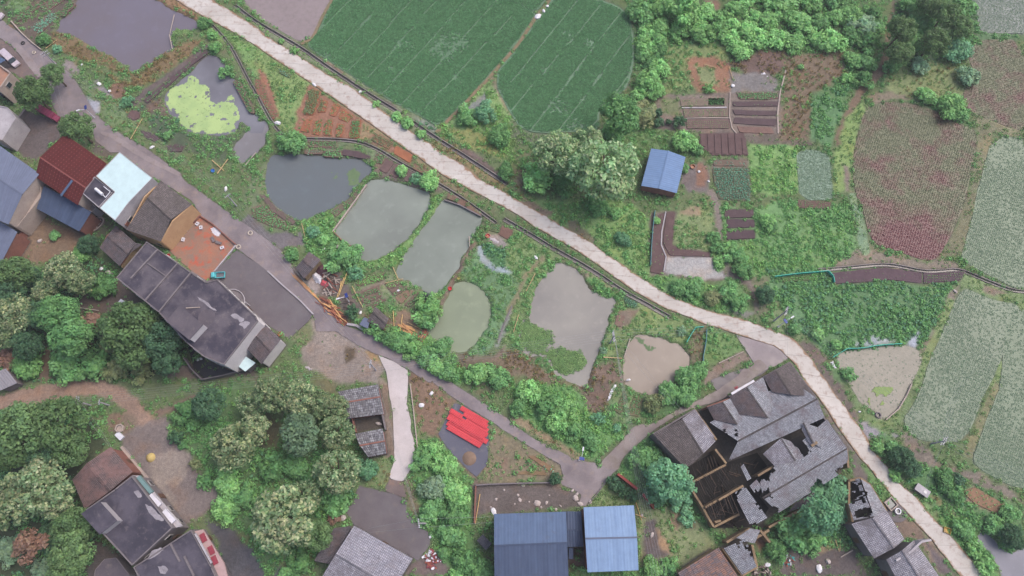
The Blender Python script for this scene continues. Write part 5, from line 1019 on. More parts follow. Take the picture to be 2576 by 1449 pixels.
# ------------------------------------------------------------------ water
def watermat(name, c1, c2):
    m, nt, b = newmat(name); p = geopos(nt)
    col = mixcol(nt, ramp(nt, noise(nt, .06, 4, p), .35, .65), S(*c1, .98), S(*c2, .82))
    col = mixcol(nt, ramp(nt, noise(nt, .5, 4, p), .55, .85), col, tuple(x * 1.1 for x in S(*c1)))
    nt.links.new(col, b.inputs['Base Color']); setb(b, None, .25, .32); b.inputs['IOR'].default_value = 1.33
    bump(nt, b, noise(nt, 1.2, 3, p), .02, .25); return m
PLAB = {'large_pond': 'wide grey village pond', 'algae_pond': 'shallow pond half covered by algae', 'side_pond': 'small grey pool', 'dark_pond': 'dark pond', 'green_pond': 'pale green pond', 'long_pond': 'long pale green pond',
        'round_pond': 'round yellow-green pond', 'broad_pond': 'broad tan pond', 'muddy_pond': 'brown muddy pond', 'ditch_stream': 'grey stream'}
for k, (n, w) in enumerate(PONDW.items()):
    mb = MB(); q = grow(w, 1.6); dzw = .006 * (k % 3)
    mb.prism([(x[0], x[1]) for x in q], WATER_Z - .03, WATER_Z - dzw)
    o = mb.build(n, watermat(n + '_water', POND[n][2], POND[n][3])); tag(o, PLAB[n] + ' of still water', kind='structure')

# ------------------------------------------------------------------ hard surfaces
def ragged(poly, amp=.18, step=.7, seed=0):
    p = resample([(q[0], q[1], 0) for q in poly] + [(poly[0][0], poly[0][1], 0)], step)
    x = np.array([q.x for q in p]); y = np.array([q.y for q in p])
    ox, oy = vnoise(x, y, 1.6, 40 + seed) - .5, vnoise(x, y, 1.6, 80 + seed) - .5
    return [(x[i] + 2 * amp * ox[i], y[i] + 2 * amp * oy[i]) for i in range(len(p) - 1)]
def concretemat(name, a, b_, mud, mudt=(.52, .7), joints=None):
    m, nt, b = newmat(name); p = geopos(nt)
    col = mixcol(nt, ramp(nt, noise(nt, .16, 6, p, .65), .35, .62), S(*a), S(*b_))
    col = mixcol(nt, ramp(nt, noise(nt, .45, 6, p, .7), *mudt), col, S(*mud))
    col = mixcol(nt, ramp(nt, noise(nt, 2.2, 5, p, .75), .6, .8), col, S(*[x * .8 for x in mud]))
    g = ramp(nt, noise(nt, 7, 4, p, .7), .25, .75, (.84,) * 3, (1.12,) * 3)
    col = mixcol(nt, 1.0, col, g, 'MULTIPLY')
    rg = ramp(nt, noise(nt, .3, 4, p), .4, .7, (.35,) * 3, (.85,) * 3); nt.links.new(rg, b.inputs['Roughness'])
    nt.links.new(col, b.inputs['Base Color']); b.inputs['Specular IOR Level'].default_value = .25
    bump(nt, b, noise(nt, 8, 4, p), .02, .5); return m
HM = {'road_dark': concretemat('worn_wet_concrete', (156, 145, 149), (128, 118, 123), (160, 144, 138)),
      'yard_brown': concretemat('muddy_concrete', (132, 118, 116), (112, 98, 98), (150, 124, 112)),
      'lane_grey': concretemat('pale_worn_concrete', (168, 156, 158), (146, 134, 136), (140, 120, 112)),
      'yard_grey': concretemat('grey_yard_concrete', (122, 116, 120), (108, 100, 106), (134, 122, 118), (.58, .75)),
      'clay': concretemat('red_clay_floor', (176, 122, 98), (142, 124, 114), (196, 98, 74), (.5, .66)),
      'lane_white': concretemat('new_white_concrete', (216, 206, 208), (196, 186, 186), (176, 160, 156), (.62, .78)),
      'path_grey': concretemat('trodden_gravel', (156, 144, 142), (132, 120, 120), (124, 112, 100), (.5, .7)),
      'apron': concretemat('pinkish_grey_concrete', (160, 148, 152), (146, 136, 140), (134, 122, 120), (.6, .8)),
      'gravel': concretemat('blue_grey_gravel', (106, 106, 122), (96, 96, 112), (128, 122, 128), (.55, .7))}
HLAB = {'village_road': 'worn wet village street', 'van_yard': 'muddy paved yard', 'concrete_strip': 'pale strip of concrete paving', 'broken_pavement': 'broken pale pavement', 'concrete_yard': 'grey concrete yard',
        'red_clay_yard': 'red clay building plot', 'concrete_lane': 'new white concrete lane', 'lane_ramp': 'short brown ramp', 'lower_yard': 'grey yard', 'gravel_path': 'trodden gravel path', 'concrete_apron': 'pinkish concrete apron',
        'apron_ledge': 'wet concrete ledge', 'gravel_pad': 'blue-grey gravel pad', 'courtyard_slab': 'concrete walk along the house front'}
for k, (n, r, s, z, mk) in enumerate(HARD):
    mb = MB(); mb.prism(ragged(UL(r, pts(s)), .2 if mk != 'apron' else .05, seed=k), -.6, z + .004 * (k % 3))
    tag(mb.build(n, HM[mk]), HLAB[n], kind='structure')

# main concrete road: separate slabs on a bed
def arc_pts(L, n):
    L = [Vector(q) for q in L]; d = [0]
    for a, b2 in zip(L, L[1:]): d.append(d[-1] + (b2 - a).length)
    t = np.linspace(0, d[-1], n); X = np.array([[q.x, q.y] for q in L])
    return np.stack([np.interp(t, d, X[:, 0]), np.interp(t, d, X[:, 1])], -1), d[-1]
m, nt, b = newmat('road_slab_concrete'); p = geopos(nt); oi = N(nt, 'ShaderNodeObjectInfo')
uvn = N(nt, 'ShaderNodeUVMap').outputs[0]; sx = N(nt, 'ShaderNodeSeparateXYZ'); nt.links.new(uvn, sx.inputs[0])
col = mixcol(nt, ramp(nt, noise(nt, .12, 6, p, .65), .36, .64), S(216, 210, 206), S(198, 190, 184))
col = mixcol(nt, ramp(nt, noise(nt, .9, 5, p, .7), .52, .68), col, S(180, 162, 154))
def math_(op, a, b2=None):
    n = N(nt, 'ShaderNodeMath', operation=op)
    for i, v in enumerate((a, b2)):
        if v is None: continue
        if isinstance(v, (int, float)): n.inputs[i].default_value = v
        else: nt.links.new(v, n.inputs[i])
    return n.outputs[0]
ed = math_('ABSOLUTE', math_('SUBTRACT', sx.outputs[0], .5)); ed = math_('MULTIPLY', math_('POWER', math_('MULTIPLY', ed, 2.0), 4.0), .38)
mudf = ramp(nt, math_('ADD', noise(nt, .55, 6, p, .7), ed), .66, .80)
col = mixcol(nt, mudf, col, S(158, 128, 104))
col = mixcol(nt, ramp(nt, noise(nt, 1.6, 4, p, .8), .68, .76), col, S(128, 104, 96))
col = mixcol(nt, 1.0, col, ramp(nt, oi.outputs['Random'], 0, 1, (.965, .965, .965), (1.03, 1.03, 1.03)), 'MULTIPLY')
col = mixcol(nt, 1.0, col, ramp(nt, noise(nt, 6, 4, p, .7), .25, .75, (.88,) * 3, (1.08,) * 3), 'MULTIPLY')
nt.links.new(col, b.inputs['Base Color']); setb(b, None, .7, .25); bump(nt, b, noise(nt, 6, 4, p), .02, .5)
SLABM = m
A_, la = arc_pts(RU, 400); B_, lb = arc_pts(RL, 400); L_ = (la + lb) / 2
bed = MB(); nst = int(L_ / 1.0)
iA = np.linspace(0, 399, nst + 1)
def at_i(X, t): return np.array([np.interp(t, np.arange(400), X[:, 0]), np.interp(t, np.arange(400), X[:, 1])])
rp = [at_i(A_, t) for t in iA]; rl = [at_i(B_, t) for t in iA]
jx = vnoise(np.array([q[0] for q in rp]), np.array([q[1] for q in rp]), 3, 61) - .5; jl = vnoise(np.array([q[0] for q in rl]), np.array([q[1] for q in rl]), 3, 62) - .5
for i in range(nst + 1):
    d = (rp[i] - rl[i]); d /= np.linalg.norm(d); rp[i] = rp[i] + d * jx[i] * .9; rl[i] = rl[i] + d * jl[i] * .9
bed.prism([(q[0] , q[1]) for q in rp] + [(q[0], q[1]) for q in reversed(rl)], -.5, .10)
road = bed.build('concrete_road', plain('road_bed_gravel', S(140, 126, 118))); tag(road, 'long pale concrete village road', kind='structure')
step = 5
for i in range(0, nst - 1, step):
    j = min(i + step, nst); s_ = MB(); n = j - i; z = .15 + .006 * random.random()
    k0 = len(s_.v)
    for q in range(n + 1):
        e = .03 if q in (0, n) else 0; sg = 1 if q == 0 else -1
        t_ = iA[i + q] + sg * e * 400 / L_
        wA = rp[i + q] + (at_i(A_, t_) - at_i(A_, iA[i + q])); wB = rl[i + q] + (at_i(B_, t_) - at_i(B_, iA[i + q]))
        for u_ in (0, .25, .5, .75, 1):
            w_ = wB * (1 - u_) + wA * u_; s_.v.append((w_[0], w_[1], z))
    for q in range(n):
        for c in range(4):
            a0 = k0 + q * 5 + c
            s_.f.append((a0, a0 + 5, a0 + 6, a0 + 1)); y0, y1 = (i + q) * 1.0, (i + q + 1) * 1.0
            s_.uv.append([(c / 4, y0), (c / 4, y1), ((c + 1) / 4, y1), ((c + 1) / 4, y0)])
    ring = [k0 + q * 5 for q in range(n + 1)] + [k0 + n * 5 + c for c in range(1, 5)] + [k0 + q * 5 + 4 for q in range(n - 1, -1, -1)] + [k0 + c for c in range(3, 0, -1)]
    kb = len(s_.v); s_.v += [(s_.v[q][0], s_.v[q][1], .06) for q in ring]
    for q in range(len(ring)):
        q2 = (q + 1) % len(ring); s_.f.append((ring[q], kb + q, kb + q2, ring[q2])[::-1]); s_.uv.append([(.5, i), (.5, i), (.5, i), (.5, i)])
    s_.build('slab', SLABM, road)

# channels: two thin kerbs and a wet floor
KERB = weathered('channel_concrete', S(168, 158, 156), S(136, 128, 124), S(112, 112, 96))
WETM = plain('channel_water', S(104, 98, 100), .25, .4)
def sweep(mb, P, off, w, z0, z1):
    P = [Vector((q[0], q[1])) for q in P]; n = len(P); k = len(mb.v)
    for i in range(n):
        d = (P[min(i + 1, n - 1)] - P[max(i - 1, 0)]).normalized(); nn = Vector((-d.y, d.x))
        for o, z in ((off - w / 2, z0), (off + w / 2, z0), (off + w / 2, z1), (off - w / 2, z1)):
            q = P[i] + nn * o; mb.v.append((q.x, q.y, z))
    for i in range(n - 1):
        for c in range(4):
            a, b2 = k + i * 4 + c, k + i * 4 + (c + 1) % 4; mb.f.append((a, a + 4, b2 + 4, b2)); mb.uv.append(None)
    mb.f += [(k, k + 1, k + 2, k + 3), tuple(k + (n - 1) * 4 + c for c in (3, 2, 1, 0))]; mb.uv += [None, None]
    return mb
for n, lab, r, s, wd in CHANNEL:
    P_ = resample(smooth_poly([tuple(q) for q in UL(r, pts(s))], 1, False), 1.0)
    o = empty(n, P_[0], 0, lab, 'channel')
    for sg in (-1, 1): sweep(MB(), P_, sg * (wd / 2 + .02), .16, -.5, .10 + .03 * sg).build('kerb', KERB, o)
    sweep(MB(), P_, 0, wd, -.5, -.3).build('channel_floor', WETM, o)

# ------------------------------------------------------------------ fields: mud sheets and planted rows
def math_in(nt, v, k):
    n = N(nt, 'ShaderNodeMath', operation='MULTIPLY'); nt.links.new(v, n.inputs[0]); n.inputs[1].default_value = k; return n.outputs[0]
def fieldmat(name, c, kind):
    m, nt, b = newmat(name); p = geopos(nt); c = S(*c)
    if kind == 'vetch':
        col = mixcol(nt, redmask(nt, p), S(106, 110, 80), S(116, 72, 76))
    elif kind == 'rice':
        col = mixcol(nt, ramp(nt, noise(nt, .10, 5, p, .6), .45, .7), c, tuple(x * 1.25 for x in c))
    else:
        col = mixcol(nt, ramp(nt, noise(nt, .1, 5, p, .6), .35, .65), c, tuple(x * .9 for x in c))
    col = mixcol(nt, ramp(nt, noise(nt, .8, 5, p, .7), .45, .8), col, mixcol(nt, 1.0, col, (.75, .78, .74), 'MULTIPLY'))
    col = mixcol(nt, 1.0, col, ramp(nt, noise(nt, 5, 4, p, .7), .25, .75, (.84,) * 3, (1.14,) * 3), 'MULTIPLY')
    nt.links.new(col, b.inputs['Base Color']); setb(b, None, .45, .3); bump(nt, b, noise(nt, 4, 4, p), .04, .5); return m
FLAB = {'rice_field_west': 'broad green rice field with mud tracks', 'rice_field_middle': 'rounded green rice field', 'rice_field_corner': 'corner of green rice field', 'purple_field': 'purple and green rowed field', 'purple_field_far': 'far purple rowed field',
        'seedling_field_far': 'far grey-green field', 'seedling_field_east': 'grey-green seedling field', 'seedling_field_south': 'grey seedling paddy', 'seedling_field_corner': 'corner seedling paddy', 'small_green_plot': 'small pale green plot', 'flooded_paddy': 'flooded grey paddy', 'muddy_paddy': 'muddy pink-brown paddy'}
def instancer(name, proto, P, scl, rot, mat, label, kind='stuff'):
    """loose points carrying one small plant mesh through geometry nodes"""
    pv, pf = proto[0], proto[1]; n0 = len(pv)
    me = bpy.data.meshes.new(name); allv = np.concatenate([np.array(pv), P])
    me.from_pydata([tuple(q) for q in allv.tolist()], [], pf)
    for nm, arr, dt in (('is_point', [0.0] * n0 + [1.0] * len(P), 'FLOAT'), ('size', [1.0] * n0 + list(scl), 'FLOAT'), ('turn', [0.0] * n0 + list(rot), 'FLOAT')):
        a = me.attributes.new(nm, dt, 'POINT'); a.data.foreach_set('value', np.array(arr, dtype=np.float32))
    if len(proto) > 2:
        a = me.attributes.new('tone', 'FLOAT_COLOR', 'POINT'); a.data.foreach_set('color', np.concatenate([np.array(proto[2]), np.ones((len(P), 4))]).ravel().astype(np.float32))
    me.materials.append(mat)
    o = bpy.data.objects.new(name, me); COL.objects.link(o)
    ng = bpy.data.node_groups.new(name + '_scatter', 'GeometryNodeTree')
    ng.interface.new_socket('Geometry', in_out='INPUT', socket_type='NodeSocketGeometry'); ng.interface.new_socket('Geometry', in_out='OUTPUT', socket_type='NodeSocketGeometry')
    gi, go = ng.nodes.new('NodeGroupInput'), ng.nodes.new('NodeGroupOutput')
    def attr(nm):
        q = ng.nodes.new('GeometryNodeInputNamedAttribute'); q.data_type = 'FLOAT'; q.inputs[0].default_value = nm
        return q.outputs[0]
    sep = ng.nodes.new('GeometryNodeSeparateGeometry'); sep.domain = 'POINT'
    cmp = ng.nodes.new('FunctionNodeCompare'); cmp.data_type = 'FLOAT'; cmp.operation = 'GREATER_THAN'; cmp.inputs[1].default_value = .5
    ng.links.new(attr('is_point'), cmp.inputs[0]); ng.links.new(gi.outputs[0], sep.inputs[0]); ng.links.new(cmp.outputs[0], sep.inputs[1])
    iop = ng.nodes.new('GeometryNodeInstanceOnPoints')
    ng.links.new(sep.outputs[0], iop.inputs['Points']); ng.links.new(sep.outputs[1], iop.inputs['Instance'])
    cx = ng.nodes.new('ShaderNodeCombineXYZ'); ng.links.new(attr('turn'), cx.inputs[2]); ng.links.new(cx.outputs[0], iop.inputs['Rotation'])
    ng.links.new(attr('size'), iop.inputs['Scale']); ng.links.new(iop.outputs[0], go.inputs[0])
    md = o.modifiers.new('scatter', 'NODES'); md.node_group = ng
    tag(o, label, kind=kind); return o
def tuft(n, r, h, lw, seed, droop=.5):
    """n blade-like leaves fanning out from the base; unit size 1"""
    q = random.Random(seed); v, f, t = [], [], []
    for i in range(n):
        a = 2 * math.pi * (i + q.random() * .8) / n; rr = r * q.uniform(.5, 1.1); hh = h * q.uniform(.6, 1.1); w = lw * q.uniform(.7, 1.2)
        c, s = math.cos(a), math.sin(a); k = len(v); b0 = q.uniform(0, .25) * r
        mid = (c * (b0 + (rr - b0) * .55), s * (b0 + (rr - b0) * .55), hh); tip = (c * rr, s * rr, hh * (1 - droop))
        v += [(c * b0, s * b0, hh * .15), (mid[0] - s * w, mid[1] + c * w, mid[2]), tip, (mid[0] + s * w, mid[1] - c * w, mid[2])]
        f.append((k, k + 3, k + 2, k + 1)); g = q.uniform(.75, 1.2); t += [(g * q.uniform(.92, 1.06), g, g * q.uniform(.85, 1.1), 1)] * 4
    return v, f, t
RICE = leafmat('rice_leaf', S(92, 144, 94), S(104, 150, 102)); VETCH = leafmat('vetch_leaf', S(96, 108, 74, .8), S(102, 106, 78, .8), attr=False, red=True, calm=True)
SPARSE = leafmat('seedling_leaf', S(104, 132, 98, .8), S(110, 136, 104, .8), attr=False, calm=True)
TRACK = {'rice_field_west': ('1', [((715,0),(480,225)), ((920,60),(570,440)), ((1175,0),(690,545)), ((1365,0),(815,625)), ((1590,0),(950,710)), ((1815,0),(1090,800)), ((1932,120),(1225,870))]),
         'rice_field_middle': ('2', [((500,0),(0,620)), ((680,30),(0,830)), ((835,80),(125,1000)), ((880,280),(360,980)), ((910,520),(600,960))]),
         'small_green_plot': ('3', [((330,1130),(345,1505))])}
BALD = {'rice_field_west': [('1', (1110,320), 3.5), ('1', (1490,340), 6.5), ('1', (1380,350), 3), ('1', (1550,330), 4), ('1', (1500,590), 3), ('1', (1010,520), 2), ('1', (550,420), 3.5), ('1', (1440,440), 4)],
        'rice_field_middle': [('2', (240,540), 2), ('2', (360,810), 3.2), ('2', (580,320), 2), ('2', (540,745), 1.3), ('2', (400,260), 2.5), ('2', (900,540), 3), ('2', (480,980), 3.5)]}
for k, (n, fd) in enumerate(FIELD.items()):
    w = FIELDW[n]; kind = fd[3]
    zt = (.02 if n not in ('flooded_paddy', 'muddy_paddy') else -.03) + .005 * (k % 3)
    sh = MB(); sh.prism(ragged(w, .22, 1.0, 5), -.5, zt)
    o = sh.build(n, fieldmat(n + '_mud', fd[2], kind)); tag(o, FLAB[n], kind='structure')
    if not kind: continue
    (d0, d1), rg, pg, ps, bt = fd[4], fd[5], fd[6], fd[7], fd[8]
    a, b2 = U(fd[0], d0), U(fd[0], d1); d = (b2 - a).normalized().xy; nn = Vector((-d.y, d.x))
    W = np.array([[q.x, q.y] for q in w]); o0 = W.mean(0)
    ta, tb = (W - o0) @ np.array(d), (W - o0) @ np.array(nn)
    rows, cols = np.arange(tb.min(), tb.max(), rg), np.arange(ta.min(), ta.max(), pg)
    rr, cc = np.meshgrid(rows, cols, indexing='ij'); rr, cc = rr.ravel(), cc.ravel()
    rr = rr + rng.normal(0, .04 if kind != 'tiny' else .3, rr.size); cc = cc + rng.normal(0, .08 if kind != 'tiny' else .4, cc.size)
    x = o0[0] + cc * d.x + rr * nn.x; y = o0[1] + cc * d.y + rr * nn.y
    sdv = sdist(x, y, W); keep = sdv > (.5 if kind == 'rice' else .05)
    nz = vnoise(x, y, 9, 21, 5); big = vnoise(x, y, 26, 22, 3)
    if kind == 'rice':
        keep &= nz * .6 + big * .4 > bt
        for rg_, segs in [TRACK[n]] if n in TRACK else []:
            for s0, s1 in segs:
                dd = sdist(x, y, [U(rg_, s0)[:2], U(rg_, s1)[:2]], False)
                keep &= dd > .18 + .3 * (vnoise(x, y, 4, 33) - .4)
        for rb, c0, rad in BALD.get(n, []):
            q = U(rb, c0); dd = np.hypot(x - q.x, (y - q.y)) / (rad * .62)
            keep &= (rng.random(x.size) > np.clip(1.1 - dd * .9 - (nz - .5) * 3, 0, .6))
    else:
        keep &= rng.random(x.size) < np.clip((nz - bt + .3) * 2.6, .42 if kind != 'tiny' else .1, .97) 
    x, y = x[keep], y[keep]; nz = nz[keep]
    P = np.stack([x, y, np.full(x.size, zt - .01)], -1); sc = ps * (.75 + .5 * rng.random(x.size)) * (1.15 if kind == 'rice' else 1)
    pr = tuft(9, 1.0, .5, .27, 3, .3) if kind == 'rice' else tuft(7, 1.0, .22, .26, 3, .3)
    instancer({'rice': 'rice_crop', 'vetch': 'field_crop', 'sparse': 'seedling_crop', 'tiny': 'seedling_crop'}[kind], pr, P, sc, rng.random(x.size) * 6.28, {'rice': RICE, 'vetch': VETCH}.get(kind, SPARSE), 'crop growing in the ' + FLAB[n])

for n_, lab_, r_, s_, w_ in (('field_path', 'bare earth path between the two rice fields', '1', "1360,1000 1460,900 1560,805 1680,670 1770,580 1850,480 1935,390 2010,290 2080,180 2130,105 2190,40 2240,-40", .8), ('field_path', 'earth bank at the end of the flooded paddy', '1', "340,335 420,300 460,220 500,130 550,40 600,-50", .7)):
    P_ = resample(smooth_poly([tuple(q) for q in UL(r_, pts(s_))], 1, False), .8)
    tag(sweep(MB(), [(q.x + random.uniform(-.08, .08), q.y + random.uniform(-.08, .08)) for q in P_], 0, w_, -.3, .13).build(n_, weathered('trodden_earth', S(150, 128, 106), S(128, 120, 92), S(112, 128, 84), .6, 2.2)), lab_, kind='structure')
# algae mats and lotus leaves
al = pts("1430,570 1460,600 1500,640 1550,650 1600,710 1590,760 1650,780 1700,770 1740,730 1760,740 1780,790 1810,850 1800,910 1770,940 1780,985 1730,1000 1600,1010 1480,1000 1400,980 1370,940 1340,880 1290,830 1260,780 1250,720 1270,680 1350,640 1420,620")
ALG, nt, b = newmat('green_algae'); p = geopos(nt)
col = mixcol(nt, ramp(nt, noise(nt, .25, 5, p), .4, .6), S(184, 208, 142), S(168, 194, 134)); col = mixcol(nt, ramp(nt, noise(nt, 1.5, 5, p, .7), .58, .66), col, S(132, 150, 100))
nt.links.new(col, b.inputs['Base Color']); setb(b, None, .7, .2); bump(nt, b, noise(nt, 3, 3, p), .05)
def floating(name, label, r, poly, mat, cell, thr, seed, scale=2.2):
    W = UL(r, poly, WATER_Z); xs = [q.x for q in W]; ys = [q.y for q in W]; mb = MB()
    X, Y = np.meshgrid(np.arange(min(xs), max(xs), cell), np.arange(min(ys), max(ys), cell)); x, y = X.ravel(), Y.ravel()
    s_ = sdist(x, y, W) + (vnoise(x, y, scale, seed) - .5) * 2.2; hole = vnoise(x, y, scale * .9, seed + 1, 4)
    vi = {}
    def gv(i, j, ck):
        if (i, j) not in vi: vi[(i, j)] = len(mb.v); mb.v.append((min(xs) + i * cell + (random.random() - .5) * cell * .5, min(ys) + j * cell + (random.random() - .5) * cell * .5, WATER_Z + .02))
        return vi[(i, j)]
    nx_ = X.shape[1]
    for q in np.nonzero((s_ > 0) & (hole < thr))[0]:
        i, j = q % nx_, q // nx_; mb.f.append((gv(i, j, 0), gv(i + 1, j, 0), gv(i + 1, j + 1, 0), gv(i, j + 1, 0))); mb.uv.append(None)
    o = mb.build(name, mat); tag(o, label, kind='stuff'); return o
floating('algae_mat', 'bright yellow-green algae mat spread over the shallow pond', '0', al, ALG, .18, .68, 5, 1.4)
WEEDM = weathered('floating_weed', S(104, 128, 92), S(120, 140, 104), S(90, 110, 78), 1, 4)
floating('pond_weed', 'grey-green scum drifting on the dark pond', '1', pts("680,1330 740,1270 790,1310 770,1390 700,1400"), WEEDM, .25, .6, 15)
floating('pond_weed', 'small scum patch left in the dark pond', '1', pts("550,1320 580,1290 615,1310 605,1350 560,1350"), WEEDM, .25, .6, 16)
floating('pond_weed', 'green weeds growing into the broad tan pond, west patch', '6', pts("60,980 120,960 200,1030 290,1080 300,1150 180,1200 60,1170"), WEEDM, .25, .7, 17)
floating('pond_weed', 'round weed bed at the lower end of the broad pond', '6', pts("260,1210 380,1180 500,1210 545,1280 500,1350 420,1375 310,1330"), WEEDM, .25, .75, 18)
floating('pond_weed', 'weed fringe in the corner of the grey village pond', '0', pts("1290,235 1370,230 1480,230 1490,270 1360,300 1310,320"), WEEDM, .25, .7, 19)
floating('pond_weed', 'yellow-green scum at the lower end of the muddy paddy', '11', pts("740,120 780,60 850,30 930,40 900,100 850,160 770,170"), weathered('yellow_scum', S(150, 172, 104), S(138, 160, 104), S(128, 140, 104), 1, 4), .25, .56, 27).location.z += .48
floating('pond_weed', 'weed fringe at the head of the muddy pond', '6', pts("930,1100 1010,1120 1080,1180 1030,1200 950,1160"), WEEDM, .25, .6, 20)
# ================================================================== ground cover
def blob(n, seed, ls=.34, flat_=.75):
    """a low leafy clump of n leaves, unit radius"""
    q = random.Random(seed); v, f, t = [], [], []
    for i in range(n):
        a = q.uniform(0, 6.283); e = math.acos(q.uniform(-.05, 1)); d = Vector((math.sin(e) * math.cos(a), math.sin(e) * math.sin(a), math.cos(e)))
        rr = q.uniform(.55, 1.0); c = Vector((d.x * rr, d.y * rr, d.z * rr * flat_ + .05)); nn = (d + Vector((q.uniform(-.7, .7), q.uniform(-.7, .7), q.uniform(-.2, .9)))).normalized()
        x = nn.orthogonal().normalized(); x.rotate(Matrix.Rotation(q.uniform(0, 6.28), 3, nn)); y = nn.cross(x); l = ls * q.uniform(.7, 1.25); k = len(v)
        v += [tuple(c - x * l), tuple(c + y * l * .6 + nn * l * .12), tuple(c + x * l), tuple(c - y * l * .6 + nn * l * .12)]
        f.append((k, k + 3, k + 2, k + 1)); g = q.uniform(.72, 1.25); t += [(g * q.uniform(.9, 1.08), g, g * q.uniform(.8, 1.1), 1)] * 4
    return v, f, t
L_GRASS = leafmat('grass_blades', S(112, 146, 82, 1.1), S(132, 156, 92, 1.1))
L_WEED = leafmat('weed_leaves', S(92, 142, 80, 1.1), S(112, 162, 88, 1.1))
L_LIGHT = leafmat('bright_weed_leaves', S(116, 168, 86), S(130, 174, 94))
L_DARK = leafmat('blue_green_leaves', S(76, 124, 88, 1.1), S(94, 142, 98, 1.1))
L_RUST = leafmat('rusty_reed_blades', S(150, 118, 80, 1.1), S(136, 132, 82, 1.1))
COVER = {'grass': ('grass', tuft(9, 1, .8, .15, 5), L_GRASS, (.28, .55), 'short grass scattered over banks and verges'),
         'weed': ('weeds', blob(16, 6), L_WEED, (.35, .8), 'leafy green weeds over banks and waste ground'),
         'light': ('bright_weeds', blob(16, 7), L_LIGHT, (.35, .85), 'bright yellow-green weeds in lush patches'),
         'dark': ('broadleaf_weeds', blob(13, 8, .42), L_DARK, (.35, .75), 'blue-green broad-leaved weeds in damp ground'),
         'rust': ('dry_reeds', tuft(9, 1, 1.0, .13, 9), L_RUST, (.35, .65), 'rust-coloured dry reeds along pond rims')}
def in_view(x, y, m=1.15):
    zc = CAM_H * CT + y * ST; yc = y * CT - CAM_H * ST
    return (np.abs(x) < zc * 1288 / FOC * m) & (np.abs(yc) < zc * 724.5 / FOC * m)
for k, (nm, pr, mt, (s0, s1), lab) in COVER.items():
    n = int(300 * 165 * 2.6); x = rng.uniform(-140, 140, n); y = rng.uniform(-22, 143, n)
    d = gsample(DN[k], x, y) * 1.15; cl = vnoise(x, y, 3.5, 70 + len(k), 3)
    ok = (rng.random(n) * 2.0 < d * np.clip((cl - .25) * 2.4, 0, 1.6)) & in_view(x, y)
    x, y = x[ok], y[ok]; z = gsample(GZ, x, y); okz = z > WATER_Z + .02; x, y, z = x[okz], y[okz], z[okz]
    sc = s0 + (s1 - s0) * rng.random(x.size) ** 1.6 * np.clip(vnoise(x, y, 6, 5) * 2, .5, 1.3)
    instancer(nm, pr, np.stack([x, y, z - .03], -1), sc, rng.random(x.size) * 6.28, mt, lab)

for rr_, poly_, lab_ in (('6', "60,980 120,960 200,1030 290,1080 300,1150 180,1200 60,1170", 'west patch of the broad tan pond'), ('6', "260,1210 380,1180 500,1210 545,1280 500,1350 420,1375 310,1330", 'lower end of the broad tan pond'), ('0', "1290,235 1370,230 1480,230 1490,270 1360,300 1310,320", 'corner of the grey village pond')):
    W = np.array([[q.x, q.y] for q in UL(rr_, pts(poly_), WATER_Z)]); x = rng.uniform(W[:, 0].min() - 1, W[:, 0].max() + 1, 1400); y = rng.uniform(W[:, 1].min() - 1, W[:, 1].max() + 1, 1400)
    ok = sdist(x, y, W) + (vnoise(x, y, 2.0, 91) - .5) * 3 + rng.normal(0, .3, x.size) > 0; x, y = x[ok], y[ok]
    instancer('water_weeds', tuft(8, 1, .6, .2, 12), np.stack([x, y, np.full(x.size, WATER_Z)], -1), .25 + .3 * rng.random(x.size), rng.random(x.size) * 6.28, L_GRASS, 'water weeds standing in the ' + lab_)
# ================================================================== trees and bushes
def crown(seed, nc, nl, ls, sq=.8, flower=0.0, cr=.30, shell=.62, irr=(.8, 1.12)):
    """unit crown: nc leaf clumps spread through the crown, nl leaves each; tone per leaf"""
    q = random.Random(seed); v, f, t, fm = [], [], [], []
    asym = [q.uniform(*irr) for _ in range(7)]
    for c in range(nc):
        a = q.uniform(0, 6.283); u = q.uniform(-.35, 1); e = math.acos(max(-1, min(1, u))); rr = (shell + (1 - shell) * q.random() ** .5) * (1 if q.random() < .8 else .55)
        k7 = a / 6.283 * 7; i7 = int(k7) % 7; rad = asym[i7] * (1 - k7 % 1) + asym[(i7 + 1) % 7] * (k7 % 1)
        cc = Vector((math.sin(e) * math.cos(a) * rr * rad, math.sin(e) * math.sin(a) * rr * rad, math.cos(e) * rr * sq)) * .82
        r = cr * q.uniform(.7, 1.25); tone = q.uniform(.78, 1.22); hue = q.uniform(.93, 1.08)
        for l in range(nl):
            d = Vector((q.gauss(0, 1), q.gauss(0, 1), q.gauss(.35, 1))).normalized(); p0 = cc + d * r * q.uniform(.65, 1.0)
            nn = (d + Vector((q.uniform(-.6, .6), q.uniform(-.6, .6), q.uniform(-.1, .8)))).normalized()
            x = nn.orthogonal().normalized(); x.rotate(Matrix.Rotation(q.uniform(0, 6.28), 3, nn)); y = nn.cross(x); s = ls * q.uniform(.7, 1.3); k = len(v)
            v += [tuple(p0 - x * s), tuple(p0 + y * s * .62 + nn * s * .15), tuple(p0 + x * s), tuple(p0 - y * s * .62 + nn * s * .15)]
            f.append((k, k + 3, k + 2, k + 1)); g = tone * q.uniform(.8, 1.2); fl = d.z > -.1 and q.random() < flower * (1.5 if d.z > .35 else .8)
            fm.append(1 if fl else 0); t += [(g * hue, g, g * q.uniform(.85, 1.1), 1)] * 4
    me = bpy.data.meshes.new('crown'); me.from_pydata(v, [], f)
    at = me.attributes.new('tone', 'FLOAT_COLOR', 'POINT'); at.data.foreach_set('color', np.array(t, dtype=np.float32).ravel())
    me.materials.append(None); me.materials.append(None)
    me.polygons.foreach_set('material_index', fm); return me
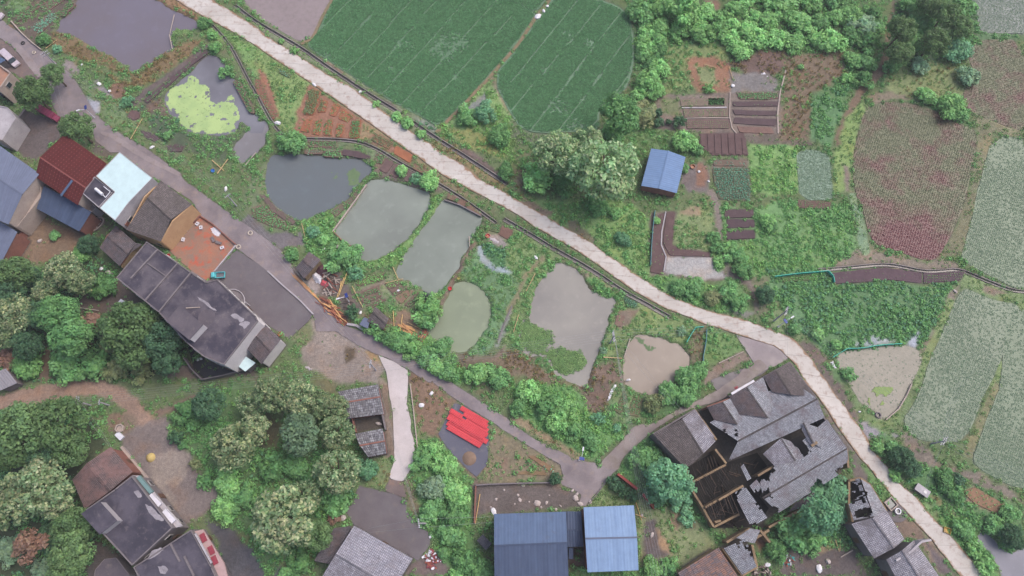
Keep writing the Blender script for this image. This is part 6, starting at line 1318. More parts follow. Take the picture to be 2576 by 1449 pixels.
BARK = weathered('bark', S(110, 96, 86), S(88, 78, 70), S(128, 120, 110), 1, 6)
def trunk_mesh(seed, h, r0, limbs, spread):
    """tapered trunk from z=0 to h with limbs reaching into the crown; unit crown radius"""
    q = random.Random(seed); mb = MB(); p = Vector((0, 0, -.05)); prev = r0
    for i in range(3):
        n = Vector((q.uniform(-.04, .04), q.uniform(-.04, .04), h * (i + 1) / 3)); r = r0 * (1 - .2 * (i + 1)); mb.tube(p, n, prev, r, 7, False); p, prev = n, r
    for i in range(limbs):
        a = 6.283 * (i + q.random() * .6) / limbs; b0 = Vector((0, 0, h * q.uniform(.55, 1.0))); m1 = b0 + Vector((math.cos(a) * spread * .5, math.sin(a) * spread * .5, h * .25)); e = m1 + Vector((math.cos(a + .3) * spread * .45, math.sin(a + .3) * spread * .45, h * .22))
        mb.tube(b0, m1, r0 * .45, r0 * .28, 5, False); mb.tube(m1, e, r0 * .28, r0 * .1, 5, False)
    me = bpy.data.meshes.new('trunk'); me.from_pydata(mb.v, [], mb.f); me.materials.append(BARK); return me
BIG = [crown(s, 78, 52, .06, .74, cr=.24, shell=.55, irr=(.68, 1.18)) for s in (11, 12, 13, 14)]; MID = [crown(s, 46, 34, .095, .62, cr=.27, shell=.45, irr=(.55, 1.25)) for s in (21, 22, 23, 24)]; SMALL = [crown(s, 22, 22, .15, .6, cr=.32, shell=.4, irr=(.6, 1.25)) for s in (31, 32, 33, 34)]
DENSE = [crown(s, 70, 60, .06, .85, cr=.26, shell=.8) for s in (41, 42)]
CHEST = [crown(s, 74, 54, .06, .78, fl, .21, .68, (.78, 1.15)) for s, fl in ((51, .34), (52, .26), (53, .30), (54, .22))]
T_BIG = [trunk_mesh(s, 1.15, .09, 6, .75) for s in (1, 2)]; T_MID = [trunk_mesh(s, .8, .07, 5, .7) for s in (3, 4)]; T_SMALL = [trunk_mesh(s, .4, .06, 5, .55) for s in (5, 6)]
LEAF = {'camphor': leafmat('camphor_leaves', S(78, 108, 64, 1.2), S(98, 126, 72, 1.2)), 'green': leafmat('green_leaves', S(84, 130, 76, 1.2), S(104, 150, 84, 1.2)), 'light': leafmat('light_leaves', S(112, 164, 90, 1.1), S(126, 172, 98, 1.1)),
        'blue': leafmat('blue_green_tree_leaves', S(86, 136, 98, 1.2), S(104, 152, 108, 1.2)), 'olive': leafmat('olive_leaves', S(122, 128, 84, 1.2), S(108, 124, 80, 1.2)), 'brown': leafmat('rust_brown_leaves', S(126, 98, 82, 1.2), S(140, 108, 88, 1.2)),
        'deep': leafmat('deep_green_leaves', S(62, 96, 68, 1.2), S(76, 112, 76, 1.2)), 'white': leafmat('silvery_leaves', S(116, 152, 112, 1.1), S(132, 162, 126, 1.1)), 'chest': leafmat('chestnut_leaves', S(92, 118, 78, 1.15), S(106, 130, 86, 1.15)), 'greenchest': leafmat('pale_chestnut_leaves', S(108, 142, 92, 1.15), S(120, 152, 100, 1.15)), 'grey': leafmat('grey_green_leaves', S(96, 122, 92, 1.2), S(108, 134, 100, 1.2))}
FLOWER = leafmat('cream_catkins', S(158, 165, 120), S(144, 154, 108)); FLOWERG = leafmat('pale_green_catkins', S(166, 180, 132), S(152, 172, 122)); FLOWER2 = leafmat('white_blossom', S(214, 222, 206, 1.1), S(200, 214, 190, 1.1))
LAB_N = {}
def tree(r, c, rad, kind, label, hfac=1.0, group=None, rz=None, cat=None, name=None, sq=1.0):
    """c: crown centre in plan; rad: crown radius in plan units"""
    R_m = None; zc = 2.0
    for _ in range(4):
        q0, q1 = U(r, c, zc), U(r, (c[0] + rad, c[1]), zc); R_m = (q1 - q0).length
        big = R_m > (2.6 if kind in ('camphor', 'deep', 'chest', 'greenchest', 'brown') else 4.1); zc = (R_m * 1.25 + 1.2) * hfac if big else R_m * (.75 if kind in ('camphor', 'deep') else .42) * hfac
    q0 = U(r, c, zc); q = random.Random(int(c[0] * 7 + c[1] * 13))
    if kind in ('chest', 'greenchest'): cm, tm = q.choice(CHEST), q.choice(T_BIG)
    elif kind in ('camphor', 'deep') and R_m > 1.6: cm, tm = q.choice(DENSE), q.choice(T_BIG if big else T_MID)
    elif R_m > 4.2: cm, tm = q.choice(BIG), q.choice(T_BIG)
    elif R_m > 1.9: cm, tm = q.choice(MID), q.choice(T_BIG if big else T_MID)
    else: cm, tm = q.choice(SMALL), q.choice(T_SMALL)
    nm = name or ('tree' if big else 'bush'); nm = {'chest': 'chestnut_tree', 'greenchest': 'chestnut_tree', 'camphor': 'camphor_tree' if big else 'round_bush'}.get(kind, nm) if not name else name
    o = empty(nm, (q0.x, q0.y, gh(q0.x, q0.y) - .05), q.uniform(0, 6.28) if rz is None else rz, label, cat or ('tree' if big else 'bush'), group)
    base = o.location.z
    c_ = bpy.data.objects.new('crown', cm); COL.objects.link(c_); c_.parent = o; c_.scale = (R_m * 1.08, R_m * 1.08, R_m * 1.08 * sq * (1 if big or kind in ('camphor', 'deep') else .75)); c_.location = (0, 0, zc - base)
    for i, mt in ((0, LEAF[kind if kind in LEAF else 'green']), (1, FLOWER2 if kind == 'white' else FLOWERG if kind == 'greenchest' else FLOWER)):
        c_.material_slots[i].link = 'OBJECT'; c_.material_slots[i].material = mt
    t_ = bpy.data.objects.new('trunk', tm); COL.objects.link(t_); t_.parent = o; hz = zc - base
    th = 1.15 if tm in T_BIG else (.8 if tm in T_MID else .4); t_.scale = (R_m, R_m, hz / th * .95)
    return o
TREES = [  # region, centre, radius, kind, label
 ('0', (412,565), 88, 'camphor', 'smaller round dark tree beside the street, behind its larger neighbour'), ('0', (262,712), 132, 'camphor', 'large round tree between the parked van and the pink trailer'), ('0', (585,975), 125, 'camphor', 'round tree at the corner of the maroon roof'),
 ('0', (1540,175), 58, 'green', 'green bush between the village pond and the concrete road'), ('0', (1600,262), 50, 'light', 'light bush on the bank just below the pond corner'), ('0', (1625,355), 55, 'light', 'light bush near the top of the algae pond'),
 ('0', (430,370), 42, 'blue', 'small blue-green bush beside the pole near the grey pond'), ('0', (1265,1020), 48, 'green', 'bright bush beside the purple-soil bed near the algae pond'), ('0', (1700,545), 52, 'green', 'bush on the muddy top of the algae pond'), ('0', (960,770), 50, 'blue', 'leafy clump at the end of the long bed path'),
 ('0', (330,300), 60, 'green', 'yellow-green bush at the foot of the leafy garden bed'),
 ('1', (278,1075), 108, 'green', 'dark dense tree at the head of the dark pond'), ('1', (1095,1290), 58, 'light', 'light bush among brown beds near the green pond'), ('1', (1310,1370), 84, 'light', 'larger light bush beside the channel near the long pond'), ('1', (1215,1350), 50, 'blue', 'blue-green bush next to the larger light bush at the channel'),
 ('1', (1060,880), 50, 'light', 'bright weed bush between road and channel, first of the row'), ('1', (1140,930), 60, 'light', 'bright weed bush between road and channel, second of the row'), ('1', (1250,1010), 50, 'light', 'bright weed bush between road and channel, third of the row'), ('1', (290,380), 32, 'light', 'small bright bush on the road verge near the flooded paddy'), ('1', (910,785), 30, 'light', 'small bright bush on the verge by the rice field'), ('1', (190,310), 28, 'light', 'tiny bright bush at the verge near the first slab joints'),
 ('1', (1590,880), 90, 'green', 'bushy growth in the marsh wedge between the rice fields'), ('1', (1720,850), 90, 'blue', 'blue-green bush in the marsh wedge between the rice fields'),
 ('1', (1840,1030), 95, 'green', 'green bush at the foot of the marsh wedge beside the chestnuts'), ('1', (1890,1290), 70, 'green', 'bush at the end of the channel beside the chestnuts'),
 ('2', (800,870), 175, 'green', 'broad pale green tree at the corner of the rice field'), ('2', (985,870), 115, 'olive', 'olive tree leaning against the broad pale green tree'), ('2', (760,1020), 80, 'green', 'low bush below the broad pale green tree'),
 ('2', (330,1160), 175, 'greenchest', 'flowering chestnut tree nearest the rice field'), ('2', (570,1110), 150, 'greenchest', 'flowering chestnut tree at the back of the clump'), ('2', (690,1290), 255, 'greenchest', 'largest flowering chestnut tree beside the blue shed'), ('2', (190,1350), 130, 'light', 'bright green tree beside the chestnut clump'), ('2', (380,1390), 110, 'green', 'dark gap-filling tree between bright tree and chestnut'),
 ('2', (1300,1075), 100, 'light', 'light green tree behind the blue shed'), ('2', (1400,1130), 60, 'green', 'bush at the corner of the ploughed plot'), ('2', (1300,1270), 50, 'green', 'bush along the side wall of the blue shed'),
 ('2', (1105,850), 38, 'deep', 'dark round shrub, topmost of the four beside the brown plots'), ('2', (1108,922), 38, 'deep', 'dark round shrub, lower left of the four beside the brown plots'), ('2', (1185,920), 30, 'deep', 'small dark shrub, middle of the four beside the brown plots'), ('2', (1265,920), 48, 'deep', 'largest dark shrub of the four beside the brown plots'), ('2', (1485,668), 40, 'light', 'small yellow-green shrub on the orange soil'),
 ('2', (1030,620), 105, 'light', 'bright bush at the field edge, lower one'), ('2', (1110,520), 85, 'light', 'bright bush at the field edge, upper one'), ('2', (1090,690), 75, 'light', 'bright bush just above the olive tree'), ('2', (960,700), 60, 'light', 'bright bush touching the broad pale green tree'),
 ('3', (720,200), 105, 'white', 'silvery-leaved tree in the thicket beside the red path'), ('3', (1150,500), 75, 'white', 'silvery bush right of the red path'), ('3', (1510,575), 92, 'white', 'silvery bush between the far purple field and the olive grass'), ('3', (1385,795), 115, 'light', 'light bush row at the top of the purple field, right end'), ('3', (1200,730), 80, 'light', 'light bush row at the top of the purple field, left end'), ('3', (1440,860), 70, 'green', 'low green bush at the purple field corner'),
 ('3', (600,590), 46, 'light', 'yellow shrub at the thicket corner beside the red path'), ('3', (725,600), 80, 'green', 'green bush left of the red path, nearest the fork'), ('3', (740,480), 80, 'green', 'green bush left of the red path, middle'), ('3', (640,450), 75, 'light', 'light bush left of the red path'), ('3', (940,500), 70, 'green', 'green bush right of the red path near the fork'),
 ('3', (250,505), 28, 'light', 'tiny yellow shrub on the brown waste ground'), ('3', (1420,380), 60, 'light', 'yellow-green bush at the lower edge of the right-hand grove'),
 ('4', (110,610), 130, 'camphor', 'dark tree at the left edge below the slate-blue roofs'), ('4', (490,590), 140, 'chest', 'flowering tree behind the row house, upper one'), ('4', (610,680), 105, 'chest', 'flowering tree behind the row house, lower one'), ('4', (665,400), 78, 'deep', 'dark blue-green bush beside the dark tiled shed'), ('4', (620,465), 80, 'light', 'yellow-green bush beside the dark tiled shed'), ('4', (412,330), 50, 'green', 'small round bush in the brown yard'),
 ('4', (790,715), 105, 'green', 'green tree against the corner of the row house'), ('4', (345,750), 95, 'chest', 'small flowering tree left of its pair behind the row house'), ('4', (70,780), 110, 'deep', 'dark bush at the left edge in the wood'), ('4', (250,660), 90, 'deep', 'dark tree filling the wood behind the flowering trees'), ('4', (115,930), 150, 'chest', 'yellowish flowering tree at the left edge of the wood'), ('4', (50,1070), 120, 'chest', 'yellowish flowering tree lowest at the left edge'),
 ('4', (440,930), 165, 'green', 'tall green tree in the middle of the wood'), ('4', (560,1090), 170, 'green', 'broad green tree below the middle of the wood'), ('4', (300,930), 110, 'deep', 'dark tree deep in the wood'), ('4', (710,990), 100, 'brown', 'rust-brown tree in the wood'), ('4', (960,1030), 190, 'camphor', 'biggest olive-green tree in the wood beside the row house'), ('4', (1090,950), 120, 'camphor', 'olive-green tree touching the row house wall'),
 ('4', (1230,1130), 140, 'deep', 'dark green tree at the corner behind the row house'), ('4', (1010,1210), 140, 'camphor', 'olive-green tree in front of the biggest one'), ('4', (1260,1270), 105, 'deep', 'dark green tree above the dirt track'), ('4', (850,1130), 95, 'olive', 'olive tree beside the rust-brown tree'), ('4', (60,1250), 95, 'brown', 'rust-brown tree at the left edge'), ('4', (210,1300), 125, 'light', 'light green tree above the dirt track bend'), ('4', (500,1290), 140, 'green', 'light bushy tree above the dirt track, middle'), ('4', (700,1320), 130, 'green', 'bushy tree above the dirt track, right'), ('4', (210,1150), 110, 'deep', 'dark tree between flowering tree and track'), ('4', (880,1340), 100, 'olive', 'olive bush at the edge of the track'), ('4', (1080,1350), 95, 'olive', 'olive bush beside the track below the dark tree'),
 ('5', (1300,880), 118, 'light', 'dense bright tree between long pond and round pond'), ('5', (1290,960), 90, 'green', 'shaded tree skirt under the dense bright tree'), ('5', (640,490), 120, 'green', 'round bush on the bank beside the green pond'), ('5', (740,470), 80, 'green', 'bush at the corner of the green pond'), ('5', (750,610), 60, 'blue', 'blue-green bush beside the bamboo stack'), ('5', (728,905), 52, 'deep', 'neat dark round bush beside the red timber'), ('5', (270,475), 65, 'green', 'bush behind the plank hut'),
 ('5', (905,1020), 90, 'green', 'green bush over the small blue-grey roof'), ('5', (1010,1105), 85, 'green', 'street hedge bush, first from the tiled hut'), ('5', (1100,1140), 85, 'green', 'street hedge bush, second from the tiled hut'), ('5', (1190,1190), 85, 'light', 'street hedge bush, third from the tiled hut'), ('5', (1290,1240), 85, 'green', 'street hedge bush, fourth from the tiled hut'), ('5', (1410,1170), 85, 'green', 'bush at the foot of the round pond'), ('5', (1360,1330), 80, 'light', 'street hedge bush, fifth from the tiled hut'), ('5', (1450,1370), 85, 'green', 'street hedge bush, sixth from the tiled hut'),
 ('5', (1690,1370), 105, 'light', 'bright bush on the waste bank, upper left'), ('5', (1830,1400), 100, 'green', 'bush on the waste bank beside the upper bright bush'), ('5', (430,300), 60, 'blue', 'blue-green bush on the bank below the dark pond'), ('5', (510,360), 55, 'light', 'yellow-green bush on the bank below the dark pond'),
 ('6', (840,360), 65, 'blue', 'blue-green bush on the verge below the chestnuts'), ('6', (780,160), 60, 'light', 'light shrub on the slope below the chestnuts'), ('6', (1090,215), 36, 'light', 'small light shrub at the top of the netted bed'), ('6', (650,110), 90, 'green', 'bush under the front of the largest chestnut'),
 ('6', (1520,340), 50, 'green', 'bush on the footpath edge, upper one'), ('6', (1550,420), 50, 'green', 'bush on the footpath edge, middle one'), ('6', (1560,530), 45, 'light', 'bush on the footpath edge, lower one'),
 ('6', (1260,720), 75, 'green', 'roadside bush left end of the row above the road bend'), ('6', (1380,720), 85, 'green', 'roadside bush second of the row above the road bend'), ('6', (1640,760), 85, 'green', 'roadside bush fourth of the row above the road bend'), ('6', (1710,830), 75, 'green', 'roadside bush right end of the row above the road bend'), ('6', (1510,800), 70, 'olive', 'olive bush third of the row above the road bend'),
 ('6', (1905,780), 72, 'deep', 'round dark tree beside the footpath fork'), ('6', (1690,480), 80, 'green', 'bush on the slope right of the footpath, upper'), ('6', (1740,580), 85, 'green', 'bush on the slope right of the footpath, lower'), ('6', (1640,420), 55, 'light', 'light bush on the slope right of the footpath'),
 ('6', (1320,1400), 100, 'green', 'bush at the lower corner of the muddy pond'), ('6', (1420,1350), 70, 'green', 'bush between muddy pond and brown waste'), ('6', (1280,1050), 36, 'white', 'pale shrub on the verge above the muddy pond'), ('6', (690,1195), 28, 'white', 'tiny pale shrub between the two tan ponds'),
 ('7', (200,1025), 62, 'green', 'round green bush beside the road bend under the wires'), ('7', (510,1150), 50, 'light', 'yellow-green bush above the teal net'), ('7', (370,1075), 60, 'light', 'light bush beside the road bend under the wires'), ('7', (610,1375), 55, 'green', 'green clump on the edge of the muddy paddy'), ('7', (0,225), 70, 'light', 'light tree on the weedy slope left'), ('7', (20,260), 60, 'green', 'green bush on the weedy slope left'),
 ('8', (1575,165), 125, 'deep', 'dark blue-green tree right of the track, taller one'), ('8', (1425,225), 115, 'green', 'green tree right of the track, nearer one'), ('8', (190,330), 215, 'camphor', 'large dark tree below the dirt track, left'), ('8', (430,310), 200, 'camphor', 'large dark tree below the dirt track, right'), ('8', (90,500), 170, 'camphor', 'dark tree at the left edge below the track'), ('8', (540,510), 130, 'camphor', 'dark tree against the reddish tiled house'), ('8', (330,540), 130, 'deep', 'dark tree filling the gap above the flowering trees'),
 ('8', (300,770), 215, 'chest', 'yellow flowering tree left of the reddish house'), ('8', (90,880), 200, 'chest', 'yellow flowering tree at the left edge, lower'), ('8', (430,880), 140, 'chest', 'flowering tree against the flat-roofed house'), ('8', (540,1090), 150, 'camphor', 'dark tree behind the flat-roofed house, upper'), ('8', (560,1250), 160, 'camphor', 'dark tree behind the flat-roofed house, lower'), ('8', (520,1390), 145, 'camphor', 'tree at the bottom edge behind the outhouse'), ('8', (225,1205), 125, 'brown', 'rust-brown tree bottom left'), ('8', (380,1150), 100, 'deep', 'dark tree between rust-brown tree and flat-roofed house'), ('8', (60,1250), 110, 'grey', 'grey-green bush at the bottom left edge'), ('8', (310,1420), 90, 'grey', 'grey-green bush at the bottom edge left'),
 ('8', (1760,470), 180, 'chest', 'cream flowering chestnut left of the grove hollow'), ('8', (1900,150), 110, 'chest', 'cream flowering chestnut top left of the grove'), ('8', (1545,725), 62, 'green', 'green bush at the corner of the muddy courtyard'), ('8', (1475,605), 42, 'olive', 'olive bush on the muddy courtyard'), ('8', (1690,940), 110, 'light', 'light bush between courtyard and big chestnut'), ('8', (1720,760), 120, 'light', 'light thicket between the chestnuts'), ('8', (1830,860), 110, 'green', 'green thicket beside the big chestnut'), ('8', (1330,400), 55, 'deep', 'dark bush at the courtyard edge, upper'), ('8', (1380,460), 45, 'green', 'bush at the courtyard edge, lower'),
 ('9', (130,80), 150, 'chest', 'cream flowering chestnut at the top of the grove'), ('9', (320,110), 140, 'chest', 'cream flowering chestnut at the top right of the grove'), ('9', (480,150), 105, 'chest', 'cream flowering chestnut beside the upper brick shed, smaller'), ('9', (600,190), 105, 'chest', 'cream flowering chestnut touching the upper brick shed'), ('9', (0,330), 120, 'chest', 'cream flowering chestnut on the left of the hollow, lower'),
 ('9', (325,375), 165, 'grey', 'grey-green dense tree in the middle of the grove'), ('9', (605,370), 130, 'chest', 'chestnut with few flowers beside the lower brick shed'), ('9', (610,665), 168, 'chest', 'round flowering chestnut above the grey yard'), ('9', (840,640), 90, 'blue', 'blue-green tree between chestnut and white lane'), ('9', (215,1020), 245, 'chest', 'biggest flowering chestnut at the bottom of the grove'), ('9', (350,860), 130, 'chest', 'flowering chestnut behind the biggest one'), ('9', (590,1010), 62, 'brown', 'rust bush beside the grey yard'),
 ('9', (150,620), 130, 'green', 'green thicket in the middle of the grove, left'), ('9', (320,640), 110, 'green', 'green thicket in the middle of the grove, right'), ('9', (600,900), 110, 'green', 'green bush between chestnut and grey yard'), ('9', (470,1150), 110, 'camphor', 'dark bush beside the dark lean-to'), ('9', (330,1360), 110, 'green', 'green bush at the bottom edge under the biggest chestnut'), ('9', (230,1430), 70, 'light', 'light bush at the bottom edge under the biggest chestnut'),
 ('9', (1250,580), 85, 'green', 'lane-side bush nearest the white lane'), ('9', (1340,500), 75, 'light', 'lane-side bush below the gravel pad'), ('9', (1440,620), 95, 'light', 'bright bush in the slope thicket, upper'), ('9', (1340,780), 115, 'grey', 'grey-green bush in the middle of the slope thicket'), ('9', (1500,800), 115, 'light', 'bright bush in the slope thicket, right'), ('9', (1330,950), 100, 'green', 'green bush in the slope thicket, lower left'), ('9', (1500,980), 115, 'green', 'green bush in the slope thicket, lower right'), ('9', (1480,1150), 105, 'green', 'bush below the slope thicket'), ('9', (1420,1280), 60, 'green', 'small bush beside the red litter'), ('9', (1560,1330), 95, 'green', 'bush near the bottom edge left of the blue hall'), ('9', (1700,1400), 100, 'green', 'bush at the bottom edge against the blue hall'), ('9', (1510,1430), 60, 'light', 'light shrub at the bottom edge'),
 ('10', (1200,720), 175, 'blue', 'large blue-green tree beside the ruined rooms'), ('10', (1005,560), 115, 'green', 'tree beside the path below the wires'), ('10', (1270,850), 110, 'blue', 'blue-green tree at the ruin wall'), ('10', (1090,830), 105, 'blue', 'blue-green tree above the red brick wall'), ('10', (1080,660), 110, 'blue', 'blue-green tree between path tree and large tree'), ('10', (325,718), 56, 'deep', 'neat round bush at the street junction'), ('10', (768,740), 52, 'deep', 'clipped round bush, first of three by the brick wall'), ('10', (828,805), 55, 'deep', 'clipped round bush, second of three by the brick wall'), ('10', (915,842), 48, 'deep', 'clipped round bush, third of three by the brick wall'),
 ('10', (1300,90), 95, 'green', 'tree beside the track behind the courtyard house'), ('10', (1180,60), 90, 'green', 'bush below the muddy pond'), ('10', (1070,150), 85, 'olive', 'olive bush below the muddy pond'), ('10', (120,60), 100, 'light', 'bright bush on the waste bank, lower left'), ('10', (260,170), 100, 'green', 'bush on the waste bank, middle'), ('10', (400,180), 95, 'light', 'bright bush on the waste bank, right'), ('10', (330,300), 85, 'light', 'bright bush on the waste bank above the street'), ('10', (60,170), 80, 'green', 'bush on the waste bank near the street'), ('10', (600,420), 80, 'green', 'bush above the street junction'), ('10', (480,360), 80, 'green', 'bush above the street, right of the bright ones'),
 ('10', (1060,1390), 90, 'light', 'bush at the bottom edge under the wires'), ('10', (1180,1370), 70, 'green', 'bush at the bottom edge left of the streaked roof'), ('10', (1320,1010), 60, 'blue', 'blue-green bush beside the dirt bank'), ('10', (650,260), 50, 'blue', 'big-leaved blue-green plant beside the beds'), ('10', (790,330), 40, 'blue', 'leafy plant at the bed end under the wires'),
 ('11', (470,800), 160, 'blue', 'blue-green tree over the courtyard house roof edge'), ('11', (400,1000), 170, 'blue', 'blue-green tree in the courtyard garden'), ('11', (520,960), 100, 'blue', 'blue-green tree beside the ruined roof end'), ('11', (210,1110), 150, 'green', 'green tree in the middle of the courtyard garden'), ('11', (560,880), 90, 'blue', 'tree touching the collapsed roof end'), ('11', (60,1250), 90, 'green', 'green bush beside the broken outbuilding'), ('11', (330,1200), 90, 'green', 'green bush at the lower side of the courtyard garden'),
 ('11', (825,470), 60, 'light', 'light bush beside the road below the muddy paddy'), ('11', (1000,555), 95, 'deep', 'dark bush along the field track, upper'), ('11', (930,480), 60, 'green', 'green bush along the field track, top'), ('11', (1080,640), 70, 'deep', 'dark bush along the field track, lower'), ('11', (960,690), 50, 'light', 'light bush along the road ditch'), ('11', (1330,720), 85, 'green', 'green bush left of the small ploughed plot'), ('11', (1440,720), 60, 'deep', 'dark bush at the head of the small ploughed plot'), ('11', (1400,820), 80, 'green', 'green bush between ploughed plot and ditch'), ('11', (1840,1160), 95, 'deep', 'dark bush at the right edge above the stream'), ('11', (1640,1380), 70, 'light', 'light bush beside the stream'), ('11', (1480,1100), 80, 'green', 'green bush beside the road bottom right'), ('11', (1560,1240), 70, 'light', 'light bush beside the road nearest the stream'), ('11', (1820,980), 80, 'green', 'green bush below the ploughed plot'), ('11', (1700,1060), 80, 'green', 'green bush between ploughed plot and stream'),
]
for r, c, rad, kd, lab in TREES: tree(r, c, rad, kd, lab)
def fill(r, poly, rad0, rad1, kinds, label, group, sep=.75, seed=1, n=900, hf=1.0):
    q = random.Random(seed); P2 = pts(poly); xs = [p[0] for p in P2]; ys = [p[1] for p in P2]; got = []
    for _ in range(n):
        c = (q.uniform(min(xs), max(xs)), q.uniform(min(ys), max(ys))); rad = q.uniform(rad0, rad1)
        if float(sdist(np.array([c[0]]), np.array([c[1]]), P2)[0]) < rad * .35: continue
        if any(math.hypot(c[0] - g[0], c[1] - g[1]) < (rad + g[2]) * sep for g in got): continue
        got.append((c[0], c[1], rad)); tree(r, c, rad, q.choice(kinds), label, hf, group)
fill('2', "880,20 1420,-60 1440,60 1580,80 1640,-60 1932,-60 2500,-60 2480,380 2000,370 1700,460 1620,330 1150,330 1000,420 940,420 920,200", 75, 125, ['green', 'light', 'light', 'light'], 'leafy light green tree in the thicket along the top edge', 'thicket trees along the top edge', .6, 3, 900, .6)
fill('2', "930,380 1130,330 1140,460 1000,520 940,480", 50, 80, ['green', 'light'], 'leafy bush of the strip between rice field and thicket', 'bushes along the rice field', .62, 4, 900, .6)
fill('3', "560,40 860,20 850,400 640,420 600,300", 80, 110, ['green', 'light', 'green'], 'leafy green tree in the thicket just left of the red path', 'thicket trees left of the red path', .6, 5, 900, .6)
fill('3', "1000,0 1480,-40 1570,120 1570,260 1480,420 1240,440 1010,470 930,430 960,200", 90, 135, ['green', 'green', 'blue', 'camphor'], 'dark leafy tree of the grove right of the red path', 'grove right of the red path', .6, 6)
# ================================================================== vegetable beds
CROPM = {'corn': leafmat('corn_leaves', S(112, 150, 104, 1.15), S(128, 164, 116, 1.15)), 'leafy': leafmat('leafy_crop', S(90, 140, 84, 1.15), S(106, 156, 92, 1.15)), 'bright': leafmat('bright_crop', S(112, 172, 84, 1.15), S(128, 182, 92, 1.15)), 'blue': leafmat('cabbage_leaves', S(98, 146, 116, 1.15), S(118, 164, 132, 1.15)), 'sprout': leafmat('sprout_leaves', S(120, 158, 92, 1.15), S(138, 168, 106, 1.15))}
SOILC = {}
def soilm(c):
    if c not in SOILC: SOILC[c] = weathered('bed_soil_%d' % len(SOILC), S(*c), S(*[x * .88 for x in c]), S(*[min(255, x * 1.12) for x in c]), .8, 5, bd=.08)
    return SOILC[c]
def bed(label, r, P_, soil, crop=None, rg=.6, pg=.45, ps=.3, fillp=.9, h=.14, ridges=0):
    w = UL(r, P_); ctr = sum(w, Vector()) / len(w); o = empty('vegetable_bed', (ctr.x, ctr.y, 0), 0, label, 'vegetable bed')
    d = (w[1] - w[0]).normalized().xy if len(w) > 1 else Vector((1, 0)); nn = Vector((-d.y, d.x)); poly = [(q.x, q.y) for q in w]
    MB().prism(ragged(poly, .12, .6, 3), -.3, h).build('soil', soilm(soil), o)
    W = np.array(poly); o0 = W.mean(0); ta, tb = (W - o0) @ np.array(d), (W - o0) @ np.array(nn)
    if ridges:
        for k in range(ridges):
            tb0 = tb.min() + (tb.max() - tb.min()) * (k + .5) / ridges; best = []
            for tt in np.linspace(ta.min(), ta.max(), 40):
                p_ = o0 + tt * np.array(d) + tb0 * np.array(nn)
                if float(sdist(p_[:1], p_[1:], W)[0]) > .15: best.append(p_)
            if len(best) > 2: bar(MB(), (*best[0], h + .14), (*best[-1], h + .14), (tb.max() - tb.min()) / ridges * .62, .2).build('ridge', soilm(soil), o)
    if crop:
        q = random.Random(int(abs(ctr.x * 31 + ctr.y * 17))); mb = MB(); tones = []
        protos = [tuft(6, 1, 1.1, .2, 3), blob(6, 4, .5), tuft(6, 1, .7, .3, 5)]
        pr = {'corn': protos[0], 'sprout': protos[2]}.get(crop, protos[1])
        for rr in np.arange(tb.min() + rg * .4, tb.max(), rg):
            for cc in np.arange(ta.min() + pg * .4, ta.max(), pg):
                if q.random() > fillp: continue
                p_ = o0 + (cc + q.uniform(-.08, .08)) * np.array(d) + (rr + q.uniform(-.05, .05)) * np.array(nn)
                if float(sdist(p_[:1], p_[1:], W)[0]) < .12: continue
                k = len(mb.v); a = q.uniform(0, 6.28); s = ps * q.uniform(.7, 1.25); ca, sa = math.cos(a) * s, math.sin(a) * s; g = q.uniform(.85, 1.15)
                for v in pr[0]: mb.v.append((p_[0] + v[0] * ca - v[1] * sa, p_[1] + v[0] * sa + v[1] * ca, h + (.2 if ridges else 0) + v[2] * s))
                for f in pr[1]: mb.f.append(tuple(k + i for i in f)); mb.uv.append(None)
                tones += [(t[0] * g, t[1] * g, t[2] * g, 1) for t in pr[2]]
        if mb.f:
            c_ = mb.build('crop', CROPM[crop], o); at = c_.data.attributes.new('tone', 'FLOAT_COLOR', 'POINT'); at.data.foreach_set('color', np.array(tones, dtype=np.float32).ravel()); tag(c_, kind='stuff')
    return o
for row in BEDS: bed(row[0], row[1], pts(row[2]), *row[3:])

# ================================================================== poles, lamps, wires
CONC = weathered('pole_concrete', S(196, 192, 200), S(176, 172, 180), None, 1); STEEL = plain('grey_steel', S(160, 160, 168), .4, .5, .4); WHITEP = plain('white_paint', S(228, 228, 240), .4); BLUEP = plain('blue_glass_panel', S(60, 74, 150), .2, .5)
def solve_h(r, base, top):
    b = U(r, base); return min((x * .25 for x in range(12, 60)), key=lambda h: (U(r, top, h) - Vector((b.x, b.y, h))).length)
TOPS = {}
def pole(key, r, base, top, label, arm=1.8, ang=None, n=2):
    b = U(r, base); h = solve_h(r, base, top); o = empty('utility_pole', b, 0, label, 'utility pole')
    MB().tube((b.x, b.y, -.3), (b.x, b.y, h), .19, .12, 10).build('post', CONC, o)
    ang = ang if ang is not None else 0
    for k in range(n):
        z = h - .3 - k * .8; dx, dy = math.cos(ang) * arm / 2, math.sin(ang) * arm / 2
        c = bar(MB(), (b.x - dx, b.y - dy, z), (b.x + dx, b.y + dy, z), .12, .12).build('crossarm', STEEL, o)
        for s in (-.9, -.45, .45, .9): MB().lathe((b.x + dx * s, b.y + dy * s, z), [(.03, 0), (.07, .05), (.04, .12), (.07, .18), (.001, .22)], 8).build('insulator', WHITEP, c)
    TOPS[key] = (Vector((b.x, b.y, h - .1)), ang, arm); return o
pole('a', '0', (425,490), (325,395), 'concrete utility pole beside the grey pond, top left', 1.8, R(40))
pole('b', '8', (685,160), (565,125), 'concrete utility pole beside the dirt track, left', 2.0, R(95))
pole('c', '11', (1230,450), (1350,440), 'concrete utility pole standing in the seedling paddy, right', 2.0, R(50))
pole('d', '6', (740,1140), (765,1075), 'concrete utility pole between broad pond and muddy pond', 2.2, R(95), 3)
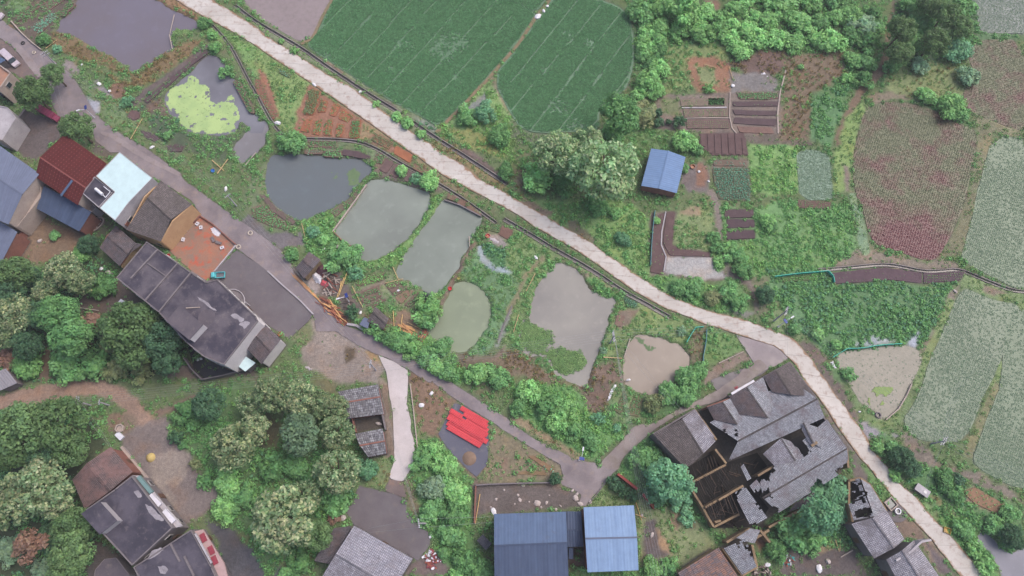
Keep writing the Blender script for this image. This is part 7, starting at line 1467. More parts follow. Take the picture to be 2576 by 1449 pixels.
pole('e', '5', (905,1345), (860,1290), 'concrete utility pole on the dirt corner by the white lane', 1.6, R(85))
pole('f', '9', (1285,1052), (1225,1072), 'concrete utility pole at the edge of the grey yard', 1.6, R(100))
pole('g', '7', (40,975), (145,890), 'concrete utility pole at the road bend', 1.8, R(70))
pole('h', '4', (1785,105), (1700,35), 'concrete utility pole beside the street near the clay plot', 1.4, R(40), 1)
pole('i', '8', (825,160), (740,138), 'thin second pole beside the dirt track', 1.0, R(95), 1)
WIREM = plain('aluminium_wire', S(164, 168, 174), .6)
def wire(p0, p1, sag, label, group=None, rad=.014):
    n = 14; mb = MB(); prev = None
    for i in range(n + 1):
        t = i / n; p_ = Vector(p0).lerp(Vector(p1), t); p_.z -= sag * 4 * t * (1 - t)
        if prev is not None: mb.tube(prev, p_, rad, rad, 4, False)
        prev = p_
    o = mb.build('power_line', WIREM); tag(o, label, 'wire', group); return o
def span(k0, k1, n, label, sag=1.2):
    p0, a0, w0 = TOPS[k0] if isinstance(k0, str) else k0; p1, a1, w1 = TOPS[k1] if isinstance(k1, str) else k1
    for i in range(n):
        s = (i / (n - 1) - .5) * .95 if n > 1 else 0
        q0 = p0 + Vector((math.cos(a0), math.sin(a0), 0)) * w0 * s; q1 = p1 + Vector((math.cos(a1), math.sin(a1), 0)) * w1 * s
        wire(q0, q1, sag, 'one of the parallel overhead wires ' + label, 'overhead wires ' + label)
def pt(r, c, z, a=0, w=1.0): return (U(r, c, z), a, w)
span('a', 'h', 4, 'over the gardens beside the village street', 1.6); span('h', 'e', 3, 'along the street past the timber pile', 1.6)
span('b', 'd', 5, 'crossing from the dirt track to the ponds', 2.5); span('d', pt('10', (1112,1470), 8.5, R(5), 2.4), 5, 'falling to the bottom edge past the light blue hall', 1.5)
span('d', pt('h', (392,478), 4.8, R(30), .6), 2, 'running to the courtyard house corner', .8); span('d', pt('6', (1760,1010), 7.0, R(80), 1.6), 4, 'from the ponds to the road bend', 1.0)
span('e', 'f', 3, 'beside the white lane', 1.0); span('f', pt('9', (850,1105), 5.5, R(90), .8), 2, 'to the large pale tiled house', .5); span('f', pt('9', (1798,1022), 6.6, R(90), 1.0), 2, 'to the dark blue hall', .6)
span('g', 'c', 4, 'over the muddy paddy', 1.6); span('c', pt('11', (1990,720), 9, R(50), 2.2), 4, 'leaving over the corner paddy', 1.2); span('c', pt('11', (1490,-60), 9, R(10), 1.6), 3, 'running north over the seedling paddy', 1.6)
span('c', pt('11', (1190,790), 3.0, R(30), .6), 2, 'down to the road ditch', .8); span('g', pt('7', (140,1275), 5.2, R(10), .5), 2, 'to the courtyard house gable', .4)
span('b', pt('8', (830,468), 5.4, R(0), .4), 2, 'to the reddish tiled house', .4); span('a', pt('0', (492,925), 6.5, R(0), .5), 2, 'to the tree at the maroon roof', .6)
def street_lamp(r, base, top, label, armdir):
    b = U(r, base); h = min(solve_h(r, base, top), 6.5); o = empty('street_lamp', b, 0, label, 'street lamp')
    MB().tube((b.x, b.y, -.1), (b.x, b.y, h), .11, .07, 8).build('post', WHITEP, o)
    dx, dy = math.cos(armdir), math.sin(armdir)
    MB().tube((b.x, b.y, h - .4), (b.x + dx * 1.3, b.y + dy * 1.3, h + .1), .05, .05, 6).build('arm', WHITEP, o)
    MB().box((b.x + dx * 1.6, b.y + dy * 1.6, h + .1), (.75, .28, .12), armdir).build('lamp_head', WHITEP, o)
    s = MB().box((0, 0, 0), (1.0, .65, .05)); pn = s.build('solar_panel', BLUEP, None); pn.parent = o; pn.location = (-dx * .3, -dy * .3, h + .35); pn.rotation_euler = (R(20), 0, armdir + 1.57)
    MB().box((b.x, b.y, .1), (.4, .4, .3)).build('footing', CONC, o); return o
street_lamp('0', (715,890), (650,812), 'white solar street lamp at the street bend near the gravel', R(200)); street_lamp('5', (705,830), (660,795), 'white solar street lamp beside the timber yard', R(200))
street_lamp('10', (505,575), (530,515), 'white solar street lamp at the street junction', R(80)); street_lamp('7', (75,1018), (140,975), 'white solar street lamp at the road bend', R(30))

# ================================================================== vehicles
TYRE = plain('tyre_rubber', S(44, 42, 44), .8); RIM = plain('wheel_rim', S(150, 150, 156), .4, .5, .5); LAMPG = plain('headlight_glass', S(220, 224, 230), .15); REDL = plain('tail_light', S(150, 30, 34), .3)
def place(o, r, c, heading, z=0.0):
    q = U(r, c); o.location = (q.x, q.y, z); o.rotation_euler = (0, 0, heading)
def wheels(o, xs, ys, rad=.32, w=.22):
    for x in xs:
        for y in ys:
            wm = MB(); wm.tube((x, y - w / 2, rad), (x, y + w / 2, rad), rad, rad, 14); t_ = wm.build('wheel', TYRE, o, world=False)
            MB().tube((x, y - w / 2 - .01, rad), (x, y + w / 2 + .01, rad), rad * .55, rad * .55, 10).build('rim', RIM, t_, world=False)
def loft(secs):
    """secs: list of (x, halfwidth bottom, halfwidth top, z bottom, z top); a body lofted along x"""
    mb = MB()
    for x, wb, wt, z0, z1 in secs: mb.v += [(x, -wb, z0), (x, wb, z0), (x, wb, z0 + (z1 - z0) * .6), (x, wt, z1), (x, -wt, z1), (x, -wb, z0 + (z1 - z0) * .6)]
    for i in range(len(secs) - 1):
        for c in range(6): a, b2 = i * 6 + c, i * 6 + (c + 1) % 6; mb.f.append((a, b2, b2 + 6, a + 6)); mb.uv.append(None)
    mb.f += [tuple(reversed(range(6))), tuple((len(secs) - 1) * 6 + c for c in range(6))]; mb.uv += [None, None]; return mb
def van(name, label, r, c, heading, paint, L=4.9, cat='van', roof=1.95):
    o = empty(name, (0, 0, 0), 0, label, cat); s = L / 4.9
    loft([(-2.4 * s, .8, .78, .35, 1.05), (-2.35 * s, .86, .84, .3, 1.1), (1.4 * s, .86, .84, .3, 1.1), (2.25 * s, .84, .78, .3, .98), (2.42 * s, .74, .68, .35, .8)]).build('body', paint, o, world=False)
    loft([(-2.36 * s, .82, .74, 1.09, roof - .06), (-2.1 * s, .83, .76, 1.09, roof), (.55 * s, .83, .76, 1.09, roof), (1.0 * s, .83, .72, 1.09, roof - .12)]).build('cabin', paint, o, world=False)
    mb = MB(); mb.face([(1.01 * s, -.7, roof - .14), (1.01 * s, .7, roof - .14), (1.6 * s, .78, 1.12), (1.6 * s, -.78, 1.12)][::-1]); mb.face([(1.01 * s, .7, roof - .14), (1.0 * s, .83, 1.1), (1.6 * s, .78, 1.12)]); mb.face([(1.01 * s, -.7, roof - .14), (1.6 * s, -.78, 1.12), (1.0 * s, -.83, 1.1)]); mb.build('windscreen', GLASS, o, world=False)
    for sg in (-1, 1):
        MB().box((-.7 * s, sg * .835, 1.5), (2.6 * s, .02, .42)).build('side_window', GLASS, o, world=False)
        MB().box((2.36 * s, sg * .55, .72), (.14, .26, .14)).build('headlight', LAMPG, o, world=False); MB().box((-2.4 * s, sg * .66, .95), (.08, .16, .3)).build('tail_light', REDL, o, world=False)
        MB().box((1.1 * s, sg * .96, 1.2), (.14, .18, .14)).build('mirror', TYRE, o, world=False)
    wheels(o, (-1.5 * s, 1.5 * s), (-.78, .78)); place(o, r, c, heading); return o
CARW = plain('silver_white_paint', S(206, 194, 206), .3, .5); CARB = plain('black_car_paint', S(40, 38, 46), .2, .6)
van('parked_van', 'silver-white van parked in the yard at the left edge', '0', (95,458), R(-42), CARW, 5.4)
van('parked_car', 'black car under the eaves at the left edge', '0', (70,690), R(-125), CARB, 4.2, 'car', 1.5); van('parked_car', 'white car nose cut by the left photo edge, top left', '0', (-20,118), R(-25), CARW, 4.2, 'car', 1.5)
def cargo_trailer():
    o = empty('cargo_trailer', (0, 0, 0), 0, 'magenta-red box trailer parked by the round tree and brown yard', 'trailer'); P_ = plain('magenta_paint', S(150, 66, 96), .5)
    MB().box((0, 0, .55), (5.4, 1.5, .16)).build('chassis', STEEL, o, world=False); b = MB().box((-.2, 0, 1.2), (4.9, 1.55, 1.2)).build('cargo_box', P_, o, world=False)
    for k in range(7): MB().box((-2.4 + k * .74, 0, 1.82), (.1, 1.6, .06)).build('roof_rib', plain('dark_magenta', S(126, 52, 80)), b, world=False)
    for sg in (-1, 1): MB().box((-.2, sg * .79, 1.75), (4.9, .06, .1)).build('top_rail', plain('dark_magenta', S(126, 52, 80)), b, world=False)
    loft([(2.3, .7, .66, .5, 1.5), (2.9, .72, .62, .5, 1.45), (3.2, .7, .6, .5, 1.0)]).build('cab', P_, o, world=False)
    wheels(o, (-1.6, 2.6), (-.72, .72), .36); place(o, '0', (378,872), R(-30)); return o
cargo_trailer()
def tricycle():
    o = empty('cargo_tricycle', (0, 0, 0), 0, 'turquoise cargo tricycle parked in the concrete yard', 'tricycle'); P_ = plain('turquoise_paint', S(96, 196, 206), .4)
    loft([(.5, .58, .5, .4, 1.55), (.7, .62, .54, .35, 1.6), (1.2, .6, .5, .35, 1.5), (1.55, .42, .34, .4, 1.05), (1.68, .3, .22, .45, .8)]).build('cab', P_, o, world=False)
    mb = MB(); mb.face([(1.22, -.46, 1.48), (1.53, -.36, 1.08), (1.53, .36, 1.08), (1.22, .46, 1.48)]); mb.build('windscreen', GLASS, o, world=False)
    b = MB().box((-.55, 0, .62), (1.9, 1.24, .08)).build('cargo_bed', plain('bed_grey', S(112, 112, 120)), o, world=False)
    for sg in (-1, 1): MB().box((-.55, sg * .62, .88), (1.98, .1, .5)).build('side_board', P_, b, world=False)
    for x in (-1.52, .42): MB().box((x, 0, .88), (.1, 1.14, .5)).build('end_board', P_, b, world=False)
    wheels(o, (-.9,), (-.56, .56), .3, .16); MB().tube((1.4, -.07, .28), (1.4, .07, .28), .28, .28, 12).build('wheel', TYRE, o, world=False)
    for sg in (-1, 1): MB().box((1.58, sg * .26, .78), (.1, .14, .12)).build('headlight', LAMPG, o, world=False)
    place(o, '4', (1655,638), R(184)); return o
tricycle()

# ================================================================== yard things, fences, stacks
def rod(name, label, r, a, b, rad, mat, z0=.12, z1=.12, cat='pole', group=None):
    o = MB().tube(U(r, a, z0), U(r, b, z1), rad, rad * .75, 6).build(name, mat); tag(o, label, cat, group); return o
BAMB = plain('pale_bamboo', S(206, 176, 132), .6); BAMB2 = plain('yellow_bamboo', S(222, 186, 124), .6); GREYW = plain('grey_wood', S(178, 164, 156), .8)
RODS = [('bamboo_pole', 'bamboo pole slanting across the bank below the dark pond', '5', (340,220), (382,390), BAMB), ('bamboo_pole', 'bamboo pole leaning at the corner of the long pond', '5', (1030,560), (1076,665), BAMB), ('bamboo_pole', 'longest bamboo pole in the leaning bundle beside the huts', '5', (690,600), (622,790), BAMB2), ('bamboo_pole', 'second bamboo pole in the leaning bundle', '5', (664,645), (598,830), BAMB2), ('bamboo_pole', 'short bamboo pole in the leaning bundle', '5', (642,672), (632,750), BAMB2), ('bamboo_pole', 'bamboo pole lying across the small garden beds', '5', (724,710), (806,872), BAMB), ('bamboo_pole', 'bamboo pole lying above the small gardens by the long pond', '5', (972,688), (1112,655), BAMB),
 ('bamboo_pole', 'upright-lying bamboo pole beside the tiled hut', '5', (1035,895), (1042,1015), BAMB2), ('bamboo_pole', 'bamboo pole next to the lumber by the round pond', '5', (1104,925), (1090,1052), BAMB2), ('bamboo_pole', 'bamboo pole across the lumber by the round pond', '5', (1142,985), (1278,1052), BAMB), ('bamboo_pole', 'bamboo pole lying on the bank left of the broad pond, upper', '6', (175,615), (105,750), BAMB), ('bamboo_pole', 'bamboo pole lying on the bank left of the broad pond, lower', '6', (50,925), (10,1060), BAMB), ('grey_pole', 'pale pole leaning beside the muddy pond', '6', (892,1105), (845,1250), GREYW), ('grey_pole', 'pole lying along the bank below the muddy pond head', '6', (690,1247), (830,1255), BAMB),
 ('bamboo_pole', 'bamboo pole beside the compound wall near the dark blue hall', '9', (1690,830), (1655,1055), BAMB2), ('bamboo_pole', 'bamboo pole standing right of the light blue hall', '10', (935,895), (980,1030), BAMB2), ('bamboo_pole', 'short bamboo pole crossing beside the light blue hall', '10', (930,982), (1012,1012), BAMB), ('bamboo_pole', 'pole on the courtyard garden rubble, first', 'i', (1640,895), (1732,912), BAMB), ('bamboo_pole', 'pole on the courtyard garden rubble, second', 'i', (1672,865), (1748,902), BAMB), ('bamboo_pole', 'pole beside the white sheet in the bottom yard', 'i', (1995,860), (1992,1000), BAMB), ('bamboo_pole', 'pole leaning beside the white sheet in the bottom yard', 'i', (1940,870), (1985,1010), BAMB), ('grey_pole', 'long grey pole across the bottom yard', 'i', (2140,992), (2000,1072), GREYW),
 ('bamboo_pole', 'stick on the orange soil below the thicket', '2', (1450,485), (1548,515), BAMB), ('bamboo_pole', 'stick at the right side of the orange soil', '2', (1640,505), (1665,592), BAMB), ('bamboo_pole', 'pole behind the utility pole by the grey pond', '0', (345,365), (430,300), BAMB), ('bamboo_pole', 'bean pole under the wires near the purple-soil bed', '0', (985,1050), (1082,880), BAMB), ('grey_pole', 'pale stick standing in the grey village pond, upper', '0', (1315,110), (1282,255), GREYW), ('grey_pole', 'pale stick standing in the grey village pond, lower', '0', (1278,260), (1300,372), GREYW), ('grey_pole', 'concrete beam on the red stony slope by the apron', '6', (1560,1292), (1746,1205), GREYW), ('grey_pole', 'dead trunk lying in the wood behind the row house', '4', (580,870), (745,895), GREYW), ('grey_pole', 'pole lying on the row house roof', '4', (1405,875), (1510,870), GREYW), ('grey_pole', 'trellis pole in the bean garden by the street, long', '0', (1600,1210), (1690,1290), BAMB), ('grey_pole', 'trellis pole in the bean garden by the street, short', '0', (1640,1310), (1720,1200), BAMB), ('grey_pole', 'pole leaning on the pool bank near the street gardens', '0', (1840,1260), (1932,1150), GREYW), ('grey_pole', 'plank at the edge of the long pond', '5', (1608,335), (1612,412), GREYW)]
for nm, lab, r, a, b2, mt in RODS:
    on_roof = 'roof' in lab; rod(nm, lab, r, a, b2, .09 if nm == 'bamboo_pole' else .13, mt, 8.75 if on_roof else .3, 8.75 if on_roof else .22, 'pole')
def pile(name, label, cat, r, poly, n, dirp, lmin, lmax, mats, part='plank', w=(.12, .25), hmax=.9, seed=1, spread=.25):
    q = random.Random(seed); P2 = pts(poly); W = UL(r, P2); ctr = sum(W, Vector()) / len(W); o = empty(name, (ctr.x, ctr.y, 0), 0, label, cat)
    a0, a1 = U(r, dirp[0]), U(r, dirp[1]); ang = math.atan2(a1.y - a0.y, a1.x - a0.x); xs, ys = [p.x for p in W], [p.y for p in W]; k = 0; tries = 0
    while k < n and tries < n * 30:
        tries += 1; x, y = q.uniform(min(xs), max(xs)), q.uniform(min(ys), max(ys))
        sdv = float(sdist(np.array([x]), np.array([y]), W)[0])
        if sdv < .05: continue
        a = ang + q.gauss(0, spread); l = q.uniform(lmin, lmax) / 2; z = .06 + min(hmax, sdv * .8) * q.random(); dz = q.uniform(-.15, .15)
        bar(MB(), (x - l * math.cos(a), y - l * math.sin(a), max(.05, z - dz) + .08), (x + l * math.cos(a), y + l * math.sin(a), max(.05, z + dz) + .08), q.uniform(*w), .08).build(part, q.choice(mats), o); k += 1
    return o
RW = [plain('red_timber_a', S(158, 88, 72), .8), plain('red_timber_b', S(136, 76, 64), .8), plain('red_timber_c', S(186, 120, 92), .8)]; OW = [plain('fresh_timber_a', S(222, 172, 116), .7), plain('fresh_timber_b', S(202, 150, 104), .7)]; DW = [plain('dark_board_a', S(96, 82, 78), .9), plain('dark_board_b', S(124, 108, 100), .9), GREYW]
pile('timber_pile', 'heap of reddish old timber along the street', 'timber pile', '5', "465,835 520,800 600,850 690,970 690,1005 640,990 560,920", 60, ((470,830), (680,1000)), 1.2, 3.2, RW + [OW[0]], seed=2)
pile('pole_bundle', 'bundle of orange-yellow poles lying at the street edge', 'pole bundle', '5', "308,662 330,655 452,785 435,795", 14, ((310,660), (450,790)), 4.0, 6.5, OW, 'pole', (.1, .16), .3, 3, .03)
pile('board_heap', 'heap of dark boards beside the tarpaulins', 'board heap', '5', "480,650 560,560 610,650 640,700 600,800 520,760", 46, ((490,660), (600,760)), .9, 2.4, DW + [RW[1]], seed=4, spread=.7)
pile('lumber_stack', 'lumber stack with fresh boards beside the round pond', 'lumber stack', '5', "1085,1005 1150,1010 1200,1060 1170,1075 1090,1040", 18, ((1085,1010), (1180,1065)), 1.6, 3.2, OW, seed=5, spread=.15)
pile('lumber_stack', 'square stack of brown lumber at the round pond shore', 'lumber stack', '5', "1240,1040 1290,1040 1275,1110 1230,1095", 18, ((1285,1040), (1240,1105)), 1.2, 2.2, [OW[1], RW[0], DW[1]], seed=6, spread=.12)
pile('board_heap', 'scattered grey boards around the lamp in the timber yard', 'board heap', '5', "620,800 700,760 740,850 680,880", 16, ((620,800), (700,860)), .8, 2.0, DW, seed=7, spread=.8)
pile('rubble_heap', 'burnt rubble heap in the bottom right yard', 'rubble heap', 'i', "960,1230 1060,1160 1180,1180 1250,1288 980,1288", 34, ((960,1230), (1200,1250)), .6, 1.8, DW + [CHAR], seed=8, spread=1.2)
pile('rubble_heap', 'litter and boards on the courtyard garden rubble', 'rubble heap', 'i', "1330,1060 1430,1010 1480,1080 1430,1170 1340,1150", 26, ((1330,1060), (1450,1150)), .4, 1.2, [RW[0], WHITEP, DW[1], plain('teal_plastic', S(60, 150, 150))], seed=9, spread=1.5)
pile('litter_heap', 'red paper litter beside the large pale tiled house', 'litter heap', '9', "1260,1300 1320,1235 1400,1330 1380,1400 1290,1390", 60, ((1260,1300), (1380,1390)), .3, .8, [plain('crimson_paper', S(164, 70, 84)), plain('crimson_paper_b', S(140, 62, 74)), RW[0], WHITEP], 'scrap', (.15, .4), .25, 10, 1.5)
def tarp(label, r, P_, h, mat, seed):
    """a crumpled sheet thrown over a heap"""
    W = UL(r, P_); xs, ys = [p.x for p in W], [p.y for p in W]; st = .22; mb = MB(); idx = {}
    X, Y = np.meshgrid(np.arange(min(xs), max(xs) + st, st), np.arange(min(ys), max(ys) + st, st)); sdv = sdist(X.ravel(), Y.ravel(), W).reshape(X.shape)
    Z = .06 + np.clip(sdv, 0, 1.2) / 1.2 * h * (.6 + .8 * vnoise(X, Y, .9, seed, 3)); ok = sdv > -.12
    for j in range(X.shape[0] - 1):
        for i in range(X.shape[1] - 1):
            if ok[j, i] and ok[j, i + 1] and ok[j + 1, i] and ok[j + 1, i + 1]:
                f = []
                for (jj, ii_) in ((j, i), (j, i + 1), (j + 1, i + 1), (j + 1, i)):
                    if (jj, ii_) not in idx: idx[(jj, ii_)] = len(mb.v); mb.v.append((X[jj, ii_], Y[jj, ii_], Z[jj, ii_]))
                    f.append(idx[(jj, ii_)])
                mb.f.append(tuple(f)); mb.uv.append(None)
    o = mb.build('tarpaulin', mat); tag(o, label, 'tarpaulin'); return o
tarp('crumpled white tarpaulin on the heap beside the plank hut', '5', pts("420,630 450,605 510,650 490,695 450,685"), 1.3, plain('white_tarp', S(224, 222, 232), .4), 3)
tarp('crumpled pink-red tarpaulin on the heap beside the white one', '5', pts("495,660 550,680 550,712 520,722 480,695"), 1.1, plain('pink_tarp', S(214, 96, 110), .4), 4)
tarp('dark maroon sheet behind the white tarpaulin', '5', pts("460,560 520,545 545,600 500,640 455,610"), 1.0, plain('maroon_tarp', S(96, 62, 72), .6), 5)
tarp('black tarpaulin over a box at the foot of the long pond', '5', pts("1235,800 1265,745 1325,775 1300,815 1260,820"), 1.2, plain('black_tarp', S(62, 72, 74), .4), 6)
tarp('white plastic sack beside the black tarpaulin', '5', pts("1300,785 1325,775 1338,795 1315,805"), .6, plain('white_tarp', S(224, 222, 232), .4), 7)
tarp('white plastic sheet along the weed strip near the ditch bridge', '5', pts("1760,340 1800,350 1840,378 1820,390 1770,362"), .3, plain('grey_white_sheet', S(190, 180, 184), .4), 8)
tarp('long white plastic strip on the bank left of the muddy pond', '10', pts("720,125 740,60 775,0 790,5 765,60 730,125"), .35, plain('white_tarp', S(224, 222, 232), .4), 9)
tarp('white sheet spread on the clay plot', '4', pts("1590,275 1635,262 1675,300 1650,342 1605,315"), .3, plain('white_tarp', S(224, 222, 232), .4), 10)
tarp('white plastic heap on the muddy paddy bank', '7', pts("470,1285 490,1275 515,1330 495,1325"), .5, plain('white_tarp', S(224, 222, 232), .4), 11)
tarp('grey plastic sheet on the dirt corner near the white lane', '5', pts("370,1320 400,1318 428,1338 400,1348"), .4, plain('grey_white_sheet', S(190, 180, 184), .4), 12)
tarp('red cloth beside the white gutter of the courtyard house', 'h', pts("808,240 832,218 850,240 830,262"), .5, plain('red_cloth', S(164, 74, 82)), 13)
tarp('torn plastic sheeting in a heap in the garden by the orange soil', '2', pts("1880,560 1905,545 1925,580 1932,575 1910,565"), .4, plain('white_tarp', S(224, 222, 232), .4), 14)
# red roofing sheets on the gravel pad
REDS = metalmat('coral_red_sheet', S(226, 84, 92), S(206, 74, 84), S(190, 92, 92), .45, .8)
d0 = Vector((.863, .505)); 
for k, (sx_, sy_, ln) in enumerate(((1545,178,235), (1466,198,105), (1462,222,330), (1448,246,318), (1462,272,330), (1442,292,310), (1446,322,290), (1568,222,205), (1588,262,188))):
    a, b2 = (sx_, sy_), (sx_ + d0.x * ln, sy_ + d0.y * ln); A_, B_ = U('9', a, .25 + .035 * ((k * 5) % 8)), U('9', b2, .25 + .035 * ((k * 5) % 8)); s_ = (B_ - A_).normalized().cross(Vector((0, 0, 1))) * .5
    sh = slope(None, (A_ - s_, A_ + s_, B_ + s_, B_ - s_), REDS, .25, None, .04, name='roofing_sheet')
    tag(sh, 'coral-red roofing sheet on the gravel pad, ' + ['topmost short one nearest the street', 'half-length one at the upper left', 'second long one from the street', 'third long one from the street', 'fourth long one from the street', 'fifth long one from the street', 'lowest one on the bare gravel', 'one lying second under the topmost', 'short right-hand one between the upper and lower sheets'][k], 'roofing sheet')
# walls, kerbs
WL = [('low_wall', 'low white kerb wall between street and concrete yard', '5', "90,598 200,702 330,815 435,925", .35, .3, W_WHITE), ('low_wall', 'orange brick wall of the clay plot, house side', '4', "1515,185 1400,300 1280,430", .7, .25, W_BRICK), ('low_wall', 'brick wall of the clay plot along the street', '4', "1515,185 1612,248 1690,318 1785,402", .6, .25, W_BRICK), ('low_wall', 'white wall of the clay plot, yard side', '4', "1785,405 1700,510 1620,605", .5, .25, W_WHITE), ('low_wall', 'grey wall along the front of the row house', '4', "1450,605 1570,682 1640,655 1740,745", .5, .25, W_GREY),
 ('compound_wall', 'grey wall enclosing the dark pit below the row house', '4', "1410,1260 1460,1340 1545,1425 1700,1395 1850,1355", 1.6, .25, W_GREY), ('compound_wall', 'brick wall of the brown yard left of the lean-to', '4', "310,185 230,290 150,420 90,505", 2.0, .6, W_BRICK), ('brick_wall', 'red brick wall beside the clipped bushes, upper section', '10', "792,682 860,735 938,797", 1.5, .5, plain('red_wall_paint', S(164, 82, 76), .9)), ('brick_wall', 'red brick wall beside the clipped bushes, lower section', '10', "980,832 1020,880 1068,938", 1.5, .5, plain('red_wall_paint', S(164, 82, 76), .9)), ('low_wall', 'pale retaining kerb on the right of the white lane', '9', "1165,0 1190,200 1212,400 1225,545", .4, .2, W_BEIGE), ('compound_wall', 'wall along the top of the stone yard', '9', "1660,765 1760,758 1932,752 2080,748 2290,745", .9, .25, W_GREY), ('compound_wall', 'wall on the left of the stone yard', '9', "1660,770 1655,900 1650,1050", .9, .25, W_BRICK), ('low_wall', 'low garden kerb right of the junction', '10', "735,700 640,830 570,915", .3, .2, W_GREY),
 ('low_wall', 'beige step along the reddish house front', '8', "920,475 1060,645 1180,790 1370,1045", .35, .5, W_BEIGE), ('low_wall', 'pale retaining wall at the bank left of the lumber yard', '5', "690,1000 760,1010 875,1080", .5, .5, W_WHITE), ('low_wall', 'street wall beside the pole near the grey pond', 'k', "180,330 330,500 480,640 635,762", .5, .25, W_BEIGE), ('low_wall', 'white rim wall of the muddy paddy, right side', '11', "1080,0 1040,90 980,190 885,272", .4, .2, W_BEIGE), ('low_wall', 'stone edge of the green pond, left side', '5', "835,-55 740,80 580,300", .25, .3, W_BEIGE), ('low_wall', 'stone edge of the long pond head', '5', "1420,60 1540,100 1700,185", .2, .25, W_GREY), ('low_wall', 'earth edge of the green pond foot', '5', "585,300 650,365 720,412", .2, .25, W_EARTH), ('low_wall', 'pale stone row between the two netted beds', '6', "1160,150 1130,300 1125,400 1162,490 1145,600", .25, .25, W_WHITE), ('low_wall', 'pale dividing kerb of the brown plots', '2', "1645,700 1640,880 1660,970 1710,1030", .2, .22, W_BEIGE), ('low_wall', 'pale furrow kerb in the top garden beds', '2', "1280,815 1430,815 1620,812", .16, .3, W_WHITE), ('low_wall', 'pale furrow kerb below the second garden row', '2', "1300,895 1450,890 1640,892", .16, .2, W_BEIGE), ('low_wall', 'pale kerb along the right side of the brown plots', '3', "135,530 90,700 72,850 75,1010", .2, .3, W_BEIGE),
 ('low_wall', 'concrete bank along the right pond of lotus', '5', "1932,860 1880,980 1820,1140", .2, .25, W_GREY), ('low_wall', 'left retaining wall of the brown yard by the white-roofed house', '0', "210,845 130,950 40,1045", 1.2, .5, W_GREY)]
for nm, lab, r, s, h, w, mt in WL: wallrun(nm, lab, r, pts(s), h, w, mt, 'wall')
# dark pit floor below the row house
MB_ = MB().prism([(q.x, q.y) for q in UL('4', pts("1412,1140 1545,1250 1690,1310 1840,1350 1700,1392 1545,1420 1462,1338"))], -.3, .03); tag(MB_.build('pit_floor', plain('dark_void_floor', S(46, 44, 50), .4)), 'dark floor of the walled pit', kind='structure')  # near-black sheet filling the void between row house and wall
# net fences
NETM = plain('teal_net', S(64, 190, 170), .6); NETB = plain('blue_green_net', S(84, 140, 150), .6)
def net(label, r, line, h, mat):
    P_ = resample([tuple(q) for q in UL(r, line)], 2.0); o = empty('net_fence', P_[0], 0, label, 'net fence')
    for q in P_: MB().tube((q.x, q.y, -.1), (q.x, q.y, h + .1), .04, .03, 5).build('post', BAMB, o)
    for a, b2 in zip(P_, P_[1:]): bar(MB(), (a.x, a.y, h), (b2.x, b2.y, h), .12, h - .08).build('net_panel', mat, o)
net('teal net fence around the pale leafy row', '7', pts("40,646 220,622 472,602 492,690"), 1.0, NETM); net('teal net fence along the top of the muddy paddy', '7', pts("475,1255 585,1187 700,1185 830,1160 1000,1150"), .9, NETM); net('teal net heaped beside the road above the muddy pond', '6', pts("1312,1140 1350,1075 1392,1012 1442,1022"), .8, NETM); net('blue-green net left of the long dark bed', '6', pts("1075,150 1062,250 1050,400 1042,560"), .9, NETB); net('blue-green net at the brown waste right of the muddy pond', '6', pts("1465,1040 1462,1130 1440,1240 1440,1285"), .7, NETB)
# stones, tyres, small things
def rock(c, r_, seed):
    q = random.Random(seed); bm = bmesh.new(); bmesh.ops.create_icosphere(bm, subdivisions=2, radius=1)
    sx_, sy_, sz_ = r_ * q.uniform(.8, 1.4), r_ * q.uniform(.6, 1.0), r_ * q.uniform(.35, .6); nz = [q.uniform(.82, 1.15) for _ in bm.verts]; mb = MB()
    for v, k in zip(bm.verts, nz): mb.v.append((v.co.x * sx_ * k, v.co.y * sy_ * k, v.co.z * sz_ * k))
    bm.verts.index_update()
    for f in bm.faces: mb.f.append(tuple(v.index for v in f.verts)); mb.uv.append(None)
    bm.free(); return mb
STONE = weathered('pale_stone', S(208, 196, 194), S(186, 174, 172), None, 2)
for k, (x, y, rr) in enumerate(((85,765,12), (45,838,11), (60,876,12), (190,900,26), (260,896,16), (480,862,20), (515,905,16), (455,805,14), (332,945,10), (282,840,6), (490,830,12), (590,890,14), (220,930,8), (20,905,7), (130,890,7), (365,920,8), (-60,800,9), (-120,870,10), (-160,930,8))):
    c = U('10', (x, y)); o = rock(None, rr / 3 * .085, k).build('stone', STONE); o.location = (c.x, c.y, .08); o.rotation_euler = (0, 0, k); tag(o, 'pale boulder lying in the walled stone yard above the blue halls', 'stone', 'pale boulders in the stone yard')
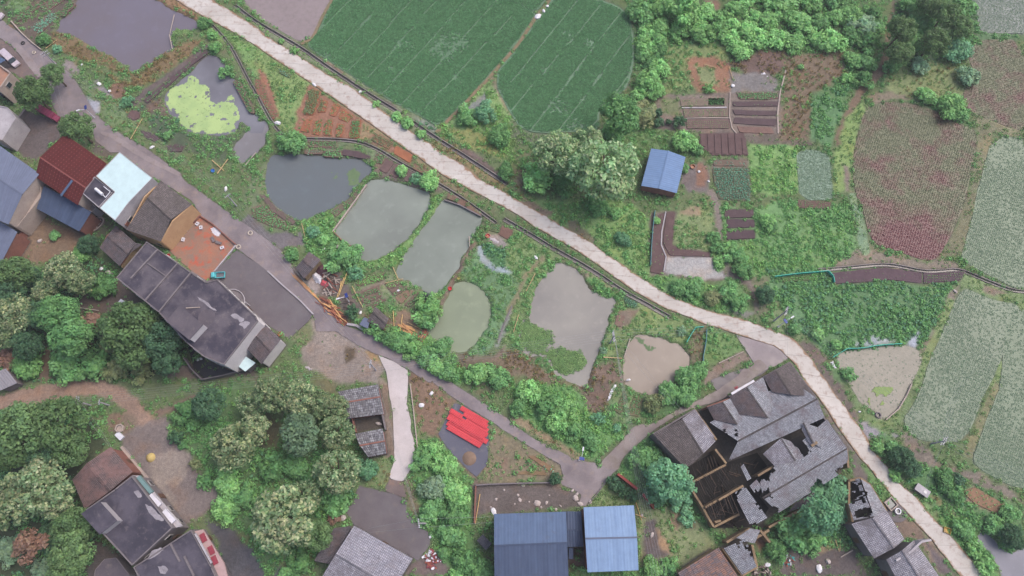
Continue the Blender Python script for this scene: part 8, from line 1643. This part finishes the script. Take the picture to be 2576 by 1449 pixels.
SCR = [('5', (615,415), .55, 'pale round stone on the bank below the green pond'), ('5', (512,433), .4, 'small white stone on the bank below the green pond'), ('1', (788,697), .5, 'white plastic bag on the verge beside the rice field'), ('1', (165,930), .6, 'white plastic bag beside the steep channel'), ('2', (195,127), .7, 'white plastic heap on the path between the rice fields'), ('2', (238,84), .45, 'second white plastic heap on the path between the rice fields'), ('2', (265,48), .4, 'third white plastic heap on the path between the rice fields'), ('2', (1665,650), .55, 'white plastic bag at the top of the brown plots'), ('2', (1410,1298), .35, 'white bucket on the dirt patch beside the blue shed'), ('2', (1483,1370), .3, 'white scrap on the dirt beside the cabbage plot'), ('0', (1150,1113), .5, 'white plastic chair frame beside the street gardens'), ('0', (1706,1428), .5, 'white box near the street bean garden'), ('0', (750,635), .55, 'white rubble bag on the street corner'), ('0', (830,690), .5, 'white rubble at the street corner, lower'), ('0', (620,490), .35, 'white scrap beside the grey pond path'), ('1', (440,640), .5, 'white stone at the top of the corn bed'), ('5', (1075,745), .3, 'white bucket at the foot of the long pond'), ('5', (790,912), .45, 'white sack beside the round dark bush'), ('6', (180,495), .45, 'white sack at the weed strip below the ditch'), ('6', (880,1418), .35, 'white scrap below the muddy pond'), ('10', (1055,1138), .5, 'pale blue basin on the dark dirt under the wires'), ('10', (980,990), .35, 'grey bucket beside the light blue hall'), ('9', (1250,160), .55, 'pale rubble on the red soil right of the white lane'), ('9', (1325,70), .6, 'pale rubble beside the street right of the white lane'), ('9', (1795,962), .6, 'white box at the corner of the dark blue hall'), ('9', (925,300), .5, 'pale stone between the two brick sheds'), ('9', (1320,1150), .4, 'white basin at the edge of the grey yard'), ('9', (660,1010), .7, 'pale slab beside the dark lean-to'), ('4', (830,610), .7, 'pale rubbish heap behind the row house'), ('4', (768,580), .4, 'white sack behind the row house'), ('4', (997,838), .4, 'white tub behind the row house'), ('4', (968,872), .35, 'small white tub behind the row house'), ('4', (302,370), .55, 'round pale lid in the brown yard'), ('4', (1495,1265), .35, 'white tub in the walled pit, left'), ('4', (1518,1260), .35, 'white tub in the walled pit, right'), ('i', (1160,1160), .5, 'white crate at the burnt rubble'), ('i', (1750,1200), .7, 'white sack in the bottom right yard'), ('i', (1855,1120), .6, 'pale sack in the bottom right yard'), ('8', (1740,955), .45, 'pale sack in the light bush beside the courtyard'), ('8', (1640,740), .3, 'white scrap at the dark courtyard corner'), ('7', (1410,750), .4, 'pale stone at the head of the seedling paddy'), ('11', (690,210), .3, 'white scrap beside the muddy paddy corner')]
for k, (r, c, s, lab) in enumerate(SCR):
    q = U(r, c); o = rock(None, s, 100 + k).build('stone' if 'stone' in lab else ('rubble' if 'rubb' in lab else 'white_object'), plain('white_plastic', S(232, 230, 236), .5) if 'white' in lab else STONE); o.location = (q.x, q.y, max(.05, gh(q.x, q.y)) + .1); o.rotation_euler = (0, 0, k)
    o.name = 'stone' if 'stone' in lab else 'rubble' if 'rubb' in lab else 'bucket' if 'bucket' in lab or 'tub' in lab or 'basin' in lab else 'sack'
    tag(o, lab, 'debris')
def torus(name, label, r, c, R0, r0, mat, z=.15, cat='tyre'):
    q = U(r, c); mb = MB(); mb.lathe((q.x, q.y, z), [(R0 + r0 * math.cos(t), r0 * math.sin(t)) for t in [i * math.pi / 4 for i in range(9)]], 18); o = mb.build(name, mat, smooth=True); tag(o, label, cat); return o
torus('tyre', 'pale old tyre on the street beside the gardens', '4', (1890,312), .45, .16, plain('faded_tyre', S(188, 176, 164))); torus('tyre', 'pale old tyre at the corner of the clay plot', '4', (1800,416), .45, .16, plain('faded_tyre', S(188, 176, 164))); torus('tyre', 'grey tyre in the muddy paddy corner', '11', (830,235), .5, .16, plain('grey_tyre', S(120, 112, 116))); torus('tyre', 'dark tyre on the pavement by the grey pond, upper', 'k', (350,655), .38, .14, TYRE); torus('tyre', 'pale tyre on the pavement by the grey pond, lower', 'k', (517,798), .38, .14, plain('faded_tyre', S(188, 176, 164)))
def gone(): pass
o = empty('village_well', U('11', (970,960)), 0, 'round white well ring on dark paving beside the road', 'well'); q = o.location
MB().lathe((q.x, q.y, 0), [(2.1, 0), (2.1, .1), (.01, .1)], 20).build('well_paving', plain('dark_paving', S(100, 92, 98)), o); MB().lathe((q.x, q.y, .1), [(.6, 0), (.6, .6), (.42, .6), (.42, .1)], 18).build('well_ring', WHITEP, o); MB().lathe((q.x, q.y, .1), [(.42, .3), (.001, .3)], 18).build('well_water', GLASS, o)
o = empty('stone_trough', U('11', (918,905)), R(35), 'square stone washing trough beside the road', 'trough'); q = o.location
for dx, dy, sx_, sy_ in ((-.9, 0, .2, 2.0), (.9, 0, .2, 2.0), (0, -.9, 1.6, .2), (0, .9, 1.6, .2)): MB().box((dx, dy, .35), (sx_, sy_, .7)).build('trough_wall', W_BEIGE, o, world=False)
MB().box((0, 0, .2), (1.6, 1.6, .3)).build('trough_water', GLASS, o, world=False)
o = empty('concrete_tank', U('11', (1145,805)), R(-38), 'grey covered concrete tank at the road edge', 'tank'); MB().box((0, 0, .5), (2.6, 1.3, 1.0)).build('tank_body', W_GREY, o, world=False); MB().box((0, 0, 1.06), (2.8, 1.5, .1)).build('tank_lid', W_WHITE, o, world=False); MB().box((.5, 0, 1.14), (.6, .6, .06)).build('hatch', STEEL, o, world=False)
o = empty('concrete_basin', U('8', (905,360)), R(-40), 'pale concrete basin and washing slab at the courtyard corner', 'basin'); MB().lathe((-.4, .5, 0), [(.95, 0), (.95, .6), (.7, .6), (.7, .2), (.001, .2)], 6).build('basin', W_BEIGE, o, world=False); MB().box((.8, -.5, .3), (1.7, 1.0, .6)).build('washing_slab', WHITEP, o, world=False)
o = empty('white_table', U('4', (930,845)), R(-30), 'white square table behind the row house', 'table'); MB().box((0, 0, .72), (1.5, 1.3, .06)).build('tabletop', WHITEP, o, world=False)
for a in (-1, 1):
    for b2 in (-1, 1): MB().box((a * .65, b2 * .55, .35), (.06, .06, .7)).build('leg', STEEL, o, world=False)
o = empty('straw_mound', U('8', (1138,555)), 0, 'small yellow straw mound on the muddy courtyard', 'straw mound'); q = o.location; MB().lathe((q.x, q.y, 0), [(.95, 0), (.9, .2), (.6, .5), (.25, .75), (.001, .8)], 12).build('straw', plain('yellow_straw', S(206, 182, 120), .9), o, True)
o = empty('spoil_mound', U('9', (1610,562)), 0, 'brown earth mound on the gravel pad', 'mound'); q = o.location; MB().lathe((q.x, q.y, .0), [(1.5, 0), (1.2, .2), (.6, .45), (.001, .5)], 14).build('earth', soilm((150, 126, 110)), o, True)
def bucket(label, r, c, col, rad=.32, h=.4):
    q = U(r, c); o = empty('plastic_bucket', (q.x, q.y, gh(q.x, q.y)), 0, label, 'bucket'); m_ = plain('plastic_%d_%d_%d' % col, S(*col), .4)
    MB().lathe((0, 0, 0), [(.001, .02), (rad * .8, .02), (rad, h), (rad * .92, h), (rad * .72, .06), (.001, .06)], 14).build('pail', m_, o, world=False); MB().lathe((0, 0, h), [(rad * 1.06, -.03), (rad * 1.06, .02), (rad * .94, .02)], 14).build('brim', m_, o, world=False)
bucket('bright red bucket on the bank between long pond and round pond', '5', (1465,730), (230,30,54), .4); bucket('coral-red tub beside the white plastic near the ditch bridge', '5', (1750,335), (220,110,104), .5); bucket('blue tub in the bean garden by the street', '0', (1610,1293), (60,130,220), .42); bucket('orange tub at the dirt patch beside the blue shed', '2', (1362,1262), (176,120,90), .55); bucket('orange pot at the small tiled house by the yard', '5', (187,1075), (176,100,76), .5); bucket('red tub in the clay plot behind the row house', '4', (1277,478), (200,50,60), .3); bucket('yellow tub at the corner of the lotus pond', '5', (1530,655), (196,190,110), .3)
o = empty('rubbish_pit', U('j', (950,1140)), R(35), 'oval brick rubbish pit full of coloured scraps beside the lean-to', 'rubbish pit')
mb = MB().lathe((0, 0, 0), [(1, 0), (1, .5), (.86, .5), (.86, .1)], 20); mb.v = [(x * 2.6, y * 1.5, z) for x, y, z in mb.v]; mb.build('pit_rim', W_BEIGE, o, world=False)
mb = MB().lathe((0, 0, .2), [(.86, 0), (.001, 0)], 20); mb.v = [(x * 2.6, y * 1.5, z) for x, y, z in mb.v]; mb.build('pit_fill', plain('dark_rubbish', S(92, 76, 82)), o, world=False)
for k in range(26):
    a, rr = random.uniform(0, 6.28), random.uniform(0, .75); MB().box((2.5 * rr * math.cos(a), 1.4 * rr * math.sin(a), .28 + .1 * random.random()), (random.uniform(.2, .6), random.uniform(.15, .4), .06), a).build('scrap', random.choice([WHITEP, plain('crimson_paper', S(164, 70, 84)), STONE, plain('pale_green_plastic', S(150, 190, 170)), DW[0]]), o, world=False)
# half-round porch canopy of the row house
o = empty('porch_canopy', U('4', (1770,822)), 0, 'half-round pale porch canopy in front of the row house', 'porch'); q = U('4', (1745,835), 3.0); e = U('4', (1850,820), 3.0) - q; a0 = math.atan2((U('4', (1860,900), 3) - U('4', (1720,770), 3)).y, (U('4', (1860,900), 3) - U('4', (1720,770), 3)).x)
poly = [(q.x + 2.9 * math.cos(a0 + t), q.y + 2.9 * math.sin(a0 + t)) for t in [i * math.pi / 12 for i in range(13)]]
MB().prism(poly, 2.8, 3.0).build('canopy', W_GREY, o)
for i in range(12): bar(MB(), (*poly[i], 3.35), (*poly[i + 1], 3.35), .14, .33).build('canopy_rim', W_WHITE, o)
for i in (3, 9): MB().tube((poly[i][0], poly[i][1], 0), (poly[i][0], poly[i][1], 2.8), .14, .14, 8).build('column', W_WHITE, o)
MB().box((q.x + 1.0 * math.cos(a0 + 1.57), q.y + 1.0 * math.sin(a0 + 1.57), 3.06), (2.0, 1.0, .1), a0).build('canopy_panel', plain('blue_grey_panel', S(112, 124, 142)), o)
lean('sheet_shelter', 'small dark sheet shelter left of the dark blue hall', '9', [(1665,1180,1.7), (1735,1255,1.7), (1780,1205,2.0), (1712,1135,2.0)], plain('dark_sheet', S(84, 82, 90)), W_GREY, 'shelter')
o = empty('yellow_crate', U('11', (1345,1105)), R(-20), 'yellow crate at the road edge bottom right', 'crate')
MB().box((0, 0, .1), (1.3, 1.0, .06)).build('crate_base', plain('yellow_plastic', S(206, 170, 84)), o, world=False)
for dx, dy, sx_, sy_ in ((-.62, 0, .06, 1.0), (.62, 0, .06, 1.0), (0, -.48, 1.18, .06), (0, .48, 1.18, .06)): MB().box((dx, dy, .32), (sx_, sy_, .38)).build('crate_side', plain('yellow_plastic', S(206, 170, 84)), o, world=False)
for k, (r, c, lab) in enumerate((('4', (1405,290), 'first brick on the clay plot'), ('4', (1325,382), 'pale block on the clay plot near the house'), ('4', (1385,362), 'white block beside the clay plot wall'), ('4', (1612,362), 'grey block in the clay plot, left'), ('4', (1652,386), 'grey block in the clay plot, middle'), ('4', (1680,424), 'white block in the clay plot, right'), ('4', (1492,243), 'white block at the upper corner of the clay plot'), ('4', (1520,272), 'pale square slab at the upper clay plot'))):
    q = U(r, c); o = empty('building_block', (q.x, q.y, .06), R(40 * k), 'concrete block: ' + lab, 'block'); MB().box((0, 0, .2), (1.3 if 'grey' in lab else .8, .6, .4)).build('block', W_GREY if 'grey' in lab else WHITEP, o, world=False); MB().box((0, 0, .405), (.3, .3, .02)).build('block_core', W_GREY, o, world=False)

# ================================================================== rainy-day haze filling the valley
hz, nt, b = newmat('thin_haze'); nt.nodes.remove(b)
pv = N(nt, 'ShaderNodeVolumePrincipled'); pv.inputs['Color'].default_value = (.88, .9, .97, 1); pv.inputs['Density'].default_value = .0003; pv.inputs['Anisotropy'].default_value = .2
nt.links.new(pv.outputs[0], [n for n in nt.nodes if n.type == 'OUTPUT_MATERIAL'][0].inputs['Volume'])
tag(MB().box((0, 0, 73), (5800, 5800, 152)).build('haze', hz), 'thin rainy haze over the whole village', kind='stuff')
